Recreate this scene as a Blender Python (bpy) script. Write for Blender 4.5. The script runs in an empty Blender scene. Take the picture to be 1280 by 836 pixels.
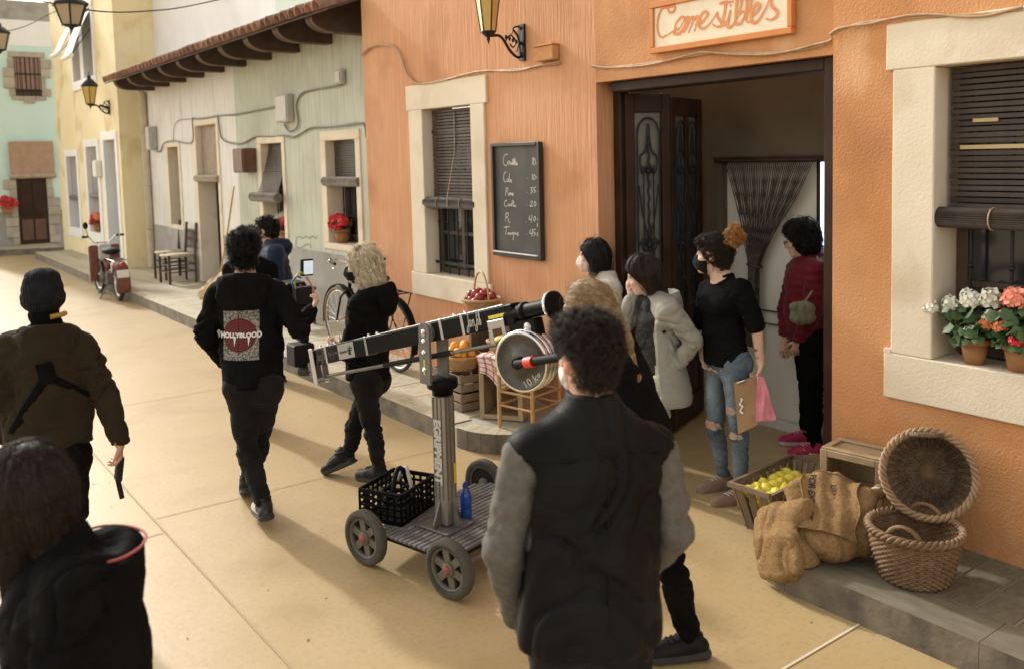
import bpy, math, random
import numpy as np
from mathutils import Vector, Matrix, Quaternion
random.seed(7); RNG = np.random.default_rng(11)
S = bpy.context.scene
COL = S.collection
R = math.radians

# ------------------------------------------------------------------ camera
CAMZ = 2.15
YAW, PIT, ROLL, FPX = .6428, .0799, .025, 1112.3
cy_, sy_, cp_, sp_, cr_, sr_ = math.cos(YAW), math.sin(YAW), math.cos(PIT), math.sin(PIT), math.cos(ROLL), math.sin(ROLL)
fwd = Vector((sy_*cp_, cy_*cp_, -sp_)); rgt = Vector((cy_, -sy_, 0)); dwn = fwd.cross(rgt)
r_ = rgt*cr_ + dwn*sr_; d_ = rgt*-sr_ + dwn*cr_
cam = bpy.data.cameras.new('camera'); camo = bpy.data.objects.new('camera', cam); COL.objects.link(camo)
camo.matrix_world = Matrix(((r_.x, -d_.x, -fwd.x, 0), (r_.y, -d_.y, -fwd.y, 0), (r_.z, -d_.z, -fwd.z, CAMZ), (0, 0, 0, 1)))
cam.sensor_width = 36; cam.sensor_fit = 'HORIZONTAL'
cam.lens = FPX/1280*36
cam.shift_y = -(418-283.86)/1280
cam.clip_start = .05; cam.clip_end = 400
cam.dof.use_dof = True; cam.dof.focus_distance = 5.2; cam.dof.aperture_fstop = 2.4
S.camera = camo

# ------------------------------------------------------------------ light
SUN_DIR = Vector((.10, -1, -.58)).normalized()          # the way the light travels
W = bpy.data.worlds.new('World'); S.world = W; W.use_nodes = True
nt = W.node_tree; nt.nodes.clear()
wo = nt.nodes.new('ShaderNodeOutputWorld'); bg = nt.nodes.new('ShaderNodeBackground')
sky = nt.nodes.new('ShaderNodeTexSky'); sky.sky_type = 'NISHITA'; sky.sun_disc = False
sky.sun_elevation = math.asin(-SUN_DIR.z); sky.sun_rotation = math.atan2(-SUN_DIR.x, -SUN_DIR.y)
sky.air_density = 1.0; sky.dust_density = 2.0; sky.ozone_density = 1.0
hs = nt.nodes.new('ShaderNodeHueSaturation'); hs.inputs['Saturation'].default_value = .25
mx = nt.nodes.new('ShaderNodeMix'); mx.data_type = 'RGBA'; mx.blend_type = 'MULTIPLY'; mx.inputs[0].default_value = 1
mx.inputs[7].default_value = (1.0, .935, .81, 1)           # the warm cast of the film stage's light
nt.links.new(sky.outputs[0], hs.inputs['Color']); nt.links.new(hs.outputs[0], mx.inputs[6]); nt.links.new(mx.outputs[2], bg.inputs[0])
bg.inputs[1].default_value = .15
nt.links.new(bg.outputs[0], wo.inputs[0])
sl = bpy.data.lights.new('sun', 'SUN'); sl.energy = 1.2; sl.angle = R(2.6); sl.color = (1, .98, .95)
so = bpy.data.objects.new('sun', sl); COL.objects.link(so); so.rotation_euler = SUN_DIR.to_track_quat('-Z', 'Y').to_euler(); so.location = (0, 8, 12)
S.view_settings.view_transform = 'Standard'; S.view_settings.look = 'None'; S.view_settings.exposure = 1.30; S.view_settings.gamma = 1
S.cycles.max_bounces = 6; S.cycles.diffuse_bounces = 4; S.cycles.use_denoising = True
S.cycles.sample_clamp_indirect = 6

# ------------------------------------------------------------------ objects
ROOTM = {}
def wmat(o):
    m = o.matrix_basis.copy()
    return wmat(o.parent) @ m if o.parent else m
def thing(name, label, cat, loc=(0, 0, 0), rotz=0, group=None):
    o = bpy.data.objects.new(name, None); COL.objects.link(o)
    o.empty_display_size = .1; o.location = loc; o.rotation_euler = (0, 0, rotz)
    o['label'] = label; o['category'] = cat
    if group: o['group'] = group
    return o
def tag(o, label=None, cat=None, group=None, kind=None):
    if label: o['label'] = label
    if cat: o['category'] = cat
    if group: o['group'] = group
    if kind: o['kind'] = kind
    return o
def link(name, me, parent=None):
    o = bpy.data.objects.new(name, me); COL.objects.link(o)
    if parent: o.parent = parent
    return o
def copy_tree(o, parent=None):
    c = o.copy(); COL.objects.link(c)
    if parent: c.parent = parent
    for ch in list(o.children): copy_tree(ch, c)
    return c
def smooth(me, on=True):
    me.polygons.foreach_set('use_smooth', np.full(len(me.polygons), on)); me.update()
def np_mesh(name, V, F, mats, midx=None, smooth_=True):
    me = bpy.data.meshes.new(name)
    V = np.asarray(V, np.float32); F = np.asarray(F, np.int32); n = F.shape[1]
    me.vertices.add(len(V)); me.vertices.foreach_set('co', V.ravel())
    me.loops.add(F.size); me.loops.foreach_set('vertex_index', F.ravel())
    me.polygons.add(len(F)); me.polygons.foreach_set('loop_start', np.arange(0, F.size, n, dtype=np.int32))
    me.polygons.foreach_set('loop_total', np.full(len(F), n, dtype=np.int32))
    for m in (mats if isinstance(mats, (list, tuple)) else [mats]): me.materials.append(m)
    if midx is not None: me.polygons.foreach_set('material_index', np.asarray(midx, np.int32))
    me.update(calc_edges=True); me.validate()
    smooth(me, smooth_)
    return me

def frame(d, up=(0, 0, 1)):
    d = Vector(d).normalized(); up = Vector(up)
    if abs(d.dot(up.normalized())) > .98: up = Vector((1, 0, 0)) if abs(d.x) < .9 else Vector((0, 1, 0))
    s = d.cross(up).normalized(); u = s.cross(d).normalized()
    return s, u, d
class MB:
    """collects shapes; build() links them as ONE mesh object"""
    def __init__(s): s.v = []; s.f = []; s.m = []; s.sm = []
    def add(s, vs, fs, m=0, smooth=False):
        b = len(s.v); s.v += [tuple(v) for v in vs]; s.f += [[i+b for i in f] for f in fs]
        s.m += [m]*len(fs); s.sm += [smooth]*len(fs); return s
    def box(s, lo, hi, m=0):
        x0, y0, z0 = lo; x1, y1, z1 = hi
        return s.add([(x0,y0,z0),(x1,y0,z0),(x1,y1,z0),(x0,y1,z0),(x0,y0,z1),(x1,y0,z1),(x1,y1,z1),(x0,y1,z1)],
              [(0,3,2,1),(4,5,6,7),(0,1,5,4),(1,2,6,5),(2,3,7,6),(3,0,4,7)], m)
    def cbox(s, lo, hi, c=.006, m=0):
        """box with chamfered edges"""
        lo = np.array(lo, float); hi = np.array(hi, float); mid = (lo+hi)/2; hf = (hi-lo)/2
        c = min(c, *(hf*.45)); vs = []; idx = {}
        for sx in (-1, 1):
            for sy in (-1, 1):
                for sz in (-1, 1):
                    for ax in range(3):
                        p = hf-c; p[ax] = hf[ax]
                        idx[(sx, sy, sz, ax)] = len(vs); vs.append(mid+p*np.array((sx, sy, sz)))
        fs = []
        for ax in range(3):
            a, b = (ax+1) % 3, (ax+2) % 3
            for sg in (-1, 1):
                q = []
                for (p, r) in ((-1,-1),(1,-1),(1,1),(-1,1)):
                    k = [0,0,0]; k[ax] = sg; k[a] = p; k[b] = r; q.append(idx[(*k, ax)])
                fs.append(q if sg > 0 else q[::-1])
        for ax in range(3):            # edges running along ax
            a, b = (ax+1) % 3, (ax+2) % 3
            for p in (-1, 1):
                for r in (-1, 1):
                    k0 = [0,0,0]; k0[ax] = -1; k0[a] = p; k0[b] = r; k1 = k0[:]; k1[ax] = 1
                    q = [idx[(*k0, a)], idx[(*k1, a)], idx[(*k1, b)], idx[(*k0, b)]]
                    fs.append(q if p*r < 0 else q[::-1])
        for sx in (-1, 1):
            for sy in (-1, 1):
                for sz in (-1, 1):
                    q = [idx[(sx, sy, sz, 0)], idx[(sx, sy, sz, 1)], idx[(sx, sy, sz, 2)]]
                    fs.append(q if sx*sy*sz > 0 else q[::-1])
        return s.add(vs, fs, m)
    def bar(s, p, q, w, h, up=(0, 0, 1), m=0, c=0):
        p = Vector(p); q = Vector(q); a, u, d = frame(q-p, up); L = (q-p).length
        t = MB()
        t.cbox((-w/2, -h/2, 0), (w/2, h/2, L), c) if c else t.box((-w/2, -h/2, 0), (w/2, h/2, L))
        return s.add([p+a*x+u*y+d*z for x, y, z in t.v], [f[::-1] for f in t.f], m)   # (a,u,d) is left handed: a x u = -d
    def tube(s, pts, r, n=8, m=0, closed=False, caps=True):
        pts = [Vector(p) for p in pts]; N = len(pts); rs = r if isinstance(r, (list, tuple)) else [r]*N
        vs = []; pa = None
        for i, p in enumerate(pts):
            if closed: d = pts[(i+1) % N]-pts[i-1]
            else: d = pts[min(i+1, N-1)]-pts[max(i-1, 0)]
            d = d.normalized() if d.length > 1e-9 else Vector((0, 0, 1))
            if pa is None: pa, _, _ = frame(d)
            a = (pa-d*pa.dot(d)); a = a.normalized() if a.length > 1e-6 else frame(d)[0]; pa = a; b = d.cross(a)
            for k in range(n):
                t = 2*math.pi*k/n; vs.append(p+(a*math.cos(t)+b*math.sin(t))*rs[i])
        fs = []
        for i in range(N if closed else N-1):
            j = (i+1) % N
            for k in range(n): fs.append((i*n+k, i*n+(k+1) % n, j*n+(k+1) % n, j*n+k))
        s.add(vs, fs, m, True)
        if caps and not closed:
            s.add(vs[:n], [tuple(range(n))[::-1]], m); s.add(vs[-n:], [tuple(range(n))], m)
        return s
    def lathe(s, prof, n=24, o=(0, 0, 0), ax=(0, 0, 1), m=0, smooth=True):
        """prof: (radius, height) list along ax"""
        a, u, d = frame(ax); o = Vector(o); vs = []; fs = []
        for (r, h) in prof:
            for k in range(n):
                t = 2*math.pi*k/n; vs.append(o+d*h+(a*math.cos(t)+u*math.sin(t))*r)
        for i in range(len(prof)-1):
            for k in range(n): fs.append((i*n+k, (i+1)*n+k, (i+1)*n+(k+1) % n, i*n+(k+1) % n))
        return s.add(vs, fs, m, smooth)
    def disc(s, c, r, ax, n=24, m=0):
        a, u, d = frame(ax); c = Vector(c)
        return s.add([c+(a*math.cos(2*math.pi*k/n)+u*math.sin(2*math.pi*k/n))*r for k in range(n)], [tuple(range(n))[::-1]], m)
    def prism(s, poly, o, ax, up, th, m=0):
        """polygon (x along side, y along up) extruded th along ax"""
        d = Vector(ax).normalized(); u = Vector(up).normalized(); a = u.cross(d).normalized(); o = Vector(o); n = len(poly)
        vs = [o+a*x+u*y for x, y in poly]+[o+a*x+u*y+d*th for x, y in poly]
        ar = sum(poly[i][0]*poly[(i+1) % n][1]-poly[(i+1) % n][0]*poly[i][1] for i in range(n))
        fs = [tuple(range(n))[::-1], tuple(range(n, 2*n))]+[(i, (i+1) % n, n+(i+1) % n, n+i) for i in range(n)]
        if ar < 0: fs = [f[::-1] for f in fs]
        return s.add(vs, fs, m)
    def ball(s, c, r, n=10, m=0, sc=(1, 1, 1)):
        c = Vector(c); vs = []; fs = []; k2 = n
        for i in range(n//2+1):
            t = math.pi*i/(n//2)
            for k in range(k2):
                p = 2*math.pi*k/k2
                vs.append(c+Vector((r*sc[0]*math.sin(t)*math.cos(p), r*sc[1]*math.sin(t)*math.sin(p), r*sc[2]*math.cos(t))))
        for i in range(n//2):
            for k in range(k2): fs.append((i*k2+k, (i+1)*k2+k, (i+1)*k2+(k+1) % k2, i*k2+(k+1) % k2))
        return s.add(vs, fs, m, True)
    def mesh(s, name, mats, inv=None):
        me = bpy.data.meshes.new(name); v = s.v
        if inv is not None: v = [tuple(inv @ Vector(p)) for p in v]
        me.from_pydata(v, [], s.f)
        for m in (mats if isinstance(mats, (list, tuple)) else [mats]): me.materials.append(m)
        me.polygons.foreach_set('material_index', np.array(s.m, np.int32)); me.polygons.foreach_set('use_smooth', np.array(s.sm, bool))
        me.update(); return me
    def build(s, name, mats, parent=None, local=False):
        """vertices are in world space unless local: then in the parent's own space"""
        inv = None if (local or parent is None) else wmat(parent).inverted()
        return link(name, s.mesh(name, mats, inv), parent)

# ------------------------------------------------------------------ materials
def mat(name, col, rough=.6, col2=None, scale=6, mixlo=.35, mixhi=.65, bump=0, bscale=60, bdist=.01, metal=0, spec=.5, streak=None,
        sheen=0, coords='Object', rand=0, detail=5, dirt=None, dscale=2.5, dlo=.55, dhi=.75, wave=None, coat=0, emit=None, trans=0, bstretch=None, wrinkle=None):
    m = bpy.data.materials.new(name); m.use_nodes = True; t = m.node_tree; N = t.nodes; L = t.links
    b = N['Principled BSDF']; b.inputs['Roughness'].default_value = rough; b.inputs['Metallic'].default_value = metal
    b.inputs['Specular IOR Level'].default_value = spec
    if sheen: b.inputs['Sheen Weight'].default_value = sheen; b.inputs['Sheen Roughness'].default_value = .5
    if coat: b.inputs['Coat Weight'].default_value = coat; b.inputs['Coat Roughness'].default_value = .15
    if trans: b.inputs['Transmission Weight'].default_value = trans
    if emit: b.inputs['Emission Color'].default_value = (*emit[:3], 1); b.inputs['Emission Strength'].default_value = emit[3]
    tc = N.new('ShaderNodeTexCoord'); src = tc.outputs[coords]
    if coords == 'World':
        pass
    c = None
    def noise(sc, det=detail, stretch=None):
        v = src
        if stretch:
            mp = N.new('ShaderNodeMapping'); mp.inputs['Scale'].default_value = stretch; L.new(src, mp.inputs[0]); v = mp.outputs[0]
        n = N.new('ShaderNodeTexNoise'); n.inputs['Scale'].default_value = sc; n.inputs['Detail'].default_value = det; L.new(v, n.inputs['Vector']); return n.outputs['Fac']
    def ramp(f, lo, hi):
        r = N.new('ShaderNodeMapRange'); r.inputs[1].default_value = lo; r.inputs[2].default_value = hi; r.clamp = True; L.new(f, r.inputs[0]); return r.outputs[0]
    def mixc(f, a, bb):
        x = N.new('ShaderNodeMix'); x.data_type = 'RGBA'
        L.new(f, x.inputs[0])
        for k, q in ((6, a), (7, bb)):
            if isinstance(q, tuple): x.inputs[k].default_value = (*q[:3], 1)
            else: L.new(q, x.inputs[k])
        return x.outputs[2]
    cur = tuple(col)
    if col2: cur = mixc(ramp(noise(scale), mixlo, mixhi), cur, tuple(col2))
    if streak: cur = mixc(ramp(noise(streak[1], 4, streak[2]), streak[3], streak[4]), cur, tuple(streak[0]))
    if dirt: cur = mixc(ramp(noise(dscale, 7), dlo, dhi), cur, tuple(dirt))
    if rand:
        oi = N.new('ShaderNodeObjectInfo'); h = N.new('ShaderNodeHueSaturation')
        mr = N.new('ShaderNodeMapRange'); mr.inputs[3].default_value = 1-rand; mr.inputs[4].default_value = 1+rand; L.new(oi.outputs['Random'], mr.inputs[0])
        L.new(mr.outputs[0], h.inputs['Value'])
        if isinstance(cur, tuple): h.inputs['Color'].default_value = (*cur[:3], 1)
        else: L.new(cur, h.inputs['Color'])
        cur = h.outputs[0]
    if isinstance(cur, tuple): b.inputs['Base Color'].default_value = (*cur[:3], 1)
    else: L.new(cur, b.inputs['Base Color'])
    if bump or wave:
        bp = N.new('ShaderNodeBump'); bp.inputs['Strength'].default_value = bump or wave[3]; bp.inputs['Distance'].default_value = bdist
        if wave:
            mp = N.new('ShaderNodeMapping'); mp.inputs['Scale'].default_value = wave[2]; L.new(src, mp.inputs[0])
            w = N.new('ShaderNodeTexWave'); w.inputs['Scale'].default_value = wave[0]; w.inputs['Distortion'].default_value = wave[1]; w.bands_direction = wave[4] if len(wave) > 4 else 'X'
            L.new(mp.outputs[0], w.inputs[0]); hsrc = w.outputs['Fac']
            if bump:
                ad = N.new('ShaderNodeMath'); ad.operation = 'ADD'; L.new(hsrc, ad.inputs[0]); L.new(noise(bscale, 6), ad.inputs[1]); hsrc = ad.outputs[0]
        else: hsrc = noise(bscale, 6, bstretch)
        L.new(hsrc, bp.inputs['Height']); L.new(bp.outputs[0], b.inputs['Normal'])
    if wrinkle:                                             # (scale, depth, stretch): creases of worn cloth
        mp = N.new('ShaderNodeMapping'); mp.inputs['Scale'].default_value = wrinkle[2]; L.new(src, mp.inputs[0])
        n2 = N.new('ShaderNodeTexNoise'); n2.inputs['Scale'].default_value = wrinkle[0]; n2.inputs['Detail'].default_value = 2.5; n2.inputs['Distortion'].default_value = .9; n2.noise_type = 'RIDGED_MULTIFRACTAL'; L.new(mp.outputs[0], n2.inputs['Vector'])
        b2 = N.new('ShaderNodeBump'); b2.inputs['Strength'].default_value = .75; b2.inputs['Distance'].default_value = wrinkle[1]; b2.invert = True; L.new(n2.outputs['Fac'], b2.inputs['Height'])
        q = b.inputs['Normal'].links
        if q: L.new(q[0].from_socket, b2.inputs['Normal']) if False else L.new(b2.outputs[0], q[0].from_node.inputs['Normal'])
        else: L.new(b2.outputs[0], b.inputs['Normal'])
    return m
def attr_mat(name, rough=.5, sss=0, bump=0, bscale=80, spec=.5, wrinkle=None):
    """colour from the mesh's own colour attribute (paint of the thing: skin, lips, print)"""
    m = mat(name, (.5, .5, .5), rough, bump=bump, bscale=bscale, bdist=.003, spec=spec, wrinkle=wrinkle); t = m.node_tree; b = t.nodes['Principled BSDF']
    a = t.nodes.new('ShaderNodeVertexColor'); a.layer_name = 'paint'; t.links.new(a.outputs[0], b.inputs['Base Color'])
    if sss: b.inputs['Subsurface Weight'].default_value = sss; b.inputs['Subsurface Radius'].default_value = (.02, .008, .004); b.inputs['Subsurface Scale'].default_value = .3
    return m
def set_paint(me, C):
    a = me.color_attributes.new('paint', 'FLOAT_COLOR', 'POINT')
    a.data.foreach_set('color', np.concatenate([C, np.ones((len(C), 1))], 1).astype(np.float32).ravel())

# text made of the built-in font, as flat outline meshes (x right, y up, unit = text height)
def text_mesh(s, size=1.0, bold=0):
    cu = bpy.data.curves.new('t', 'FONT'); cu.body = s; cu.size = size; cu.offset = bold; cu.align_x = 'CENTER'; cu.align_y = 'CENTER'; cu.resolution_u = 3
    o = bpy.data.objects.new('t', cu); COL.objects.link(o)
    dg = bpy.context.evaluated_depsgraph_get(); ev = o.evaluated_get(dg); me = ev.to_mesh()
    V = np.array([v.co[:] for v in me.vertices]); F = [list(p.vertices) for p in me.polygons]
    ev.to_mesh_clear(); bpy.data.objects.remove(o); bpy.data.curves.remove(cu)
    return V, F
def crom(P, n=8):
    """Catmull-Rom through points"""
    P = [np.array(p, float) for p in P]; out = []
    if len(P) < 3: return P
    Q = [2*P[0]-P[1]]+P+[2*P[-1]-P[-2]]
    for i in range(1, len(Q)-2):
        for k in range(n):
            t = k/n; a, b, c, d = Q[i-1], Q[i], Q[i+1], Q[i+2]
            out.append(.5*(2*b+(c-a)*t+(2*a-5*b+4*c-d)*t*t+(3*b-a-3*c+d)*t**3))
    out.append(P[-1]); return out
def ribbon(mb, pts2, w, to3, m=0, lift=None):
    """flat stroke of width w (number or list) through 2D points, mapped to space by to3(x, y)"""
    P = [np.array(p, float) for p in pts2]; n = len(P); vs = []
    for i in range(n):
        d = P[min(i+1, n-1)]-P[max(i-1, 0)]; L = np.hypot(*d) or 1; nn = np.array((-d[1], d[0]))/L; ww = (w[i] if isinstance(w, (list, tuple)) else w)/2
        q = [Vector(to3(*(P[i]+nn*ww))), Vector(to3(*(P[i]-nn*ww)))]; vs += [tuple(v+lift*(i+1)) if lift is not None else tuple(v) for v in q]
    mb.add(vs, [(2*i, 2*i+1, 2*i+3, 2*i+2) for i in range(n-1)], m)
CAB_OL=[(8.37,3.217),(8.16,3.277),(7.888,3.279),(7.68,3.232),(7.547,3.109),(7.45,2.938),(7.305,2.85),(7.087,2.84),(6.836,2.846),(6.571,2.853),(6.319,2.855),(6.104,2.856),(5.877,2.846),(5.66,2.835),(5.453,2.835),(5.2,2.833)]
CAB_OM=[(4.842,2.775),(4.716,2.75),(4.573,2.75),(4.301,2.745),(4.066,2.748),(3.861,2.755),(3.762,2.757),(3.574,2.74),(3.324,2.715),(3.145,2.704),(3.013,2.709),(2.912,2.725),(2.881,2.749)]
CAB_OR=[(2.851,2.749),(2.798,2.773),(2.711,2.792),(2.618,2.796),(2.519,2.794),(2.39,2.786),(2.258,2.774),(2.147,2.764),(2.026,2.755),(1.939,2.752),(1.869,2.75)]
CAB_G1=[(17.366,2.384),(17.078,2.395),(16.883,2.535),(16.285,2.566),(15.4,2.496),(15.154,2.563),(15.146,2.883),(14.961,2.889),(14.347,2.879),(13.89,2.883),(13.16,2.854),(12.449,2.868),(11.921,2.887),(11.458,2.896)]
CAB_G2=[(13.89,2.883),(13.856,2.741),(13.745,2.521),(13.218,2.44),(12.783,2.441),(12.362,2.499),(11.844,2.488),(11.356,2.496),(11.07,2.468),(10.789,2.499),(10.465,2.549),(10.012,2.546),(9.541,2.558),(9.23,2.565),(9.053,2.537),(9.011,2.379)]
CAB_G3=[(11.311,2.633),(11.177,2.536),(10.947,2.572),(10.854,2.658),(10.888,2.862),(10.738,2.986),(10.417,3.018),(9.966,3.027),(9.589,3.033)]
CAB_G4=[(16.285,2.566),(16.188,2.809),(15.916,2.904),(15.425,2.902),(14.348,2.873)]
SIGN=[[(4.086,3.09),(4.064,3.051),(4.032,3.05),(4.015,3.072),(4.031,3.098),(4.064,3.111),(4.108,3.105),(4.141,3.074),(4.165,3.025),(4.173,2.977),(4.166,2.932),(4.139,2.9),(4.094,2.907),(4.039,2.924),(4.001,2.943)],[(4.001,2.943),(4.026,2.917),(4.02,2.906),(3.974,2.908),(3.931,2.954),(3.926,2.992),(3.963,3.005),(4.006,2.975),(4.017,2.937),(3.985,2.933),(3.936,2.986),(3.904,3.005)],[(3.894,3.004),(3.905,2.958),(3.948,2.905)],[(3.926,2.941),(3.884,2.987),(3.863,2.992),(3.868,2.961),(3.906,2.9)],[(3.879,2.951),(3.837,2.992),(3.822,2.978),(3.838,2.942),(3.854,2.901)],[(3.848,2.943),(3.802,2.948),(3.756,2.977),(3.746,3.002),(3.771,3.013),(3.801,2.991),(3.817,2.947),(3.807,2.918),(3.777,2.911),(3.731,2.932),(3.687,2.975),(3.667,2.999)],[(3.667,2.995),(3.665,2.964),(3.638,2.927),(3.643,2.909),(3.677,2.909),(3.707,2.928)],[(3.652,3.045),(3.599,3.045),(3.542,3.042)],[(3.606,3.057),(3.607,3.009),(3.623,2.944),(3.629,2.903)],[(3.629,2.907),(3.59,2.932),(3.566,2.995)],[(3.566,2.995),(3.58,2.953),(3.59,2.909),(3.576,2.892),(3.542,2.91),(3.514,2.958)],[(3.559,3.024),(3.572,3.019)],[(3.542,2.91),(3.495,2.985),(3.485,3.065),(3.513,3.091),(3.518,3.033),(3.528,2.953),(3.524,2.904),(3.486,2.91),(3.458,2.951),(3.472,2.975),(3.505,2.957)],[(3.468,2.93),(3.422,2.989),(3.412,3.068),(3.439,3.087),(3.444,3.015),(3.449,2.942),(3.44,2.904),(3.413,2.915)],[(3.422,2.931),(3.368,2.96),(3.35,2.99),(3.372,3.004),(3.404,2.972),(3.413,2.923),(3.399,2.895),(3.363,2.905),(3.314,2.959),(3.279,3.018),(3.27,3.038)],[(3.27,3.024),(3.266,2.974),(3.232,2.94),(3.232,2.912),(3.271,2.896),(3.306,2.908)]]
CHALK=[[(5.869,2.16),(5.907,2.158),(5.93,2.12),(5.921,2.074),(5.882,2.07)],[(5.881,2.1),(5.867,2.074),(5.844,2.099),(5.859,2.106),(5.877,2.087)],[(5.84,2.099),(5.834,2.074),(5.816,2.095),(5.813,2.072),(5.802,2.125)],[(5.804,2.073),(5.785,2.131),(5.791,2.072),(5.768,2.131),(5.776,2.072),(5.752,2.092),(5.769,2.099),(5.77,2.072),(5.735,2.092),(5.753,2.072),(5.732,2.074)],[(5.545,2.115),(5.532,2.13),(5.55,2.07)],[(5.516,2.125),(5.533,2.097),(5.526,2.072),(5.505,2.09),(5.514,2.125)],[(5.477,2.096),(5.493,2.087),(5.49,2.07),(5.477,2.087),(5.47,2.114),(5.48,2.065)],[(5.897,2.018),(5.924,2.003),(5.933,1.963),(5.921,1.935),(5.894,1.938)],[(5.893,1.957),(5.879,1.935),(5.861,1.957),(5.878,1.964)],[(5.85,2.003),(5.862,1.935),(5.839,1.951),(5.848,1.957)],[(5.84,1.944),(5.822,1.951),(5.836,1.935),(5.819,1.93)],[(5.622,1.968),(5.617,1.965)],[(5.549,2.003),(5.555,1.953)],[(5.525,1.997),(5.538,1.976),(5.53,1.953),(5.512,1.972),(5.523,1.997)],[(5.481,1.991),(5.497,1.976),(5.486,1.96),(5.462,1.976),(5.481,1.978)],[(5.469,1.997),(5.479,1.947)],[(5.903,1.885),(5.915,1.82)],[(5.908,1.879),(5.881,1.886),(5.882,1.862),(5.904,1.851)],[(5.883,1.847),(5.871,1.823),(5.857,1.847)],[(5.858,1.824),(5.848,1.847),(5.84,1.827),(5.826,1.845),(5.823,1.827)],[(5.818,1.835),(5.805,1.845),(5.819,1.827),(5.797,1.825)],[(5.626,1.854),(5.622,1.851)],[(5.577,1.89),(5.553,1.893),(5.57,1.871),(5.55,1.863),(5.575,1.845)],[(5.508,1.897),(5.533,1.891),(5.533,1.872),(5.513,1.866),(5.534,1.848)],[(5.473,1.873),(5.493,1.866),(5.486,1.851),(5.469,1.867),(5.465,1.891),(5.474,1.842)],[(5.894,1.784),(5.926,1.77),(5.931,1.741),(5.91,1.731),(5.887,1.74)],[(5.882,1.755),(5.87,1.735),(5.856,1.756)],[(5.857,1.735),(5.843,1.756),(5.835,1.736),(5.82,1.789),(5.831,1.736)],[(5.807,1.786),(5.814,1.737),(5.796,1.745)],[(5.817,1.764),(5.795,1.768)],[(5.787,1.752),(5.797,1.734),(5.771,1.738)],[(5.636,1.755),(5.632,1.752)],[(5.582,1.776),(5.561,1.785),(5.562,1.767),(5.587,1.743),(5.55,1.747)],[(5.525,1.784),(5.537,1.765),(5.53,1.745),(5.509,1.763),(5.523,1.784)],[(5.469,1.773),(5.489,1.764),(5.482,1.747),(5.461,1.767),(5.46,1.798),(5.47,1.742)],[(5.912,1.676),(5.924,1.603)],[(5.921,1.669),(5.886,1.679),(5.887,1.651),(5.914,1.639)],[(5.883,1.638),(5.88,1.605),(5.858,1.602)],[(5.65,1.615),(5.646,1.613)],[(5.594,1.669),(5.607,1.636),(5.568,1.64)],[(5.565,1.676),(5.58,1.612)],[(5.529,1.665),(5.546,1.645),(5.538,1.627),(5.518,1.646),(5.529,1.665)],[(5.477,1.661),(5.498,1.641),(5.482,1.629),(5.469,1.655)],[(5.507,1.603),(5.483,1.609),(5.504,1.588),(5.46,1.588)],[(5.948,1.556),(5.868,1.568)],[(5.908,1.561),(5.929,1.494)],[(5.888,1.517),(5.898,1.498),(5.871,1.515),(5.867,1.497)],[(5.863,1.497),(5.853,1.516),(5.837,1.499)],[(5.827,1.52),(5.836,1.501),(5.814,1.521),(5.82,1.471),(5.834,1.464)],[(5.806,1.504),(5.797,1.522),(5.785,1.504),(5.771,1.519)],[(5.75,1.524),(5.767,1.513),(5.751,1.504),(5.768,1.495)],[(5.645,1.517),(5.641,1.515)],[(5.59,1.558),(5.599,1.525),(5.562,1.529)],[(5.561,1.565),(5.576,1.498)],[(5.525,1.564),(5.549,1.553),(5.55,1.535),(5.526,1.529),(5.551,1.505)],[(5.477,1.542),(5.506,1.528),(5.494,1.511),(5.473,1.537),(5.473,1.561),(5.483,1.504)]]
GRAF=[[(11.132,1.134),(11.016,1.157),(10.934,1.139),(10.793,1.175),(10.714,1.152),(10.603,1.188),(10.527,1.159),(10.47,1.202)],[(11.104,1.124),(11.16,1.027),(11.004,1.01),(10.804,1.069),(10.68,1.063),(10.7,1.024)]]
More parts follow.
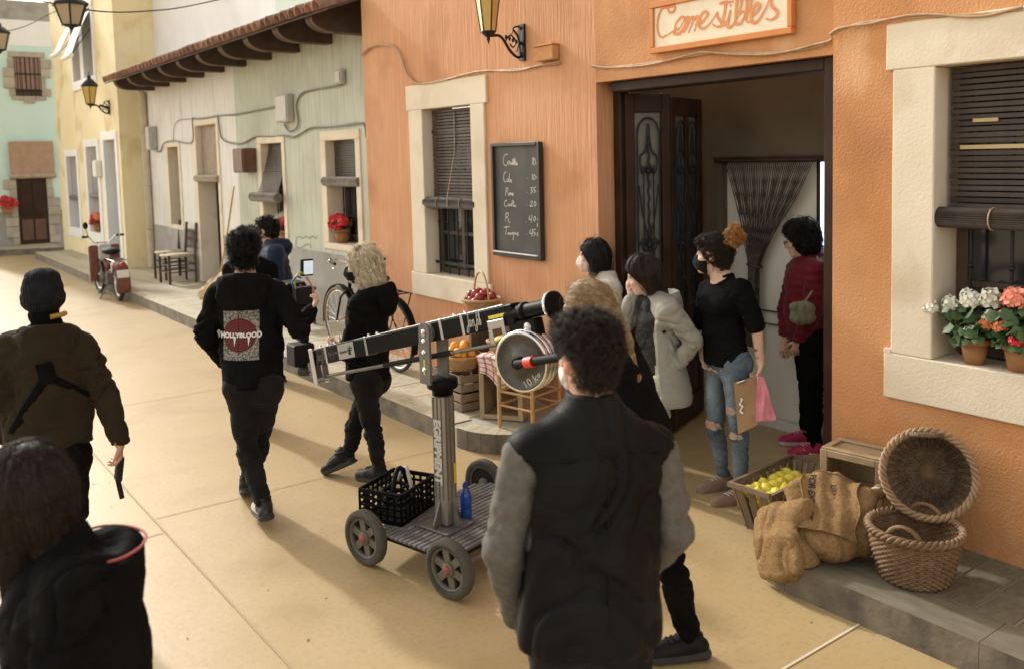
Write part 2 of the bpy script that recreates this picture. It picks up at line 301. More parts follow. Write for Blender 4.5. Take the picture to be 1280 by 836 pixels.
PEOPLE= {'beanie':{'hc':[0.748,4.828,1.512],'nk':[0.753,4.809,1.36],'sa':[0.582,4.854,1.283],'ea':[0.536,4.816,1.056],'wa':[0.558,5.0,0.811],'ha':[0.571,5.032,0.726],'sb':[0.897,4.766,1.258],'eb':[0.969,4.688,1.01],'wb':[0.997,4.571,0.806],'hb':[0.994,4.564,0.72],'pel':[0.714,4.781,0.783],'pa':[0.631,4.802,0.748],'pb':[0.797,4.75,0.724],'ka':[0.607,4.764,0.447],'aa':[0.578,4.753,0.116],'kb':[0.802,4.801,0.39],'ab':[0.778,4.908,0.033],'f':[0.475,0.88]},'girl':{'hc':[0.356,2.532,1.308],'nk':[0.411,2.474,1.137],'sa':[0.368,2.291,1.126],'ea':[0.306,2.28,0.926],'wa':[0.173,2.492,0.793],'ha':[0.111,2.563,0.783],'sb':[0.501,2.597,1.038],'eb':[0.372,2.74,0.749],'wb':[0.238,2.889,0.862],'hb':[0.167,2.945,0.887],'pel':[0.425,2.404,0.548],'pa':[0.383,2.326,0.582],'pb':[0.457,2.484,0.464],'ka':[0.337,2.308,0.176],'aa':[0.325,2.275,-0.239],'kb':[0.438,2.466,0.016],'ab':[0.435,2.483,-0.469],'f':[-0.557,0.831]},'holly':{'hc':[1.899,5.229,1.604],'nk':[1.896,5.216,1.451],'sa':[1.749,5.292,1.367],'ea':[1.671,5.327,1.13],'wa':[1.818,5.447,0.92],'ha':[1.902,5.458,0.905],'sb':[2.051,5.115,1.357],'eb':[2.121,4.979,1.146],'wb':[2.235,5.065,1.232],'hb':[2.283,5.06,1.292],'pel':[1.892,5.156,0.831],'pa':[1.836,5.195,0.804],'pb':[1.952,5.109,0.801],'ka':[1.818,5.112,0.455],'aa':[1.856,4.988,0.13],'kb':[1.923,5.241,0.399],'ab':[1.928,5.457,0.103],'f':[0.534,0.845]},'blonde':{'hc':[2.734,5.339,1.438],'nk':[2.775,5.293,1.282],'sa':[2.649,5.228,1.197],'ea':[2.565,5.236,0.9],'wa':[2.541,5.328,0.889],'ha':[2.512,5.394,0.947],'sb':[2.856,5.385,1.186],'eb':[2.852,5.398,0.913],'wb':[2.706,5.475,0.839],'hb':[2.636,5.528,0.841],'pel':[2.72,5.278,0.728],'pa':[2.658,5.22,0.685],'pb':[2.783,5.324,0.654],'ka':[2.674,5.152,0.374],'aa':[2.671,5.079,0.125],'kb':[2.659,5.387,0.355],'ab':[2.613,5.423,0.122],'f':[-0.483,0.875]},'blue':{'hc':[3.315,8.479,1.476],'nk':[3.363,8.429,1.332],'sa':[3.3,8.243,1.256],'ea':[3.29,8.204,1.049],'wa':[3.235,8.283,0.914],'ha':[3.191,8.339,0.898],'sb':[3.374,8.637,1.236],'eb':[3.342,8.665,1.025],'wb':[3.267,8.659,0.904],'hb':[3.221,8.668,0.908],'pel':[3.347,8.39,0.827],'pa':[3.305,8.308,0.809],'pb':[3.367,8.484,0.782],'ka':[3.278,8.288,0.419],'aa':[3.267,8.262,0.075],'kb':[3.324,8.488,0.382],'ab':[3.296,8.501,0.043],'f':[-0.667,0.745]},'hidden':{'hc':[2.627,7.115,1.483],'nk':[2.629,7.101,1.352],'sa':[2.492,7.158,1.274],'ea':[2.466,7.191,1.036],'wa':[2.559,7.291,0.851],'ha':[2.607,7.315,0.828],'sb':[2.755,7.035,1.259],'eb':[2.749,6.979,1.027],'wb':[2.741,7.154,0.845],'hb':[2.726,7.226,0.824],'pel':[2.591,7.073,0.796],'pa':[2.536,7.111,0.758],'pb':[2.646,7.028,0.755],'ka':[2.513,7.094,0.418],'aa':[2.491,7.078,0.091],'kb':[2.623,7.011,0.415],'ab':[2.601,6.995,0.088],'f':[0.431,0.902]},'vest':{'hc':[1.651,1.867,1.6],'nk':[1.654,1.848,1.428],'sa':[1.459,1.919,1.314],'ea':[1.405,1.958,1.046],'wa':[1.503,2.023,0.804],'ha':[1.563,2.01,0.735],'sb':[1.827,1.766,1.285],'eb':[1.85,1.728,1.067],'wb':[1.879,1.897,0.851],'hb':[1.854,1.96,0.796],'pel':[1.6,1.818,0.728],'pa':[1.517,1.853,0.702],'pb':[1.684,1.775,0.678],'ka':[1.479,1.822,0.239],'aa':[1.437,1.781,-0.233],'kb':[1.678,1.767,0.182],'ab':[1.699,1.786,-0.354],'f':[0.277,0.961]},'fgblonde':{'hc':[2.388,2.697,1.501],'nk':[2.505,2.658,1.371],'sa':[2.389,2.538,1.297],'ea':[2.428,2.484,1.049],'wa':[2.474,2.628,0.836],'ha':[2.452,2.703,0.787],'sb':[2.636,2.749,1.253],'eb':[2.649,2.759,0.955],'wb':[2.557,2.816,0.836],'hb':[2.515,2.848,0.837],'pel':[2.569,2.557,0.833],'pa':[2.519,2.481,0.833],'pb':[2.619,2.626,0.774],'ka':[2.567,2.425,0.505],'aa':[2.743,2.477,0.092],'kb':[2.57,2.641,0.426],'ab':[2.563,2.639,0.111],'f':[-0.408,0.913]},'white':{'hc':[4.241,4.71,1.418],'nk':[4.291,4.658,1.279],'sa':[4.207,4.488,1.208],'ea':[4.195,4.449,0.98],'wa':[4.162,4.562,0.855],'ha':[4.12,4.617,0.842],'sb':[4.351,4.803,1.177],'eb':[4.323,4.823,0.911],'wb':[4.233,4.83,0.804],'hb':[4.195,4.858,0.806],'pel':[4.282,4.612,0.749],'pa':[4.223,4.541,0.724],'pb':[4.326,4.685,0.684],'ka':[4.177,4.525,0.346],'aa':[4.185,4.494,-0.028],'kb':[4.282,4.691,0.289],'ab':[4.268,4.667,-0.058],'f':[-0.702,0.712]},'grey':{'hc':[4.067,4.045,1.364],'nk':[4.135,3.98,1.224],'sa':[4.063,3.802,1.166],'ea':[4.184,3.743,0.976],'wa':[4.156,3.825,0.834],'ha':[4.142,3.895,0.798],'sb':[4.179,4.138,1.131],'eb':[4.01,4.178,1.02],'wb':[4.043,4.111,1.214],'hb':[4.057,4.095,1.288],'pel':[4.122,3.934,0.664],'pa':[4.062,3.864,0.647],'pb':[4.168,4.007,0.61],'ka':[4.0,3.864,0.308],'aa':[4.008,3.836,-0.039],'kb':[4.117,4.021,0.244],'ab':[4.103,3.999,-0.08],'f':[-0.723,0.691]},'curly':{'hc':[4.266,3.634,1.507],'nk':[4.311,3.585,1.352],'sa':[4.271,3.424,1.319],'ea':[4.307,3.336,1.088],'wa':[4.325,3.327,0.882],'ha':[4.312,3.328,0.796],'sb':[4.347,3.738,1.272],'eb':[4.314,3.777,1.035],'wb':[4.256,3.702,0.859],'hb':[4.238,3.661,0.818],'pel':[4.291,3.553,0.879],'pa':[4.252,3.466,0.841],'pb':[4.317,3.638,0.799],'ka':[4.227,3.406,0.433],'aa':[4.265,3.427,0.054],'kb':[4.283,3.639,0.426],'ab':[4.366,3.64,0.064],'f':[-0.543,0.84]},'red':{'hc':[5.49,3.869,1.493],'nk':[5.536,3.821,1.353],'sa':[5.419,3.688,1.284],'ea':[5.357,3.671,1.021],'wa':[5.356,3.774,0.795],'ha':[5.34,3.803,0.707],'sb':[5.602,3.975,1.258],'eb':[5.525,4.004,0.97],'wb':[5.458,3.969,0.751],'hb':[5.431,3.956,0.668],'pel':[5.499,3.794,0.813],'pa':[5.428,3.732,0.786],'pb':[5.545,3.866,0.748],'ka':[5.403,3.701,0.414],'aa':[5.387,3.676,0.051],'kb':[5.547,3.84,0.371],'ab':[5.48,3.806,0.034],'f':[-0.483,0.875]}}
# ------------------------------------------------------------------ surfaces
M_floor = mat('polished concrete', (.42, .295, .140), .42, (.47, .345, .18), 1.3, .3, .7, bump=.3, bscale=26, bdist=.003, dirt=(.33, .22, .10), dscale=1.6, dlo=.52, dhi=.8, spec=.75, streak=((.38, .27, .13), 34, (1, 1.2, 1), .50, .75))
M_joint = mat('floor joint', (.62, .54, .40), .7)
M_jointd = mat('dark floor joint', (.37, .265, .14), .7)
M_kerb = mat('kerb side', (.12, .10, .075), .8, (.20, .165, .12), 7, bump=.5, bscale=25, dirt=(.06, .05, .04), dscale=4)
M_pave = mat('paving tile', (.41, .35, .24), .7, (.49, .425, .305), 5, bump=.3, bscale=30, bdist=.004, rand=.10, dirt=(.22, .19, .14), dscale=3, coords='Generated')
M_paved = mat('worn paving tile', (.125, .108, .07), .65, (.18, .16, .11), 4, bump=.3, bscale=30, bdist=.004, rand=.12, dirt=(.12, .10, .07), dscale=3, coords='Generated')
M_mortar = mat('paving bed', (.40, .37, .29), .85, (.3, .27, .2), 10)
M_orange = mat('combed orange plaster', (.55, .26, .125), .85, (.60, .31, .165), 1.1, bump=.75, bscale=1.0, bdist=.010, streak=((.66, .35, .19), 2.2, (14, 14, .5), .48, .75), wrinkle=(1.4, .010, (1, 1, .5)), dirt=(.43, .18, .075), dscale=1.5, dlo=.55, dhi=.8, bstretch=(50, 50, 3.2))
M_orange2 = mat('pebbly orange plaster', (.53, .235, .085), .85, (.60, .30, .135), 1.3, bump=.55, bscale=75, bdist=.010, wrinkle=(1.7, .014, (1, 1, .8)), streak=((.66, .38, .20), 3.2, (1, 1, .45), .60, .78), dirt=(.37, .15, .055), dscale=1.9, dlo=.50, dhi=.85)
M_cream = mat('cream render', (.70, .60, .46), .8, (.74, .65, .52), 3, bump=.35, bscale=75, bdist=.006, dirt=(.56, .44, .31), dscale=2.6, dlo=.55, dhi=.85, wrinkle=(2.2, .008, (1, 1, 1)))
M_wood = mat('dark door wood', (.026, .013, .008), .5, (.045, .022, .013), 4, spec=.2, bump=.3, bscale=3, bdist=.004, bstretch=(20, 20, 1))
M_wood2 = mat('brown window wood', (.05, .03, .02), .5, (.08, .045, .028), 5, bump=.3, bscale=40, bdist=.003)
M_iron = mat('black wrought iron', (.012, .012, .013), .45, metal=.3, bump=.2, bscale=90, bdist=.002)
M_slat = mat('dark blind slat', (.055, .035, .024), .55, (.03, .02, .015), 9, rand=.25, bump=.3, bscale=60, bdist=.002)
M_slatg = mat('weathered blind slat', (.13, .10, .085), .65, (.20, .17, .15), 9, rand=.2, bump=.3, bscale=60, bdist=.002)
M_slatl = mat('pale blind slat', (.42, .33, .24), .7, (.32, .25, .18), 9, rand=.15)
M_glassd = mat('dark window pane', (.02, .022, .024), .08, spec=.6)
M_shut = mat('grey inner shutter', (.17, .15, .13), .6, (.12, .105, .09), 8)
M_wire = mat('painted cable', (.50, .33, .20), .6, (.40, .24, .13), 20)
M_wireg = mat('grey cable', (.22, .21, .18), .6)
M_white = mat('white streaked plaster', (.70, .68, .65), .85, (.76, .74, .71), 2, bump=.6, bscale=1, bdist=.007, streak=((.52, .47, .41), 2.0, (9, 9, .7), .52, .8), bstretch=(45, 45, 3), dirt=(.55, .50, .44), dscale=1, dlo=.55, dhi=.8)
M_green = mat('pale green streaked plaster', (.475, .495, .41), .85, (.54, .56, .475), 1.6, bump=.6, bscale=1, bdist=.007, streak=((.36, .37, .295), 2.4, (11, 11, .6), .5, .75), bstretch=(45, 45, 3), dirt=(.36, .36, .285), dscale=1.1, dlo=.5, dhi=.8)
M_wains = mat('grey dado plaster', (.30, .285, .265), .85, (.36, .345, .32), 3, bump=.5, bscale=60, bdist=.006, dirt=(.22, .205, .19), dscale=2)
M_yellow = mat('yellow plaster', (.80, .67, .38), .85, (.82, .72, .48), 1.5, bump=.4, bscale=30, bdist=.006, streak=((.82, .74, .54), 2, (5, 5, .8), .5, .8), dirt=(.55, .38, .13), dscale=1.4, dlo=.55, dhi=.8)
M_teal = mat('teal plaster', (.54, .72, .68), .85, (.60, .76, .72), 1.4, bump=.4, bscale=30, bdist=.006, dirt=(.5, .66, .62), dscale=1.2)
M_stone = mat('grey stone', (.36, .31, .25), .85, (.44, .39, .32), 5, bump=.5, bscale=30, bdist=.008, rand=.12)
M_white2 = mat('white plaster', (.80, .80, .80), .85, (.75, .75, .75), 2, bump=.3, bscale=30, bdist=.006)
M_mint = mat('mint plaster', (.62, .70, .62), .85, (.66, .74, .67), 2, bump=.3, bscale=30)
M_tile = mat('roof tile', (.22, .105, .07), .8, (.34, .19, .13), 7, bump=.4, bscale=30, rand=.3, dirt=(.12, .06, .045), dscale=6)
M_eave = mat('dark eave timber', (.055, .033, .024), .7, (.085, .052, .037), 6, bump=.5, bscale=3, bdist=.006, bstretch=(1, 20, 20))
M_eavel = mat('worn eave moulding', (.22, .14, .10), .7)
M_pipe = mat('painted drainpipe', (.58, .50, .38), .6, (.50, .42, .30), 6)
M_int = mat('shop wall', (.125, .105, .075), .85, (.10, .085, .06), 3, dirt=(.06, .05, .035), dscale=1.6, dlo=.5, dhi=.75, bump=.3, bscale=40, bdist=.004)  # brown upper wall, darkened further for the shade of a missing ceiling
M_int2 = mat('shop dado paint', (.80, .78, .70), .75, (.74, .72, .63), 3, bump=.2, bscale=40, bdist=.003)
M_skirt = mat('white skirting', (.72, .70, .66), .6)
M_lit = mat('lit pane', (.7, .78, .9), .5, emit=(.62, .75, 1.0, 1.6))
M_bead = mat('bead strand', (.028, .023, .018), .5, (.36, .30, .22), 160, .58, .63)
M_grey = mat('grey meter box', (.46, .44, .41), .55, (.40, .38, .35), 8)
M_brown = mat('brown letter box', (.16, .075, .04), .6, (.11, .05, .03), 8)

# ------------------------------------------------------------------ ground
g = MB(); n = 1
rnd = random.Random(77)
g.add([(-120, -120, 0), (120, -120, 0), (120, 160, 0), (-120, 160, 0)], [(0, 1, 2, 3)])
ground = g.build('street_floor', M_floor); tag(ground, kind='structure')
def strip(pts, w, m, z=.004):
    s = MB()
    for (a, b) in zip(pts[:-1], pts[1:]):
        a = Vector((*a, z)); b = Vector((*b, z)); d = (b-a).normalized(); q = Vector((-d.y, d.x, 0))*w/2
        s.add([a-q, b-q, b+q, a+q], [(0, 1, 2, 3)])
    o = s.build('floor_joint', m, ground); return o
for pts, w, m in (([(1.40, 1.5), (1.37, 6.0), (1.35, 24)], .012, M_jointd), ([(1.6, 2.185), (3.0, 2.18), (3.54, 2.18)], .013, M_joint),
                  ([(-1, 8.4), (1.33, 8.4)], .010, M_jointd), ([(1.40, 8.4), (3.48, 8.4)], .008, M_jointd), ([(1.385, 5.55), (3.45, 5.5)], .007, M_jointd), ([(-1, 5.3), (1.36, 5.3)], .008, M_jointd),
                  ([(1.36, 13.0), (3.48, 13.0)], .010, M_jointd), ([(1.36, 18.0), (3.48, 18.0)], .010, M_jointd), ([(-1, 2.2), (1.37, 2.19)], .008, M_jointd)):
    strip(pts, w, m)

fl = MB()
for k in range(150):
    x, y = rnd.uniform(-.2, 3.5), rnd.uniform(1.7, 12); a = rnd.uniform(0, 6.28); q = rnd.uniform(.003, .014); c, s_ = math.cos(a), math.sin(a)
    fl.add([(x-c*q, y-s_*q, .003), (x+s_*q*.4, y-c*q*.4, .005), (x+c*q, y+s_*q, .004), (x-s_*q*.4, y+c*q*.4, .003)], [(0, 1, 2, 3)])
tag(fl.build('litter', mat('dry leaf flecks', (.16, .11, .06), .9)), kind='stuff')
def pavement(name, outline, kerb_w, mk):
    """raised pavement: outline in plan, counter-clockwise; body 15 cm high"""
    s = MB(); n = len(outline)
    s.add([(x, y, 0) for x, y in outline]+[(x, y, .142) for x, y in outline], [tuple(range(n, 2*n))]+[(i, (i+1) % n, n+(i+1) % n, n+i) for i in range(n)])
    return tag(s.build(name, M_mortar), kind='structure')
def arc(cx, cy, r, a0, a1, n=8): return [(cx+r*math.cos(R(a0+(a1-a0)*k/n)), cy+r*math.sin(R(a0+(a1-a0)*k/n))) for k in range(n+1)]
def kerb_band(par, pts, w, z1=.150, mk=None, inward=1):
    """kerbstones: blocks following the outline pts, w deep, each its own piece, mitred at the bends"""
    P = [Vector((*q, 0)) for q in pts]; n = len(P); D = [(P[i+1]-P[i]).normalized() for i in range(n-1)]; perp = lambda d: Vector((-d.y, d.x, 0))*inward
    Nn = [perp((D[max(0, i-1)]+D[min(i, n-2)]).normalized()) for i in range(n)]
    for i in range(n-1):
        a, b = P[i], P[i+1]; L = (b-a).length; k = max(1, round(L/.95)) if L > .3 else 1
        for j in range(k):
            t0, t1 = j/k+.0015/L, (j+1)/k-.0015/L; p0 = a.lerp(b, t0); p1 = a.lerp(b, t1); n0 = Nn[i].lerp(Nn[i+1], t0); n1 = Nn[i].lerp(Nn[i+1], t1)
            m = MB(); vs = [p0-n0*.004, p1-n1*.004, p1+n1*w, p0+n0*w]; vs = vs+[v+Vector((0, 0, z1)) for v in vs]
            fs = [(4, 5, 6, 7), (0, 1, 5, 4), (1, 2, 6, 5), (2, 3, 7, 6), (3, 0, 4, 7)]
            if inward < 0: fs = [t[::-1] for t in fs]
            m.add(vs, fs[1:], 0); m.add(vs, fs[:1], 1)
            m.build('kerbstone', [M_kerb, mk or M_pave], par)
# left pavement, from the door to the far end
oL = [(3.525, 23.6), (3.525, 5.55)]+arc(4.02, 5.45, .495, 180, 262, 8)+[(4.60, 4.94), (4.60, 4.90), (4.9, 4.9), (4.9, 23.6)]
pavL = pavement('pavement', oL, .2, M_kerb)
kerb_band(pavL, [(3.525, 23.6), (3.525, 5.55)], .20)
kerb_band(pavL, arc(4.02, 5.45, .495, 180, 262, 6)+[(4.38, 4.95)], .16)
# right pavement
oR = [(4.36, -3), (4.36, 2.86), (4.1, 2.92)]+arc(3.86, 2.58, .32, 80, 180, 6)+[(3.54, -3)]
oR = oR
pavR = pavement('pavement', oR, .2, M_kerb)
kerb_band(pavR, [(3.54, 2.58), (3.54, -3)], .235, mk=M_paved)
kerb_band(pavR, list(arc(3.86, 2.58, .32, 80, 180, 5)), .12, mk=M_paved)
# paving tiles
def tile_mesh(w, l, name='paving_tile', m=M_pave):
    t = MB(); c = .006
    t.add([(0, 0, 0), (w, 0, 0), (w, l, 0), (0, l, 0), (c, c, .006), (w-c, c, .006), (w-c, l-c, .006), (c, l-c, .006)],
          [(4, 5, 6, 7), (0, 1, 5, 4), (1, 2, 6, 5), (2, 3, 7, 6), (3, 0, 4, 7)])
    return t.mesh(name, m)
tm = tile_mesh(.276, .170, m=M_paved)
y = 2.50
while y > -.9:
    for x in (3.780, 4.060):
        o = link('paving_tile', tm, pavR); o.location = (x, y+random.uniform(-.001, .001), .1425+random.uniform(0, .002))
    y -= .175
tm2 = tile_mesh(.335, .395)
y = 5.2; k = 0
while y < 13.8 and k < 110:
    for j, x in enumerate((3.731, 4.071, 4.411)):
        if y < 5.3 and j == 0: continue
        if x > 4.2 and y < 8.0: continue
        o = link('paving_tile', tm2, pavL); o.location = (x, y, .1425+random.uniform(0, .002)); k += 1
    y += .40
far = MB()
while y < 23.2:
    for x in (3.731, 4.071, 4.411):
        far.box((x, y, .1425), (x+.335, min(y+.395, 23.2), .149))
    y += .40
tag(far.build('paving_tiles', M_pave, pavL), kind='stuff')
tp = MB(); pl = [(4.30, 24.42), (4.30, 26.3), (1.2, 26.3), (1.2, 25.75)]
tp.add([(x, y, 0) for x, y in pl]+[(x, y, .15) for x, y in pl], [(4, 5, 6, 7), (0, 1, 5, 4), (1, 2, 6, 5), (2, 3, 7, 6)], 1); tp.add([(x, y, 0) for x, y in pl]+[(x, y, .15) for x, y in pl], [(3, 0, 4, 7)], 0)
tag(tp.build('far_pavement', [M_kerb, M_pave]), kind='structure')

# ------------------------------------------------------------------ walls
def wall_x(name, X, y0, y1, z0, z1, m, parent, holes=(), th=.35, sub=None):
    """wall whose face looks to -X, with real openings"""
    ys = sorted({y0, y1, *[h[0] for h in holes], *[h[1] for h in holes]}); zs = sorted({z0, z1, *[h[2] for h in holes], *[h[3] for h in holes]})
    s = MB(); inh = lambda y, z: any(h[0] < y < h[1] and h[2] < z < h[3] for h in holes)
    for a, b in zip(ys[:-1], ys[1:]):
        for c, d in zip(zs[:-1], zs[1:]):
            if inh((a+b)/2, (c+d)/2): continue
            s.add([(X, a, c), (X, b, c), (X, b, d), (X, a, d)], [(0, 3, 2, 1)]); s.add([(X+th, a, c), (X+th, b, c), (X+th, b, d), (X+th, a, d)], [(0, 1, 2, 3)])
    for (a, b, c, d) in holes:
        for (p, q) in (((a, c), (b, c)), ((b, c), (b, d)), ((b, d), (a, d)), ((a, d), (a, c))):
            s.add([(X, *p), (X, *q), (X+th, *q), (X+th, *p)], [(0, 1, 2, 3)])
    for (p, q) in (((y0, z0), (y1, z0)), ((y1, z0), (y1, z1)), ((y1, z1), (y0, z1)), ((y0, z1), (y0, z0))):
        s.add([(X, *p), (X, *q), (X+th, *q), (X+th, *p)], [(3, 2, 1, 0)])
    return s.build(name, m, parent)
def surround(parent, X, oy0, oy1, oz0, oz1, iy0, iy1, iz0, iz1, m=M_cream, proud=.022, depth=.17, ear=.04, earh=.20, door=False):
    s = MB(); x0, x1 = X-proud, X+depth
    zt = iz1; zb = iz0
    s.cbox((x0, oy0, zt), (x1, oy1, oz1), .006)                       # head
    if not door: s.cbox((x0, oy0, oz0), (x1, oy1, zb), .006)         # sill block
    s.cbox((x0+.001, oy0+ear, zb+.0005 if not door else oz0), (x1-.001, iy0, zt-.0005), .006); s.cbox((x0+.001, iy1, zb+.0005 if not door else oz0), (x1-.001, oy1-ear, zt-.0005), .006)
    if ear:
        hh = earh-(oz1-zt)
        if hh > .01: s.box((x0, oy0, zt-hh), (x1-.002, oy0+ear, zt)); s.box((x0, oy1-ear, zt-hh), (x1-.002, oy1, zt))
        hb = earh-(zb-oz0)+.02
        if hb > .01 and not door: s.box((x0, oy0, zb), (x1-.002, oy0+ear, zb+hb)); s.box((x0, oy1-ear, zb), (x1-.002, oy1, zb+hb))
    return s.build('window_surround' if not door else 'door_surround', m, parent)
def window(parent, X, y0, y1, z0, z1, fw=.055, bars=5, hbars=2, m=M_wood2, barm=M_iron, two=True, split=None):
    f = MB(); x1 = X+.05
    f.cbox((X, y0, z0), (x1, y0+fw, z1), .006); f.cbox((X, y1-fw, z0), (x1, y1, z1), .006); f.cbox((X, y0+fw, z0), (x1-.002, y1-fw, z0+fw), .006); f.cbox((X, y0+fw, z1-fw), (x1-.002, y1-fw, z1), .006)
    if two: f.cbox((X+.003, (y0+y1)/2-.028, z0+fw), (x1-.003, (y0+y1)/2+.028, z1-fw), .006)
    f.box((X+.008, y0+fw, z0+(z1-z0)*.24), (x1-.008, y1-fw, z0+(z1-z0)*.24+.03))
    o = f.build('window', m, parent)
    p = MB(); p.box((X+.03, y0+fw, z0+fw), (X+.036, y1-fw, z1-fw)); p.build('pane', M_glassd, o)
    p = MB(); p.box((X+.060, y0+fw+.1, z0+fw), (X+.062, (y0+y1)/2-.02, z1-fw)); p.build('inner_shutter', M_shut, o)
    for k in range(bars):
        yb = y0+(y1-y0)*(k+.5)/bars; b = MB()
        b.tube([(X-.055, yb, z0+.005), (X-.055, yb, z1-.02)], .0085, 8)
        for zz in (z0+(z1-z0)*.32, z0+(z1-z0)*.64): b.ball((X-.055, yb, zz), .016, 8)
        b.build('window_bar', barm, o)
    for k in range(hbars):
        zb = z0+(z1-z0)*(.06+.80*k/max(1, hbars-1)); b = MB(); b.box((X-.060, y0+.002, zb), (X-.050, y1-.002, zb+.026)); b.build('crossbar', barm, o)
    return o
def roller_blind(label, X, y0, y1, z0, z1, group, m=M_slat, mroll=M_slat, pitch=.029, roll=.052, over=.06, kick=0, joined=False, cord=True, rollx=None):
    """slatted blind hanging from z1 down to a roll at z0"""
    t = thing('roller_blind', label, 'blind', (X, (y0+y1)/2, z1), 0, group); n = int((z1-z0)/pitch); h = pitch*.80; w = (y1-y0)/2
    one = MB(); one.cbox((-.004, -w, -h), (.004, w, 0), .0025); me = one.mesh('slat', m); allm = MB()
    for k in range(n):
        f = (k/n); dx = -kick*f**1.3; zz = -pitch*k
        if joined: allm.box((dx-.004, -w, zz-h), (dx+.004, w, zz))
        else:
            o = link('slat', me, t); o.location = (dx+random.uniform(-.0012, .0012), random.uniform(-.003, .003), zz); o.rotation_euler = (random.uniform(-.003, .003), random.uniform(-.08, .08), 0)
    if joined: tag(allm.build('slats', m, t, local=True), kind='stuff')
    rr = MB(); zc = -(z1-z0); cx = -kick-(rollx if rollx is not None else .03)
    prof = []; ns = 30; nn = 24; hw = w+over
    ring = []
    for k in range(ns*2):
        a = 2*math.pi*k/(ns*2); q = roll*(1 if k % 2 else .90); ring.append((cx+q*math.cos(a), zc+q*math.sin(a)))
    L = len(ring); rr.add([(x, -hw, z) for x, z in ring]+[(x, hw, z) for x, z in ring], [(i, (i+1) % L, L+(i+1) % L, L+i) for i in range(L)]+[tuple(range(L))[::-1], tuple(range(L, 2*L))])
    rr.build('roll', mroll, t, local=True)
    c = MB()
    for yy in ((-.02,) if cord else ()):
        c.tube([(cx-roll-.004, yy, zc-.03), (cx-roll-.004, yy, zc+.05), (-kick*.5-.012, yy+.01, zc*.45), (-.012, yy, -.02)], .004, 5)
    if cord:
        for yy in (-w*.55, w*.5): c.tube([(cx+(roll+.003)*math.cos(a), yy, zc+(roll+.003)*math.sin(a)) for a in [2*math.pi*k/12 for k in range(12)]], .004, 4, closed=True)
        c.build('cord', M_wire, t, local=True)
    return t

# ------------------------------------------------------------------ orange house
oh = thing('orange_house', 'orange plastered shop house with open dark doorway and hanging painted sign', 'house', (4.5, 4, 0))
wall_x('wall', 4.40, 4.82, 8.38, 0, 5.2, M_orange, oh, [(6.37, 7.26, 1.02, 2.64)])
wall_x('lintel_wall', 4.40, 2.8505, 4.8195, 2.66, 5.2, M_orange2, oh)
wall_x('pilaster_wall', 4.34, -3.0, 2.85, 0, 5.2, M_orange2, oh, [(1.22, 2.33, 1.03, 2.58)], th=.38)
surround(oh, 4.40, 6.17, 7.505, .83, 2.835, 6.417, 7.22, 1.05, 2.60)
surround(oh, 4.34, .97, 2.532, .835, 2.768, 1.27, 2.274, 1.074, 2.536, ear=.038, earh=.24, depth=.22)
window(oh, 4.54, 6.425, 7.215, 1.055, 2.595)
window(oh, 4.545, 1.278, 2.268, 1.08, 2.53, bars=5, hbars=3)
roller_blind('dark wooden roller blind half lowered in the orange wall window beside the chalkboard', 4.48, 6.45, 7.19, 1.73, 2.585, 'roller blinds in the windows', rollx=.06)
roller_blind('wide dark roller blind with torn slats over the flower pot window at the right', 4.44, 1.30, 2.25, 1.79, 2.525, 'roller blinds in the windows', rollx=.06)
s = MB()
for (ya, yb, z, h_) in ((1.86, 2.20, 2.125, .020), (2.02, 2.14, 2.255, .018), (1.62, 1.80, 2.135, .014)): s.cbox((4.425, ya, z), (4.4335, yb, z+h_), .002)
tag(s.build('torn_slats', mat('bare torn wood', (.50, .37, .20), .8)), 'pale torn splinters across the dark right window blind', 'splinters')
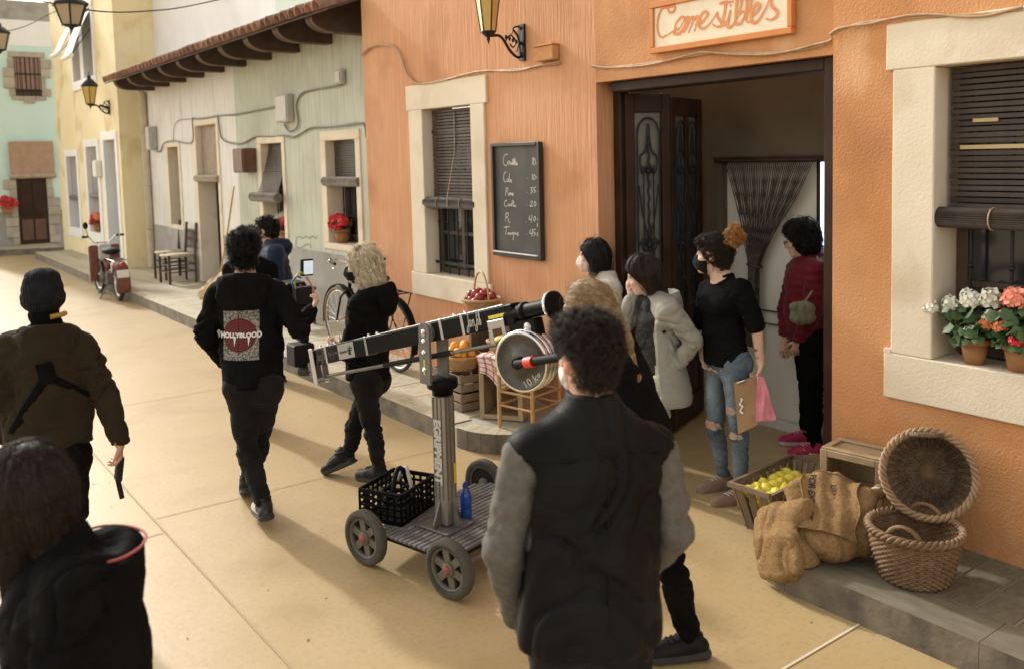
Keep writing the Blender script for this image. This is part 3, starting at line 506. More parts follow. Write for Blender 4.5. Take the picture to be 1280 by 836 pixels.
# door frame
f = MB()
f.cbox((4.46, 2.852, 0), (4.60, 2.99, 2.66), .008); f.cbox((4.56, 4.742, 0), (4.66, 4.819, 2.66), .008); f.cbox((4.47, 2.99, 2.585), (4.62, 4.742, 2.659), .008)
f.build('door_frame', M_wood, oh)
def door_leaf(p, q, z0, z1, th=.045, glass=True, seed=0):
    """leaf between plan points p and q: stiles, rails, panels below, arched glazed grille above"""
    p = Vector((*p, 0)); q = Vector((*q, 0)); L = (q-p).length; d = (q-p)/L; nrm = Vector((d.y, -d.x, 0))    # nrm looks to the street
    T = lambda x, z, o=0: tuple(p+d*x+nrm*o+Vector((0, 0, z)))
    def bx(mb, x0, x1, za, zb, o0=-th/2, o1=th/2, c=.006):
        t = MB(); t.cbox((x0, o0, za), (x1, o1, zb), c); mb.add([T(x, z, o) for x, o, z in t.v], [f[::-1] for f in t.f])
    s = MB(); st = min(.085, L*.19); zm = z0+(z1-z0)*.335
    bx(s, 0, st, z0, z1); bx(s, L-st, L, z0, z1)
    for za, zb in ((z0, z0+.19), (zm-.06, zm+.06), (z1-.14, z1)): bx(s, st, L-st, za, zb, -th/2+.002, th/2-.002)
    leaf = s.build('door_leaf', M_wood, oh)
    k = 1 if L < .5 else 2; wv = (L-2*st)/k
    for i in range(k):
        x0 = st+wv*i+.01; x1 = st+wv*(i+1)-.01; pn = MB()
        bx(pn, x0, x1, z0+.195, zm-.065, -.008, .010); bx(pn, x0+.035, x1-.035, z0+.24, zm-.11, .0105, .020, .008); pn.build('door_panel', M_wood, leaf)
        if k > 1 and i: mm = MB(); bx(mm, st+wv*i-.03, st+wv*i+.03, z0+.19, z1-.14, -.018, .0225); mm.build('mullion', M_wood, leaf)
        gl = MB(); bx(gl, x0, x1, zm+.06, z1-.14, -.006, -.002, .0005); gl.build('pane', M_shopglass, leaf)
        ir = MB(); xm = (x0+x1)/2; hw = (x1-x0)/2-.012; zt = z1-.17; zb = zm+.08; o = .016
        ir.tube([T(xm-hw, zb, o), T(xm-hw, zt-hw*1.6, o)]+[T(xm-hw*math.cos(a), zt-hw*1.6+hw*1.5*math.sin(a), o) for a in [math.pi*j/12 for j in range(1, 12)]]+[T(xm+hw, zt-hw*1.6, o), T(xm+hw, zb, o)], .007, 6)
        for sg in (-1, 1):
            ir.tube([T(xm+sg*hw*.45, zb, o), T(xm+sg*hw*.45, zt-.36, o)], .0055, 6)
            ir.tube([T(*v, o) for v in crom([(xm+sg*hw*.05, zt-.34), (xm+sg*hw*.55, zt-.42), (xm+sg*hw*.75, zt-.30), (xm+sg*hw*.25, zt-.24), (xm, zt-.05)], 4)], .006, 6)
            ir.tube([T(*v, o) for v in crom([(xm+sg*hw*.9, zt-.5), (xm+sg*hw*.5, zt-.75), (xm+sg*hw*.1, zt-.92), (xm+sg*hw*.6, zt-1.1), (xm+sg*hw*.9, zb+.1)], 4)], .0055, 6)
            for zc in (zt-.95, zb+.22): ir.tube([T(xm+sg*(hw*.45+.035*math.cos(a)*(1-j/22)), zc+.06*math.sin(a)*(1-j/22), o) for j, a in enumerate([.6*j for j in range(18)])], .005, 5)
        pts = [T(xm+.006*math.sin(z*60), z, o) for z in np.linspace(zb, zt-.06, 44)]; ir.tube(pts, .008, 6)
        for zc in (zt-.40, zt-.95, zb+.22): t = MB(); ir.ball(T(xm, zc, o), .022, 8)
        for zc in (zt-.93, zb+.20): ir.tube([T(xm-hw, zc, o), T(xm+hw, zc, o)], .006, 5)
        ir.build('iron_grille', M_iron, leaf)
    if L > .5:
        h = MB(); h.ball(T(L-.05, z0+1.02, .05), .022, 8); h.build('handle', M_iron, leaf)
    return leaf
M_shopglass = mat('dusty door glass', (.20, .19, .165), .25, (.13, .125, .11), 5, spec=.5)
door_leaf((4.60, 4.735), (4.925, 4.60), .02, 2.58)
door_leaf((4.935, 4.615), (5.56, 4.865), .02, 2.56)
b = MB(); b.cbox((4.905, 4.585, 1.52), (4.945, 4.62, 1.66), .004); b.build('door_lock', M_iron, oh)
# shop interior
def quadx(X, y0, y1, z0, z1, m, name, par, flip=False):
    s = MB(); s.add([(X, y0, z0), (X, y1, z0), (X, y1, z1), (X, y0, z1)], [(0, 3, 2, 1)]); return s.build(name, m, par)
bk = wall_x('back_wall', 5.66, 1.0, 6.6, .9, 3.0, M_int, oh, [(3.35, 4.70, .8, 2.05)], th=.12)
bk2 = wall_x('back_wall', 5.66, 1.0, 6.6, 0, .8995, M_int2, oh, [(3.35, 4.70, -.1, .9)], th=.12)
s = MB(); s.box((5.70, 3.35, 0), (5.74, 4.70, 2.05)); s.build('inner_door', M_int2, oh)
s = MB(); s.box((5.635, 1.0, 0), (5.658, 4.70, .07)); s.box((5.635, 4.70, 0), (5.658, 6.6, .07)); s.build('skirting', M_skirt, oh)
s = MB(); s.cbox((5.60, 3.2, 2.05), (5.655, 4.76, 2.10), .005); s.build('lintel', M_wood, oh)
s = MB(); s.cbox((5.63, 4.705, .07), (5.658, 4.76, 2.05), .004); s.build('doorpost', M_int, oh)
s = MB(); s.box((4.75, 6.6, 0), (5.9, 6.7, 3)); s.box((4.72, .9, 0), (5.9, 1.0, 3)); s.build('side_wall', M_int2, oh)  # unseen side walls, given the pale paint to bounce light into the shop
s = MB(); s.box((5.690, 3.72, 1.42), (5.697, 3.835, 2.045)); s.build('lit_window', M_lit, oh)
s = MB(); s.cbox((5.675, 3.836, .02), (5.698, 3.862, 2.05), .003); s.build('window_post', M_wood, oh)
# bead curtain: strands gathered to one side
cu = thing('bead_curtain', 'beaded strand curtain gathered to the left in the inner doorway', 'curtain', (5.60, 4.3, 2.06))
bead = 0
for k in range(46):
    f = k/45; yt = 4.64-f*.80; s = MB(); g_ = 4.40-f*.085; yb = 4.455-f*.13; xw = 5.60+.030*math.sin(k*2.1)
    pts = [(5.605, yt, 2.055), (5.600+.01*math.sin(k), yt+(g_-yt)*.32-.01, 1.80), (xw, yt+(g_-yt)*.74, 1.50), (xw, g_, 1.26), (xw-.005, g_+.01, 1.05), (xw, yb, .62)]
    P = crom(pts, 5); s.tube(P, [.0055 if i % 2 else .0035 for i in range(len(P))], 5)
    s.build('bead_strand', M_bead, cu)
s = MB(); s.tube([(5.60, 3.80, 2.062), (5.60, 4.68, 2.062)], .010, 8); s.build('curtain_rail', M_wood, cu)
s = MB(); s.tube([(5.60+.045*math.cos(a), 4.358+.062*math.sin(a), 1.255+.01*math.sin(a)) for a in [2*math.pi*k/14 for k in range(14)]], .008, 6, closed=True); s.build('tie_back', M_bead, cu)

# painted sign
sg = thing('shop_sign', 'white sign board in orange frame with hand painted orange lettering above the doorway', 'sign', (4.39, 3.67, 2.81))
s = MB(); s.box((4.366, 3.16, 2.84), (4.392, 4.20, 3.095)); s.build('board', mat('painted sign white', (.82, .72, .56), .6, (.78, .66, .50), 6), sg)
s = MB(); s.cbox((4.352, 3.125, 2.80), (4.394, 4.235, 2.8395), .004); s.cbox((4.352, 3.125, 3.0955), (4.394, 4.235, 3.135), .004); s.cbox((4.353, 3.125, 2.84), (4.393, 3.158, 3.095), .004); s.cbox((4.353, 4.202, 2.84), (4.393, 4.235, 3.095), .004)
s.build('frame', mat('orange sign frame', (.62, .22, .045), .55, (.55, .19, .04), 8), sg)
s = MB()
for L in SIGN:
    P = crom(L, 6); n = len(P); w = [.0185*(.50+.55*abs(math.sin(i*math.pi/max(1, n-1)+.4))) for i in range(n)]
    P = [(p[0], min(p[1], 3.088)) for p in P]
    ribbon(s, P, w, lambda a, c, o=SIGN.index(L): (4.3645-.0003*o, a, c), lift=Vector((-.000012, 0, 0)))
o = s.build('lettering', mat('orange sign paint', (.72, .25, .05), .55, (.62, .20, .04), 30), sg)
# chalkboard
cb = thing('chalkboard', 'tall black chalkboard price list with wooden frame hung on orange wall', 'chalkboard', (4.39, 5.76, 1.32))
s = MB(); s.box((4.372, 5.47, 1.35), (4.392, 6.055, 2.225)); s.build('board', mat('chalkboard slate', (.030, .030, .030), .6, (.05, .05, .049), 4, dirt=(.075, .074, .07), dscale=3, dlo=.45, dhi=.75), cb)
s = MB(); s.cbox((4.348, 5.437, 1.315), (4.394, 5.4695, 2.252), .004); s.cbox((4.348, 6.0555, 1.315), (4.394, 6.086, 2.252), .004); s.cbox((4.345, 5.47, 2.2255), (4.393, 6.055, 2.254), .004); s.cbox((4.349, 5.47, 1.316), (4.393, 6.055, 1.3495), .004)
s.build('frame', mat('chalkboard frame', (.022, .020, .018), .5), cb)
s = MB(); s.box((4.325, 5.47, 1.352), (4.3475, 6.055, 1.360)); s.build('chalk_ledge', M_skirt, cb)
s = MB()
for L in CHALK: ribbon(s, crom([(a-.001, c) for a, c in L], 4), .0060, lambda a, c: (4.3700, a, c), lift=Vector((-.00004, 0, 0)))
tag(s.build('chalk_writing', mat('chalk', (.62, .60, .55), .9), cb), kind='stuff')

# cables along the walls
def cable(label, pts2, X, m, r=.0075, n=2, group='cables along the house walls'):
    s = MB(); random.seed(len(pts2))
    for k in range(n):
        P = crom([(X-(.010*(k % 2)), a, c+.012*k*math.sin(i*1.3+k)) for i, (a, c) in enumerate(pts2)], 6); s.tube(P, r, 6)
    return tag(s.build('cable', m), label, 'cable', group)
cable('twisted cable dropping from the corner and running over the left orange wall window', CAB_OL, 4.383, M_wire)
cable('painted cable sagging below the hand painted shop sign', CAB_OM, 4.383, M_wire)
cable('cable running over the cream surround of the right flower window', CAB_OR, 4.318, M_wire)
cable('grey cable from the drainpipe meter looping over the white house door', CAB_G1, 4.742, M_wireg, .008)
cable('grey cable sagging above both windows of the pale green house', CAB_G2, 4.742, M_wireg, .008)
cable('grey cable rising from the big meter box to the small box on the green wall', CAB_G3, 4.742, M_wireg, .008)
cable('short grey cable hooked above the narrow slit window', CAB_G4, 4.738, M_wireg, .006, 1)
jb = thing('junction_box', 'orange painted junction box beside the wall lantern', 'box', (4.39, 5.33, 2.87))
s = MB(); s.cbox((4.33, 5.22, 2.865), (4.398, 5.44, 2.975), .006); s.build('case', M_orange2, jb); s = MB(); s.cbox((4.322, 5.215, 2.9755), (4.398, 5.445, 2.988), .003); s.build('lid', M_orange2, jb)

# ------------------------------------------------------------------ white and green terrace
gh = thing('green_house', 'pale green house with grey dado and two framed windows next to orange house', 'house', (4.9, 10.8, 0))
wh = thing('white_house', 'white streaked house with grey dado and dark door under tiled eave', 'house', (4.9, 15.5, 0))
wall_x('wall', 4.76, 8.38, 13.188, 0, 4.02, M_green, gh, [(9.27, 10.16, 1.10, 2.44), (11.42, 12.26, .98, 2.44)], th=.4)
wall_x('wall', 4.76, 13.19, 18.3, 0, 4.02, M_white, wh, [(14.02, 15.10, .14, 2.80), (16.04, 16.76, 1.02, 2.50)], th=.4)
def dado(par, spans):
    for a, b in spans:
        s = MB(); s.cbox((4.748, a, 0), (4.80, b, 1.0), .004); s.build('dado', M_wains, par)
dado(gh, [(8.38, 11.37), (12.35, 13.188)]); dado(wh, [(13.19, 13.95), (15.22, 17.85)])
surround(gh, 4.76, 9.20, 10.25, 1.06, 2.50, 9.32, 10.11, 1.135, 2.385, ear=0, depth=.30, proud=.02)
surround(gh, 4.76, 11.37, 12.34, .96, 2.50, 11.47, 12.21, 1.02, 2.40, ear=0, depth=.30, proud=.02)
surround(wh, 4.76, 13.95, 15.22, .15, 2.86, 14.06, 15.07, .15, 2.765, ear=0, depth=.34, proud=.02, door=True)
surround(wh, 4.76, 15.98, 16.84, .98, 2.53, 16.09, 16.71, 1.06, 2.45, ear=0, depth=.32, proud=.018)
window(gh, 4.98, 9.325, 10.105, 1.14, 2.38, bars=5, hbars=2); window(gh, 4.98, 11.475, 12.205, 1.025, 2.395, bars=4, hbars=2); window(wh, 4.98, 16.095, 16.705, 1.065, 2.445, bars=3, hbars=2)
s = MB(); s.box((5.04, 14.065, .15), (5.08, 15.065, 2.76)); o = s.build('door', M_wood, wh)
for za, zb in ((.3, .95), (1.05, 1.9)):
    for ya, yb in ((14.12, 14.54), (14.60, 15.02)): s = MB(); s.cbox((5.025, ya, za), (5.0395, yb, zb), .006); s.build('door_panel', M_wood, o)
roller_blind('dark blind hanging straight with grey roll in the green window near the orange corner', 4.86, 9.34, 10.09, 1.89, 2.37, 'roller blinds in the windows', M_slat, M_slatg, joined=True, roll=.06, over=.10, rollx=.10, cord=False)
roller_blind('weathered blind pushed out at the foot over the green window with red flowers', 4.86, 11.49, 12.19, 1.66, 2.385, 'roller blinds in the windows', M_slat, M_slatg, joined=True, roll=.065, over=.12, kick=.20, rollx=.03, cord=False)
roller_blind('pale straw blind half rolled over the white house door', 4.84, 14.08, 15.05, 1.90, 2.755, 'roller blinds in the windows', M_slatl, M_slatl, joined=True, roll=.055, over=.07, rollx=.10, cord=False)
# eave: tiles, brackets, boards
tmb = MB(); n = 8
prof = [(.092*math.cos(math.pi*k/n), .105*math.sin(math.pi*k/n)) for k in range(n+1)]; pin = [(.078*math.cos(math.pi*k/n), .090*math.sin(math.pi*k/n)) for k in range(n+1)]
L_ = .50; vs = [(0, a, c) for a, c in prof]+[(0, a, c) for a, c in pin]+[(L_, a*.84, c*.84+.0) for a, c in prof]+[(L_, a*.8, c*.8) for a, c in pin]; q = n+1
fs = []
for i in range(n): fs += [(i, i+1, 2*q+i+1, 2*q+i), (q+i+1, q+i, 3*q+i, 3*q+i+1), (i, q+i, q+i+1, i+1)]
tmb.add(vs, fs, 0, True); TILE = tmb.mesh('roof_tile', M_tile)
def eave(par, y0, y1, bk):
    s = MB(); a = math.atan2(.30, .80)
    s.add([(4.02, y0, 3.660), (4.02, y1, 3.660), (5.0, y1, 4.02), (5.0, y0, 4.02), (4.02, y0, 3.685), (4.02, y1, 3.685), (5.0, y1, 4.045), (5.0, y0, 4.045)], [(0, 1, 2, 3), (4, 7, 6, 5), (0, 4, 5, 1), (1, 5, 6, 2), (3, 7, 4, 0)])
    s.build('eave_board', M_eave, par)
    nT = int((y1-y0)/.205)
    for i in range(nT):
        yy = y0+.205*(i+.5)
        for j in range(2):
            o = link('roof_tile', TILE, par); o.matrix_parent_inverse = Matrix(); w_ = wmat(par)
            o.location = Vector((3.95+.42*j+random.uniform(-.012, .012), yy+random.uniform(-.01, .01), 3.672+.155*j))-Vector(w_.translation)
            o.rotation_euler = (random.uniform(-.05, .05), -a+.02, random.uniform(-.02, .02))
    for yb in bk:
        s = MB(); w = .17
        pr = [(4.06, 3.672)]+[(4.33-.25*math.cos(t), 3.67-.145*math.sin(t)) for t in [math.pi/2*k/9 for k in range(10)]]+[(4.759, 3.525), (4.759, 3.928)]
        nP = len(pr); s.add([(x, yb-w/2, z) for x, z in pr]+[(x, yb+w/2, z) for x, z in pr], [tuple(range(nP)), tuple(range(nP, 2*nP))[::-1]]+[(i, nP+i, nP+(i+1) % nP, (i+1) % nP) for i in range(nP)])
        o = s.build('eave_bracket', M_eave, par)
        for sd in (-1,):
            e = MB(); e.tube([(x-.004, yb+sd*(w/2-.004), z-.004) for x, z in pr[1:-2]], .013, 6); e.build('moulding', M_eavel, o)
eave(gh, 8.38, 13.188, [8.98, 9.90, 10.84, 11.77, 12.71]); eave(wh, 13.19, 17.9, [13.63, 14.58, 15.52, 16.48, 17.42])
s = MB(); s.box((5.05, 8.3, 4.02), (5.3, 12.2, 7.5)); s.build('upper_wall', M_mint, gh)
s = MB(); s.box((5.05, 12.2, 4.02), (5.3, 13.0, 7.5)); s.box((5.05, 13.0, 4.02), (5.3, 18.3, 7.5)); s.build('upper_wall', M_white2, wh)
dp = thing('drainpipe', 'cream drainpipe with collars at the yellow and white house corner', 'pipe', (4.69, 17.95, .15))
s = MB(); s.tube([(4.69, 17.95, .16), (4.69, 17.95, 3.5), (4.6, 17.95, 3.62)], .07, 12); s.build('pipe', M_pipe, dp)
for z in (.9, 1.75, 2.75): s = MB(); s.lathe([(.07, 0), (.082, 0), (.082, .05), (.07, .05)], 14, (4.69, 17.95, z)); s.build('collar', M_pipe, dp)
def mbox(label, lo, hi, m=M_grey, name='meter_box', extra=None):
    c = [(a+b)/2 for a, b in zip(lo, hi)]; t = thing(name, label, 'box', (hi[0], c[1], lo[2]))
    s = MB(); s.cbox(lo, hi, .012); s.build('case', m, t); s = MB(); s.cbox((lo[0]-.010, lo[1]+.02, lo[2]+.025), (lo[0]-.0005, hi[1]-.02, hi[2]-.02), .006); s.build('lid', m, t)
    return t
mbox('large grey meter box above the green house window', (4.66, 11.02, 2.66), (4.757, 11.40, 3.02)); mbox('small grey junction box high on the green wall', (4.69, 9.50, 3.03), (4.757, 9.66, 3.20))
mbox('grey meter box mounted beside the drainpipe', (4.62, 17.35, 2.42), (4.757, 17.62, 2.86))
lb = mbox('brown wooden letter box open at one side on the green wall', (4.56, 12.42, 2.0), (4.757, 12.82, 2.35), M_brown, 'letter_box')
s = MB()
for L in GRAF: ribbon(s, crom(L, 4), .012, lambda a, c: (4.7545, a, c))
s.build('graffiti', mat('grey scribble', (.25, .25, .22), .9), gh)

# ------------------------------------------------------------------ yellow house
yh = thing('yellow_house', 'tall yellow house with white framed windows and white awnings', 'house', (4.6, 21, 0))
wall_x('wall', 4.31, 18.25, 24.4, 0, 7.2, M_yellow, yh, [(22.22, 23.50, .66, 2.44), (20.15, 21.30, .66, 2.62), (18.56, 19.62, .14, 2.72), (21.15, 21.95, 4.02, 5.4), (19.95, 20.85, 4.02, 5.4)], th=.5)
s = MB(); s.box((4.812, 18.25, 0), (5.6, 18.45, 7.2)); s.build('side_wall', M_yellow, yh)
WS = M_white2
surround(yh, 4.31, 22.10, 23.62, .50, 2.54, 22.30, 23.42, .72, 2.38, WS, ear=0, depth=.36); surround(yh, 4.31, 20.02, 21.42, .46, 2.72, 20.22, 21.22, .72, 2.56, WS, ear=0, depth=.36)
surround(yh, 4.31, 18.45, 19.75, .15, 2.82, 18.62, 19.56, .15, 2.66, WS, ear=0, depth=.40, door=True)
s = MB(); s.cbox((4.27, 19.80, 3.82), (4.36, 22.10, 4.02), .01); s.cbox((4.275, 19.82, 4.02), (4.67, 19.96, 5.40), .01); s.cbox((4.275, 20.84, 4.02), (4.67, 21.16, 5.40), .01); s.cbox((4.275, 21.94, 4.02), (4.67, 22.08, 5.40), .01); s.cbox((4.27, 19.80, 5.40), (4.67, 22.10, 5.62), .01); s.build('window_surround', WS, yh)
window(yh, 4.60, 22.31, 23.41, .73, 2.37, bars=0, hbars=0); window(yh, 4.60, 20.23, 21.21, .73, 2.55, bars=0, hbars=0); window(yh, 4.62, 19.97, 20.83, 4.03, 5.39, bars=0, hbars=0); window(yh, 4.62, 21.17, 21.93, 4.03, 5.39, bars=0, hbars=0)
s = MB(); s.box((4.68, 18.625, .15), (4.72, 19.555, 2.655)); s.build('door', M_wood, yh)
M_awn = mat('white awning cloth', (.82, .80, .76), .8, (.76, .74, .70), 5)
for (ya, yb, lab, ln) in ((19.97, 20.83, 'white cloth awning nearest the drainpipe, hanging long', .95), (21.17, 21.93, 'shorter white awning with rolled foot on the yellow house upper window', .78)):
    t = thing('awning', lab, 'awning', (4.3, (ya+yb)/2, 5.36), 0, 'white awnings on the yellow house')
    s = MB(); n = 8; P = [(4.30-.42*(k/n)**.8, 5.36-ln*(k/n)) for k in range(n+1)]
    s.add([(x, ya, z) for x, z in P]+[(x, yb, z) for x, z in P]+[(x+.01, ya, z) for x, z in P]+[(x+.01, yb, z) for x, z in P], [(i, i+1, n+2+i, n+1+i) for i in range(n)]+[(2*n+2+i, 3*n+3+i, 3*n+4+i, 2*n+3+i) for i in range(n)], 0, True); s.build('cloth', M_awn, t)
    s = MB(); s.tube([(P[-1][0], ya-.03, P[-1][1]), (P[-1][0], yb+.03, P[-1][1])], .045, 12); s.build('roll', M_awn, t)
    s = MB(); [s.tube([(4.30, y, 5.0), (P[-1][0], y, P[-1][1])], .008, 5) for y in (ya, yb)]; s.build('awning_arm', M_iron, t)
for (ya, yb, z, lab) in ((22.28, 23.44, 1.42, 'grey rolled blind in the far yellow house window'), (20.2, 21.24, 1.5, 'grey rolled blind above red flowers in the yellow house')):
    t = thing('rolled_blind', lab, 'blind', (4.36, (ya+yb)/2, z), 0, 'rolled blinds of the yellow house'); s = MB(); s.tube([(4.36, ya, z), (4.36, yb, z)], .055, 12); s.build('roll', M_slatg, t); s = MB(); [s.tube([(4.36, y, z), (4.36, y, z+.9)], .006, 5) for y in (ya+.2, yb-.2)]; s.build('cord', M_wire, t)
mbox('white meter box beside the yellow house door', (4.20, 19.86, 1.92), (4.305, 20.2, 2.26), M_skirt)

# ------------------------------------------------------------------ teal house
th = thing('teal_house', 'teal house with stone framed door and window closing the street', 'house', (3.6, 26.4, 0))
def wall_y(name, Y, x0, x1, z0, z1, m, par, th_=.3):
    s = MB(); s.box((x0, Y, z0), (x1, Y+th_, z1)); return s.build(name, m, par)
wall_y('wall', 26.2, 2.1, 5.4, 1.02, 5.30, M_teal, th); wall_y('lower_wall', 26.19, 2.1, 5.4, 0, 1.0195, M_wains, th); wall_y('upper_wall', 26.21, 2.1, 5.4, 5.3005, 5.95, M_white2, th, .28); wall_y('ceiling_stand_in', 26.22, 2.1, 5.4, 5.9505, 6.45, M_wains, th, .26)  # topmost grey strip is added, a stand-in for the stage ceiling beyond
s = MB(); s.box((3.72, 26.165, 4.0), (4.33, 26.188, 5.0)); w = s.build('window', M_wood2, th)
for k in range(6): s = MB(); s.tube([(3.78+.098*k, 26.13, 4.0), (3.78+.098*k, 26.13, 5.0)], .010, 6); s.build('window_bar', M_iron, w)
for z in (4.12, 4.55): s = MB(); s.box((3.72, 26.122, z), (4.33, 26.138, z+.03)); s.build('crossbar', M_iron, w)
for k in range(5): s = MB(); s.box((3.735+.12*k, 26.155, 4.18), (3.835+.12*k, 26.164, 4.98)); s.build('shutter_board', mat('pink brown board', (.34, .21, .17), .7, (.28, .17, .13), 8) if k == 0 else bpy.data.materials['pink brown board'], w)
def stones(cx0, cx1, z0, z1, ws, top=True, bot=True):
    random.seed(3); z = z0
    while z < z1-.05:
        h = random.uniform(.16, .30); h = min(h, z1-z)
        for sd in (-1, 1):
            wv = random.choice(ws); xa = cx0-wv if sd < 0 else cx1
            s = MB(); s.cbox((xa, 26.15, z+.004), (xa+wv, 26.1895, z+h-.004), .012); s.build('stone', M_stone, th)
        z += h
    if top: s = MB(); s.cbox((cx0-.12, 26.15, z1), (cx1+.12, 26.1895, z1+.14), .012); s.build('stone', M_stone, th)
    if bot:
        for k in range(3): wv = (cx1-cx0+.2)/3; s = MB(); s.cbox((cx0-.1+wv*k+.004, 26.15, z0-.10-.08*(k % 2)), (cx0-.1+wv*(k+1)-.004, 26.1895, z0), .012); s.build('stone', M_stone, th)
stones(3.72, 4.33, 4.0, 5.0, (.10, .14, .22, .26)); stones(3.59, 4.29, .15, 1.95, (.14, .16, .26, .30), True, False)
s = MB(); s.box((3.595, 26.165, .15), (4.285, 26.187, 1.93)); d = s.build('door', M_wood, th)
for xa in (3.66, 3.96):
    for za, zb in ((.26, .80), (.92, 1.85)): s = MB(); s.cbox((xa, 26.15, za), (xa+.26, 26.1645, zb), .006); s.build('door_panel', mat('worn door panel', (.13, .06, .035), .55, (.09, .04, .025), 6) if za < .5 else M_wood, d)
t = thing('roller_blind', 'tan cloth roller blind above the stone framed far door', 'blind', (4.0, 26.1, 2.85), 0, 'roller blinds in the windows')
s = MB(); s.box((3.46, 26.10, 1.98), (4.50, 26.11, 2.83)); s.build('cloth', mat('tan blind', (.44, .29, .20), .8, (.38, .24, .16), 6, wave=(60, 0, (0, 0, 1), .3, 'Z')), t); s = MB(); s.tube([(3.44, 26.10, 1.93), (4.52, 26.10, 1.93)], .065, 12); s.build('roll', M_slatl, t)
# ------------------------------------------------------------------ props
M_crate = mat('old crate wood', (.16, .11, .07), .8, (.24, .17, .11), 6, bump=.4, bscale=4, bdist=.004, bstretch=(1.5, 14, 14), rand=.2, dirt=(.08, .055, .035), dscale=4)
M_cratel = mat('pale crate wood', (.36, .25, .14), .75, (.44, .32, .19), 5, bump=.4, bscale=4, bdist=.004, bstretch=(1.5, 14, 14), rand=.12, dirt=(.2, .13, .07), dscale=3)
M_wick = mat('brown wicker', (.15, .082, .038), .65, (.23, .135, .068), 30, bump=.5, bscale=90, bdist=.003, dirt=(.13, .075, .035), dscale=5, dlo=.5, dhi=.8)
M_wickd = mat('greyed wicker', (.11, .072, .042), .75, (.19, .13, .08), 30, bump=.6, bscale=90, bdist=.004, dirt=(.05, .033, .02), dscale=5)
M_wickr = mat('worn rim wicker', (.27, .165, .085), .65, (.36, .235, .13), 25, bump=.4, bscale=80, bdist=.003)
M_wickl = mat('honey wicker', (.46, .27, .11), .6, (.55, .35, .17), 25, bump=.4, bscale=80, bdist=.003)
M_jute = mat('burlap', (.23, .135, .058), .95, (.31, .195, .09), 80, .35, .65, bump=.9, bscale=150, bdist=.006, dirt=(.17, .09, .032), dscale=5, dlo=.48, dhi=.72, spec=.1, wrinkle=(11, .010, (1, 1, 1.4)))
M_black = mat('black paint', (.0045, .0045, .005), .5, spec=.10, bump=.05, bscale=60)
M_blackm = mat('matt black', (.011, .011, .0115), .7, spec=.25)
M_alu = mat('brushed aluminium', (.42, .41, .39), .38, metal=.9, bump=.15, bscale=2, bstretch=(4, 4, 90), bdist=.002)
M_chrome = mat('chrome rim', (.75, .75, .76), .12, metal=1)
M_iron2 = mat('grey cast iron', (.14, .135, .125), .5, (.20, .19, .175), 14, metal=.5, bump=.3, bscale=50, bdist=.003)
M_plate = mat('dark cast plate', (.06, .057, .052), .42, (.10, .095, .088), 14, metal=.4, bump=.3, bscale=50, bdist=.003)
M_tyre = mat('grey rubber tyre', (.085, .077, .06), .8, (.06, .054, .045), 9, bump=.2, bscale=60, bdist=.003)
M_tyreb = mat('black tyre', (.022, .021, .020), .7, bump=.2, bscale=80)
M_side = mat('dark tyre side', (.035, .031, .024), .8, (.055, .05, .04), 14)
M_rim = mat('olive plastic rim', (.125, .108, .078), .55)
M_red = mat('red paint', (.45, .03, .02), .4)
M_maroon = mat('dusty red paint', (.13, .035, .025), .5, (.20, .075, .05), 12, dirt=(.10, .05, .035), dscale=9)
M_terra = mat('terracotta', (.30, .135, .05), .75, (.37, .175, .075), 8, bump=.2, bscale=60)
M_leaf = mat('dark leaves', (.035, .075, .025), .5, (.06, .12, .035), 30)
M_fwhite = mat('white petals', (.82, .80, .72), .6, (.74, .74, .60), 60)
M_forange = mat('orange petals', (.78, .22, .09), .6, (.85, .32, .14), 50); M_fred = mat('red petals', (.60, .02, .03), .55, (.70, .05, .06), 50); M_fpink = mat('coral petals', (.82, .25, .17), .6, (.88, .36, .26), 50)
M_gdeck = mat('ribbed deck rubber', (.10, .095, .088), .6, (.17, .16, .15), 12, dirt=(.30, .285, .26), dscale=9, dlo=.55, dhi=.8)
M_vinyl = mat('grey sticker', (.42, .41, .38), .4)
M_silver = mat('silver print', (.50, .48, .44), .45)
M_yel = mat('yellow sticker', (.65, .50, .03), .5)
M_amber = mat('amber lantern glass', (.55, .36, .10), .25, (.62, .42, .14), 6, spec=.6)
M_amberb = mat('lit lantern glass', (.8, .6, .3), .3, emit=(1.0, .66, .26, .55))

def slat_crate(label, loc, w, d, h, rot, m, group=None, n=3, name='wooden_crate', cat='crate'):
    """crate of slats nailed on corner posts, open on top; w along x, d along y"""
    t = thing(name, label, cat, loc, rot, group); hh = h/n
    for k in range(n):
        z0 = hh*k+.006; z1 = hh*(k+1)-.006
        for (lo, hi) in (((0, 0, z0), (w, .012, z1)), ((0, d-.012, z0), (w, d, z1)), ((0, .013, z0), (.012, d-.013, z1)), ((w-.012, .013, z0), (w, d-.013, z1))):
            s = MB(); s.cbox(lo, hi, .003); s.build('slat', m, t, local=True)
    for (a, b) in ((.013, .013), (w-.038, .013), (.013, d-.038), (w-.038, d-.038)): s = MB(); s.box((a, b, .004), (a+.025, b+.025, h-.002)); s.build('corner_post', m, t, local=True)
    for k in range(4): q = d/4; s = MB(); s.box((.014, q*k+.014*(k == 0)+.003, .001), (w-.014, q*(k+1)-.003-.014*(k == 3), .010)); s.build('bottom_slat', m, t, local=True)
    return t
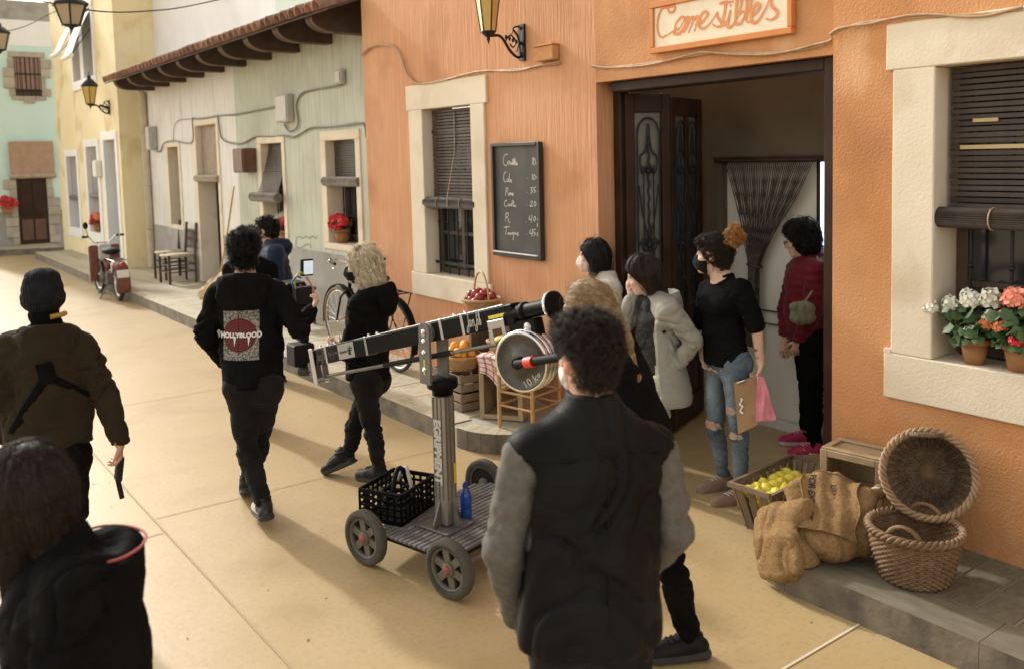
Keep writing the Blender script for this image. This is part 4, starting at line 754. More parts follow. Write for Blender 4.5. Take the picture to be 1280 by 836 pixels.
def plank_box(label, M4, w, d, h, m, open_front=True, name='wooden_box', topframe=True):
    """box made of planks: x = width, y = depth (0 is the open mouth), z = up"""
    t = thing(name, label, 'box', M4[0], M4[1]); th = .014
    def pl(nm, lo, hi): s = MB(); s.cbox(lo, hi, .003); return s.build(nm, m, t, local=True)
    for k in range(3): a = d*k/3; pl('plank', (0, a+.001, 0), (th, a+d/3-.001, h)); pl('plank', (w-th, a+.001, 0), (w, a+d/3-.001, h)); pl('plank', (th+.001, a+.001, h-th), (w-th-.001, a+d/3-.001, h-.001)); pl('plank', (th+.001, a+.001, .001), (w-th-.001, a+d/3-.001, th))
    for k in range(4): a = h*k/4; pl('plank', (th+.001, d-th, a+.016*(k == 0)), (w-th-.001, d-.001, a+h/4-.002-.015*(k == 3)))
    for lo, hi in (((-.002, -.012, -.002), (.036, -.0005, h+.002)), ((w-.036, -.012, -.002), (w+.002, -.0005, h+.002)), ((.037, -.012, -.002), (w-.037, -.0005, .034)), ((.037, -.012, h-.034), (w-.037, -.0005, h+.002))): pl('batten', lo, hi)
    if topframe:
        for lo, hi in (((0, 0, h+.0005), (w, .035, h+.012)), ((0, d-.035, h+.0005), (w, d, h+.012)), ((0, .036, h+.0005), (.035, d-.036, h+.012)), ((w-.035, .036, h+.0005), (w, d-.036, h+.012))): pl('batten', lo, hi)
    return t
def wicker(t, prof, m, nst=28, ry=1, wob=.006, mi=None, rimr=.014, stake=.0055, ms=None, sin_=0):
    """woven basket body as real weave: rows of strand waving in and out of stakes. prof: (r, z) from the base centre out and up the side"""
    s = MB(); P = crom([(a, b) for a, b in prof], 8); P = [np.array(p) for p in P]
    L = [0]
    for a, b in zip(P[:-1], P[1:]): L.append(L[-1]+np.hypot(*(b-a)))
    rows = int(L[-1]/.0115); rows = min(rows, 60)
    for k in range(1, rows):
        q = L[-1]*k/rows; i = max(j for j in range(len(L)) if L[j] <= q); f = (q-L[i])/max(1e-9, L[min(i+1, len(L)-1)]-L[i]) if i+1 < len(L) else 0
        p = P[i]+(P[min(i+1, len(P)-1)]-P[i])*f
        if p[0] < .04: continue
        d = P[min(i+1, len(P)-1)]-P[i]; d = d/max(1e-9, np.hypot(*d)); nn = np.array((d[1], -d[0]))
        npt = nst*2; pts = []
        for j in range(npt):
            a = 2*math.pi*j/npt; sgn = (1 if (j//1) % 2 == 0 else -1)*(1 if k % 2 else -1); o = wob*sgn if j % 2 == 0 else -wob*sgn
            o = wob*math.cos(math.pi*j+math.pi*k); r = p[0]+nn[0]*o; pts.append((r*math.cos(a), r*math.sin(a)*ry, p[1]+nn[1]*o))
        s.tube(pts, .0064, 4, closed=True)
    tag(s.build('weave', m, t, local=True), kind='stuff')
    s = MB()
    for k in range(nst):
        a = 2*math.pi*(k+.5)/nst; s.tube([((p[0]-sin_)*math.cos(a), (p[0]-sin_)*math.sin(a)*ry, p[1]+sin_*.5) for p in P[::4]], stake, 4)
    tag(s.build('stakes', ms or m, t, local=True), kind='stuff')
    base = MB(); n0 = 24; base.add([(p[0]*math.cos(2*math.pi*j/n0)*1.0, p[0]*math.sin(2*math.pi*j/n0)*ry, p[1]+.002) for p in P for j in range(n0)], [(i*n0+j, i*n0+(j+1) % n0, (i+1)*n0+(j+1) % n0, (i+1)*n0+j) for i in range(len(P)-1) for j in range(n0)], 0, True)
    base.build('lining', m, t, local=True)
    r, z = P[-1]; s = MB(); n = nst*6
    for ph in range(3):
        s.tube([((r+rimr*.8*math.cos(a*nst/2+ph*2.09))*math.cos(a), (r+rimr*.8*math.cos(a*nst/2+ph*2.09))*math.sin(a)*ry, z+rimr*.8*math.sin(a*nst/2+ph*2.09)) for a in [2*math.pi*j/n for j in range(n)]], rimr*.72, 5, closed=True)
    s.build('rim', mi or m, t, local=True)
    return P
def rope_handle(t, p, q, h, m, r=.011, out=0):
    s = MB(); p = Vector(p); q = Vector(q); n = 24; mid = (p+q)/2; o = Vector((mid.x, mid.y, 0)).normalized()*out
    for ph in range(3):
        s.tube([p+(q-p)*(.5-.5*math.cos(math.pi*k/n))+Vector((0, 0, h*math.sin(math.pi*k/n)))+o*math.sin(math.pi*k/n)+Vector((math.cos(k*1.3+ph*2.09)*r*.6, math.sin(k*1.3+ph*2.09)*r*.6, 0)) for k in range(n+1)], r*.75, 5)
    return s.build('handle', m, t, local=True)
# baskets at the right
b1 = thing('wicker_basket', 'upright brown wicker basket with two rope handles on the right pavement', 'basket', (3.86, 2.10, .152), R(20))
wicker(b1, [(0, .006), (.08, .004), (.145, .010), (.162, .05), (.184, .14), (.202, .24)], M_wick, 30, wob=.005)
rope_handle(b1, (.155, -.09, .23), (.18, .05, .23), .065, M_wick); rope_handle(b1, (-.155, .09, .23), (-.18, -.05, .23), .065, M_wick)
b2 = thing('wicker_basket', 'greyed wicker basket tipped on its side showing its dark inside against the orange wall', 'basket', (4.235, 2.240, .525))
wicker(b2, [(0, .006), (.08, .004), (.125, .010), (.145, .04), (.178, .12), (.203, .215)], M_wickd, 30, mi=M_wickr, wob=.005, ms=M_wick, sin_=.008, stake=.0045)
rope_handle(b2, (-.08, .18, .22), (.06, .19, .22), .045, M_wickd)
b2.rotation_euler = Vector((-.80, -.44, .26)).to_track_quat('Z', 'Y').to_euler()
# wooden box
plank_box('weathered wooden box lying open beside the doorway pilaster', ((4.085, 2.745, .152), math.atan2(-.330, .045)), .33, .21, .40, M_cratel)
# slatted lemon basket
lm = thing('fruit_basket', 'slatted wooden tray basket of lemons on the floor behind burlap sack', 'basket', (4.19, 3.07, .0), R(4))
for sy, nm in ((-1, 'front'), (1, 'back')):
    for k in range(9):
        x0 = -.29+.072*k; x1 = -.21+.052*k; s = MB(); s.bar((x1, sy*.075, .025), (x0, sy*.125, .285), .046, .008, (0, 1, 0)); s.build('slat', M_crate, lm, local=True)
    for z, x0, x1, yy in ((.285, -.33, .34, .134), (.15, -.275, .27, .110), (.04, -.235, .235, .088)):
        s = MB(); s.bar((x0, sy*yy, z), (x1, sy*yy, z), .010 if z < .2 else .020, .026, (0, 0, 1)); s.build('rail', M_crate if z > .2 else M_wickd, lm, local=True)
for sx in (-1, 1):
    for k in range(3): s = MB(); s.bar((sx*.225, -.05+.05*k, .025), (sx*.315, -.08+.08*k, .285), .044, .008, (1, 0, 0)); s.build('slat', M_crate, lm, local=True)
    s = MB(); s.bar((sx*.325, -.13, .290), (sx*.325, .13, .290), .018, .028); s.build('rail', M_crate, lm, local=True)
s = MB(); s.box((-.23, -.08, .022), (.23, .08, .034)); s.build('bottom', M_crate, lm, local=True)
M_lemon = mat('lemon skin', (.80, .62, .03), .45, (.84, .70, .10), 12, bump=.3, bscale=120, bdist=.002)
def fruit_mesh(name, r, m, sc=(1, 1, 1), nub=0):
    s = MB(); prof = []
    for k in range(11):
        t = math.pi*k/10; rr = r*math.sin(t); z = -r*sc[2]*math.cos(t)
        if nub and k in (0, 10): z *= 1.16
        if nub < 0 and k in (0, 10): z *= .72
        prof.append((max(rr, .0005), z))
    s.lathe(prof, 14); return s.mesh(name, m)
LEM = fruit_mesh('lemon', .034, M_lemon, (1, 1, 1.2), 1)
random.seed(5)
lem_spots = [(x+random.uniform(-.012, .012), y, z) for z, ys in ((.185, (-.055, .02)), (.235, (-.06, .015, .075))) for y in ys for x in (-.22, -.14, -.06, .02, .10, .18)]
for (x, y, z) in lem_spots:
    o = link('lemon', LEM); p = wmat(lm) @ Vector((x, y, z)); o.location = p; o.rotation_euler = (random.uniform(0, 3), random.uniform(0, 3), 0); tag(o, 'yellow lemon in the slatted wooden basket by the doorway', 'lemon', 'lemons in the slatted basket')
# flower pots
def flower_pot(label, loc, r, h, heads, nleaf=60, spread=.13, lz=.12, name='flower_pot', seed=1, mats_=None, group='flower pots on the window sills'):
    t = thing(name, label, 'plant', loc, 0, group); rnd = random.Random(seed)
    s = MB(); s.lathe([(.001, .003), (r*.66, 0), (r*.92, h*.78), (r*.92, h*.78), (r*1.04, h*.78), (r*1.06, h), (r*.94, h), (r*.90, h*.82), (.001, h*.82)], 24); s.build('pot', M_terra, t, local=True)
    s = MB()
    for k in range(nleaf):
        a = rnd.uniform(0, 6.28); rr = spread*math.sqrt(rnd.random()); z = h+rnd.uniform(-.01, lz); c = Vector((rr*math.cos(a)*.9-.02, rr*math.sin(a), z)); 
        n_ = Vector((rnd.uniform(-1, 1)-.4, rnd.uniform(-1, 1), rnd.uniform(.1, 1.2))).normalized(); e, u, d = frame(n_); q = rnd.uniform(.018, .034)
        ring = [c+e*q*math.cos(b)*(1+.12*math.cos(5*b))+u*q*math.sin(b)*(1+.12*math.cos(5*b))-n_*q*.25*(abs(math.cos(b))) for b in [2*math.pi*j/10 for j in range(10)]]
        s.add([c]+ring, [(0, j+1, (j+1) % 10+1) for j in range(10)], 0, True)
    for (x, y, z, rr, m) in heads: s.tube([(0, 0, h*.8), (x*.5, y*.5, h+(z-h)*.5), (x, y, z)], .003, 4)
    tag(s.build('foliage', M_leaf, t, local=True), kind='stuff')
    for (x, y, z, rr, m) in heads:
        s = MB(); c = Vector((x, y, z)); N_ = 46
        for k in range(N_):
            th = math.acos(1-1.75*(k+.5)/N_); ph = 2.39996*k; d = Vector((math.sin(th)*math.cos(ph), math.sin(th)*math.sin(ph), math.cos(th))); e, u, _ = frame(d+Vector((rnd.uniform(-.5, .5), rnd.uniform(-.5, .5), rnd.uniform(-.5, .5))))
            p = c+d*rr*rnd.uniform(.72, 1); q = rr*.29; nrm = e.cross(u)
            ring = [p+e*q*math.cos(b)+u*q*math.sin(b)+nrm*q*rnd.uniform(-.4, .4) for b in [2*math.pi*j/5 for j in range(5)]]; s.add([p-d*q*.3]+ring, [(0, j+1, (j+1) % 5+1) for j in range(5)], 0)
        s.ball(c, rr*.74, 8); s.build('blossom', m, t, local=True)
    return t
flower_pot('terracotta pot of white geraniums on the cream sill at right', (4.40, 2.10, 1.076), .068, .125, [(-.03, .11, .285, .042, M_fwhite), (-.02, .02, .315, .052, M_fwhite), (.0, -.07, .325, .055, M_fwhite), (-.05, -.10, .245, .038, M_fwhite), (-.08, -.015, .165, .034, M_fwhite), (-.06, .19, .255, .040, M_fwhite)], 80, .13, .15, seed=2)
flower_pot('terracotta pot of orange and coral flowers on the cream sill at right', (4.40, 1.89, 1.076), .072, .13, [(-.02, .02, .345, .060, M_fpink), (-.06, .13, .215, .034, M_forange), (-.07, .06, .215, .036, M_forange), (-.08, -.02, .155, .034, M_fred), (-.05, .06, .255, .030, M_forange), (.0, -.10, .36, .055, M_fpink), (-.06, -.12, .22, .045, M_fred)], 80, .13, .17, seed=3)
flower_pot('terracotta pot of red geraniums on the pale green house sill', (4.86, 9.97, 1.137), .11, .17, [(-.05, .13, .25, .075, M_fred), (-.06, 0, .29, .085, M_fred), (-.05, -.13, .27, .08, M_fred), (-.09, .06, .21, .06, M_fred), (-.09, -.07, .21, .06, M_fred)], 60, .15, .10, seed=4)
flower_pot('pot of red and white flowers behind the man in blue', (4.86, 11.72, 1.022), .12, .18, [(-.05, .12, .32, .08, M_fwhite), (-.06, 0, .28, .08, M_fred), (-.05, -.12, .30, .08, M_fred), (-.07, .14, .22, .06, M_fred), (0, .05, .38, .06, M_fwhite)], 70, .18, .16, seed=5)
flower_pot('red flowers in the yellow house window', (4.40, 20.9, .725), .12, .18, [(-.05, .14, .30, .10, M_fred), (-.06, -.02, .27, .12, M_fred), (-.05, -.16, .33, .10, M_forange), (-.1, .05, .20, .09, M_fred)], 40, .18, .12, seed=6)
hb = flower_pot('hanging basket of red flowers on the teal house wall', (3.32, 26.0, .98), .14, .18, [(-.12, -.1, .28, .10, M_fred), (.05, -.12, .34, .11, M_fred), (.16, -.08, .26, .10, M_fred), (0, -.12, .22, .10, M_fred), (-.05, 0, .40, .09, M_fred)], 90, .24, .18, name='hanging_flower_basket', seed=8, group=None)
s = MB(); s.tube([(0, .19, .30), (0, .05, .42), (0, 0, .10)], .008, 5); s.build('bracket', M_iron, hb, local=True)
# ------------------------------------------------------------------ fruit stand
for k in range(2): slat_crate(('bottom crate of the dark pair on the pavement corner', 'top crate of the dark pair under the orange basket')[k], (3.755+.006*(k % 2), 5.735+.008*(k % 2), .153+.146*k), .35, .46, .143, R(-4+1.5*k), M_crate, 'dark crates stacked on the pavement', 2)
t = plank_box('tall dark upright crate behind the apple basket', ((4.02, 5.98, .153), R(-90)), .32, .34, .72, M_crate, topframe=False)
ob = thing('wicker_basket', 'round wicker basket of oranges on top of the crate stack', 'basket', (3.90, 5.93, .449))
wicker(ob, [(0, .005), (.10, .004), (.13, .05), (.16, .11)], M_wickl, 20, wob=.005, rimr=.009)
M_or = mat('orange peel', (.80, .30, .03), .45, (.84, .38, .05), 10, bump=.3, bscale=140, bdist=.002); M_ap = mat('dark red apple', (.22, .012, .020), .28, (.34, .04, .03), 9, dirt=(.40, .18, .06), dscale=9, dlo=.62, dhi=.8); M_bread = mat('yellow bananas', (.74, .52, .08), .5, (.66, .42, .06), 12)
ORA = fruit_mesh('orange', .040, M_or, (1, 1, .95)); APP = fruit_mesh('apple', .040, M_ap, (1, 1, .92), -1)
random.seed(9)
def heap(me, t, spots, label, cat, group):
    for p in spots:
        o = link(cat, me); o.location = wmat(t) @ Vector(p); o.rotation_euler = (random.uniform(0, 3), random.uniform(0, 3), random.uniform(0, 3)); tag(o, label, cat, group)
heap(ORA, ob, [(.09*math.cos(a), .09*math.sin(a), .12) for a in [k*1.047 for k in range(6)]]+[(0, 0, .13)]+[(.05*math.cos(a+.4), .05*math.sin(a+.4), .185) for a in (0, 2.1, 4.2)]+[(-.11, -.03, .165), (-.09, -.09, .16)], 'ripe orange heaped in the round wicker basket', 'orange', 'oranges in the basket')
ab = thing('apple_basket', 'hoop handled wicker basket of dark red apples before the left window', 'basket', (4.20, 6.06, .877), R(78))
wicker(ab, [(0, .005), (.09, .004), (.13, .03), (.155, .085)], M_wickl, 22, wob=.005, rimr=.010)
s = MB(); s.tube([(.155*math.cos(a), .0, .08+.235*math.sin(a)) for a in [math.pi*k/24 for k in range(25)]], .009, 8); s.build('hoop_handle', M_wickl, ab, local=True)
heap(APP, ab, [(.085*math.cos(a), .085*math.sin(a), .075) for a in [k*1.047 for k in range(6)]]+[(0, 0, .08)]+[(.05*math.cos(a), .05*math.sin(a), .135) for a in (0, 1.57, 3.14, 4.71)]+[(.11*math.cos(a), .11*math.sin(a), .115) for a in (.5, 2.6, 3.7, 5.8)], 'shiny dark red apple in the hoop handled basket', 'apple', 'apples in the basket')
ang = math.atan2(-.836, .548)
ox = plank_box('pale wooden crate standing on its side with a checked cloth over its corner', ((3.800, 5.535, .153), ang), .345, .30, .475, M_cratel, topframe=False)
by = thing('bread_basket', 'low oblong basket of bananas on the standing pale crate', 'basket', (4.05, 5.52, .632), R(-40))
wicker(by, [(0, .004), (.08, .004), (.125, .03), (.15, .085)], M_wickl, 22, ry=.72, wob=.004, rimr=.008)
for k in range(6):
    s = MB(); y0 = -.055+.022*k; s.tube(crom([(-.11, y0, .07), (-.04, y0-.012, .105), (.05, y0-.012, .105), (.115, y0, .075)], 5), [.006]+[.017]*14+[.006], 8); o = s.build('banana', M_bread); o.matrix_world = wmat(by); tag(o, 'yellow banana lying in the oblong basket', 'banana', 'bananas in the basket')
# checked cloth
ck = MB(); n = 22; Mx = wmat(ox); vs = []
for i in range(n+1):
    for j in range(n+1):
        a = (i/n)*.30-.02; b = j/n*.32; z = .478+.006
        if b < .10: p = Vector((a, .10-b, z+.003*math.sin(a*40)))
        else:
            dr = b-.10; p = Vector((a+.03*math.sin(dr*9), -.018-.012*math.sin(a*45+1)-.02*math.sin(dr*6), z-dr*(.55+.5*math.sin(a*9.5)**2)))
        vs.append(Mx @ p)
ck.add(vs, [(i*(n+1)+j, (i+1)*(n+1)+j, (i+1)*(n+1)+j+1, i*(n+1)+j+1) for i in range(n) for j in range(n)], 0, True)
ck.m = [2 if (i % 4 < 1 and j % 4 < 1) else (1 if (i % 4 < 1 or j % 4 < 1) else 0) for i in range(n) for j in range(n)]
tag(ck.build('checked_cloth', [mat('white cotton', (.74, .70, .66), .9), mat('pink check', (.56, .20, .20), .9), mat('red check', (.42, .04, .05), .9)]), 'red and white checked cloth draped over the pale crate', 'cloth')
# rush chair
def rush_chair(name, label, loc, rot, m, seatm, back=True, w=.40, sh=.45, bh=.92, group=None, r=.016):
    t = thing(name, label, 'chair' if back else 'stool', loc, rot, group); h = w/2
    for sx in (-1, 1):
        s = MB(); s.tube([(sx*h, -h, 0), (sx*h, -h, sh+.02)], r, 8); s.build('leg', m, t, local=True)
        s = MB(); s.tube([(sx*h, h, 0), (sx*h, h, sh), (sx*h*.96, h+.05, bh if back else sh+.02)], r, 8); s.build('leg', m, t, local=True)
    for (p, q) in (((-h, -h), (h, -h)), ((-h, h), (h, h)), ((-h, -h), (-h, h)), ((h, -h), (h, h))):
        for z in (sh*.42, sh*.68): s = MB(); s.tube([(*p, z), (*q, z)], .010, 6); s.build('rung', m, t, local=True)
    s = MB(); n = 10
    for k in range(n): q = h*(1-k/n); s.tube([(-q, -q, sh-.004*k/n), (q, -q, sh-.004*k/n), (q, q, sh-.004*k/n), (-q, q, sh-.004*k/n)], .021, 5, closed=True)
    s.build('seat', seatm, t, local=True)
    if back:
        for z in (.58, .72, .86): s = MB(); s.bar((-h, h+.012+(z-.5)*.1, z), (h, h+.012+(z-.5)*.1, z), .012, .05, (0, 0, 1)); s.build('back_slat', m, t, local=True)
        for k in range(5): x = -h*.6+h*.3*k; s = MB(); s.tube([(x, h+.012, .58), (x, h+.04, .86)], .007, 6); s.build('spindle', m, t, local=True)
    return t
M_dkchair = mat('dark turned wood', (.085, .045, .026), .55); M_rush = mat('pale rush', (.46, .37, .24), .85, (.54, .45, .31), 40); M_cane = mat('honey cane', (.50, .29, .11), .5, (.42, .23, .08), 20)
rush_chair('cane_stool', 'honey coloured cane stool at the rounded pavement corner', (3.96, 5.12, .152), R(12), M_cane, M_wickl, False, .32, .40)
bb = thing('wicker_basket', 'shallow wicker basket with a blue and white cloth on the cane stool', 'basket', (3.97, 5.13, .572), R(30))
wicker(bb, [(0, .004), (.10, .004), (.15, .03), (.175, .075)], M_wickl, 22, ry=.75, wob=.004, rimr=.009)
s = MB(); rnd = random.Random(4); n = 12; vs = [(.15*(i/n*2-1), .11*(j/n*2-1), .075+.025*math.sin(i*1.3+j*.7)+.02*math.sin(j*1.9)) for i in range(n+1) for j in range(n+1)]
s.add(vs, [(i*(n+1)+j, (i+1)*(n+1)+j, (i+1)*(n+1)+j+1, i*(n+1)+j+1) for i in range(n) for j in range(n)], 0, True); o = s.build('cloth', mat('blue white cloth', (.62, .64, .66), .9, (.25, .36, .52), 14, .5, .55)); o.matrix_world = wmat(bb); tag(o, 'crumpled blue and white cloth in the shallow basket', 'cloth')
rush_chair('rush_chair', 'dark ladder back rush chair nearest the drainpipe', (4.54, 16.05, .152), R(-82), M_dkchair, M_rush, True, .44, .46, 1.0, 'dark rush chairs on the far pavement', r=.023); rush_chair('rush_chair', 'dark ladder back rush chair nearest the white house door', (4.44, 15.40, .152), R(-86), M_dkchair, M_rush, True, .44, .46, 1.0, 'dark rush chairs on the far pavement', r=.023)
t = thing('wooden_stool', 'small brown wooden stool table by the grey dado', 'stool', (4.35, 10.3, .152)); s = MB(); s.cbox((4.15, 10.1, .57), (4.55, 10.5, .61), .006); s.build('top', M_brown, t)
for a in (-1, 1):
    for b in (-1, 1): s = MB(); s.bar((4.35+a*.17, 10.3+b*.17, .152), (4.35+a*.14, 10.3+b*.14, .57), .035, .035, c=.004); s.build('leg', M_brown, t)
# ------------------------------------------------------------------ lanterns
def lantern(label, c, r, h, wallx, arm=True, mg=None, cat='lantern', hang=None):
    t = thing('street_lantern', label, cat, c); x, y, z = c; mg = mg or M_amber
    R6 = lambda rr, zz: [(x+rr*math.cos(math.pi*k/3+.3), y+rr*math.sin(math.pi*k/3+.3), zz) for k in range(6)]
    lo, hi = R6(r*.55, z), R6(r, z+h)
    for k in range(6):
        s = MB(); j = (k+1) % 6; s.add([lo[k], lo[j], hi[j], hi[k]], [(0, 1, 2, 3)]); s.build('pane', mg, t)
        s = MB(); s.tube([lo[k], hi[k]], r*.055, 6); s.build('glazing_bar', M_iron, t)
    s = MB(); s.lathe([(r*1.12, 0), (r*1.10, .02), (r*.5, h*.38), (r*.3, h*.42), (r*.28, h*.6), (r*.1, h*.62), (r*.06, h*.8), (.001, h*.82)], 6, (x, y, z+h)); s.lathe([(r*1.08, 0), (r*1.08, .015), (.001, .015)], 6, (x, y, z+h-.015), smooth=False); s.build('roof', M_iron, t)
    s = MB(); s.lathe([(.001, -h*.30), (r*.08, -h*.22), (r*.14, -h*.18), (r*.12, -h*.14), (r*.3, -h*.10), (r*.60, -h*.02), (r*.58, 0), (.001, .002)], 12, (x, y, z)); s.build('base', M_iron, t)
    if arm:
        s = MB(); w = wallx; L = w-x
        s.tube(crom([(x+.01, y, z-h*.10), (x+L*.35, y, z-h*.10), (x+L*.62, y, z-h*.42), (w-.05, y, z-h*.55), (w-.01, y, z-h*.42)], 8), r*.11, 8)
        s.tube(crom([(x+L*.45, y, z-h*.22), (x+L*.62, y, z-h*.05), (x+L*.78, y, z-h*.18), (x+L*.70, y, z-h*.32), (x+L*.60, y, z-h*.24)], 6), r*.06, 6)
        s.tube(crom([(w-.03, y, z-h*.5), (w-.05, y, z-h*.1), (w-.10, y, z+h*.10), (w-.04, y, z+h*.16), (w-.01, y, z+h*.05)], 6), r*.07, 6)
        s.tube(crom([(x+L*.80, y, z-h*.42), (x+L*.88, y, z-h*.12), (x+L*.74, y, z+h*.06), (x+L*.66, y, z-h*.02)], 6), r*.05, 6)
        s.box((w-.022, y-.035, z-h*.62), (w-.002, y+.035, z+h*.22)); 
        for q in range(5): s.ball((x+L*(.5+.1*q), y, z-h*(.1+.03*q)), r*.14, 6, sc=(1, .5, 1.4))
        s.build('bracket', M_iron, t)
    return t
lantern('black wall lantern with amber panes on the orange wall', (4.06, 5.665, 3.11), .105, .34, 4.40)
lantern('wall lantern with amber panes on the yellow house', (3.96, 18.9, 3.36), .15, .34, 4.31)
lantern('dark lantern hung over the street before white awnings', (2.62, 13.35, 4.06), .22, .27, 0, arm=False, mg=mat('dusty lantern glass', (.40, .32, .22), .4))
lantern('pale lantern hung furthest along the street', (3.02, 23.0, 4.80), .22, .36, 0, arm=False, mg=bpy.data.materials['dusty lantern glass'])
def span(label, pts, r=.010):
    s = MB(); s.tube(crom(pts, 8), r, 6); tag(s.build('cable', M_iron), label, 'cable')
span('black span wire carrying the dark street lantern', [(5.06, 14.2, 4.75), (3.9, 13.8, 4.42), (2.62, 13.35, 4.30), (.5, 12.6, 4.62), (-3, 11.4, 5.2)]); span('far span wire carrying the pale lantern', [(4.31, 23.2, 5.8), (3.02, 23.0, 5.20), (1.0, 22.8, 5.5), (-2, 22.6, 6.2)])
# ------------------------------------------------------------------ moped
def wheel(t, c, r, ax, tr, m, rim=M_alu, spokes=18, hub=.03, nm='wheel', kids=True):
    c = Vector(c); a, u, d = frame(ax)
    s = MB(); s.tube([c+(a*math.cos(q)+u*math.sin(q))*(r-tr) for q in [2*math.pi*k/32 for k in range(32)]], tr, 8, closed=True); w = s.build(nm, m, t)
    s = MB(); s.tube([c+(a*math.cos(q)+u*math.sin(q))*(r-2*tr) for q in [2*math.pi*k/32 for k in range(32)]], tr*.5, 6, closed=True); s.tube([c-d*.045, c+d*.045], hub, 10); s.build('rim', rim, w)
    s = MB()
    for k in range(spokes):
        q = 2*math.pi*k/spokes; e = a*math.cos(q)+u*math.sin(q); s.tube([c+d*.03*(1 if k % 2 else -1)+e*hub, c+e*(r-2*tr)], .0022 if r < .4 else .0018, 4)
    s.build('spokes', rim, w); return w
mp = thing('moped', 'old dusty red moped parked at the kerb before yellow house', 'moped', (3.40, 15.6, 0))
X0 = 3.40
wheel(mp, (X0, 15.02, .30), .30, (1, 0, 0), .038, M_tyreb); wheel(mp, (X0-.02, 16.2, .30), .30, (1, .06, 0), .038, M_tyreb)
def fender(yc, a0, a1, nm, m, w=.065, xx=X0):
    s = MB(); vs = []; n = 10
    for k in range(n+1):
        a = R(a0+(a1-a0)*k/n)
        for x in (-w, -w*.6, 0, w*.6, w): vs.append((xx+x, yc+.345*math.cos(a), .30+(.345-.03*(abs(x)/w)**2)*math.sin(a)))
    s.add(vs, [(k*5+j, k*5+j+1, k*5+j+6, k*5+j+5) for k in range(n) for j in range(4)], 0, True); return s.build(nm, m, mp)
fender(15.02, 60, 205, 'mudguard', M_maroon, .105); fender(16.2, -10, 130, 'mudguard', M_maroon)
s = MB(); s.tube([(X0, 15.02, .30), (X0, 15.35, .42), (X0, 15.75, .40), (X0, 16.02, .82)], .028, 8); s.tube([(X0, 15.30, .72), (X0, 15.6, .50), (X0, 15.95, .62)], .05, 8); s.tube([(X0-.07, 16.2, .30), (X0-.06, 16.08, .62), (X0-.06, 16.0, .86)], .018, 8); s.tube([(X0+.07, 16.2, .30), (X0+.06, 16.08, .62), (X0+.06, 16.0, .86)], .018, 8); s.build('frame', M_maroon, mp)
s = MB(); s.ball((X0, 15.42, .77), .12, 12, sc=(1.2, 1.8, .5)); s.build('saddle', M_blackm, mp)
s = MB(); s.tube([(X0, 15.42, .40), (X0, 15.42, .72)], .016, 8); s.build('seat_post', M_chrome, mp)
s = MB(); s.cbox((X0-.10, 15.40, .22), (X0+.10, 15.68, .40), .02); s.lathe([(.07, 0), (.09, .02), (.09, .10), (.07, .12)], 12, (X0-.06, 15.55, .33), (-1, 0, 0)); s.tube([(X0+.10, 15.6, .25), (X0+.13, 15.3, .2), (X0+.13, 14.9, .22)], .03, 8); s.build('engine', M_iron2, mp)
s = MB(); s.tube(crom([(X0-.27, 15.90, .99), (X0-.21, 15.96, .98), (X0-.12, 16.02, .88), (X0, 16.03, .87), (X0+.12, 16.02, .88), (X0+.21, 15.96, .98), (X0+.27, 15.90, .99)], 6), .012, 8); s.build('handlebar', M_chrome, mp)
for sx in (-1, 1): s = MB(); s.tube([(X0+sx*.22, 15.95, .985), (X0+sx*.32, 15.87, .99)], .018, 8); s.build('grip', M_blackm, mp)
s = MB(); s.tube([(X0-.22, 15.95, .99), (X0-.25, 15.96, 1.13)], .006, 5); s.ball((X0-.25, 15.95, 1.17), .05, 10, sc=(.8, .4, 1.2)); s.build('mirror', M_blackm, mp)
s = MB(); s.cbox((X0-.24, 15.86, .24), (X0-.09, 15.95, .84), .02); s.cbox((X0+.09, 15.86, .24), (X0+.24, 15.95, .84), .02); s.build('leg_shield', M_maroon, mp)
s = MB(); s.cbox((X0-.10, 15.80, .60), (X0+.10, 15.92, .86), .02); s.build('tank', mat('pale tank paint', (.52, .50, .48), .35), mp)
s = MB(); s.cbox((X0-.09, 14.685, .40), (X0+.09, 14.70, .52), .004); s.cbox((X0-.07, 14.69, .30), (X0+.07, 14.72, .395), .01); s.build('number_plate', M_skirt, mp)
s = MB(); s.ball((X0, 14.73, .60), .04, 10); s.build('tail_light', M_red, mp)
s = MB(); [s.tube([(X0-.10, 15.3-.15*k, .66), (X0+.10, 15.3-.15*k, .66)], .008, 6) for k in range(4)]; s.tube([(X0-.10, 15.32, .66), (X0-.10, 14.8, .66)], .008, 6); s.tube([(X0+.10, 15.32, .66), (X0+.10, 14.8, .66)], .008, 6); s.build('luggage_rack', M_chrome, mp)
s = MB(); s.tube([(X0-.06, 15.5, .22), (X0-.20, 15.45, .0)], .012, 6); s.tube([(X0+.06, 15.5, .22), (X0+.16, 15.45, .01)], .012, 6); s.build('kickstand', M_iron2, mp)
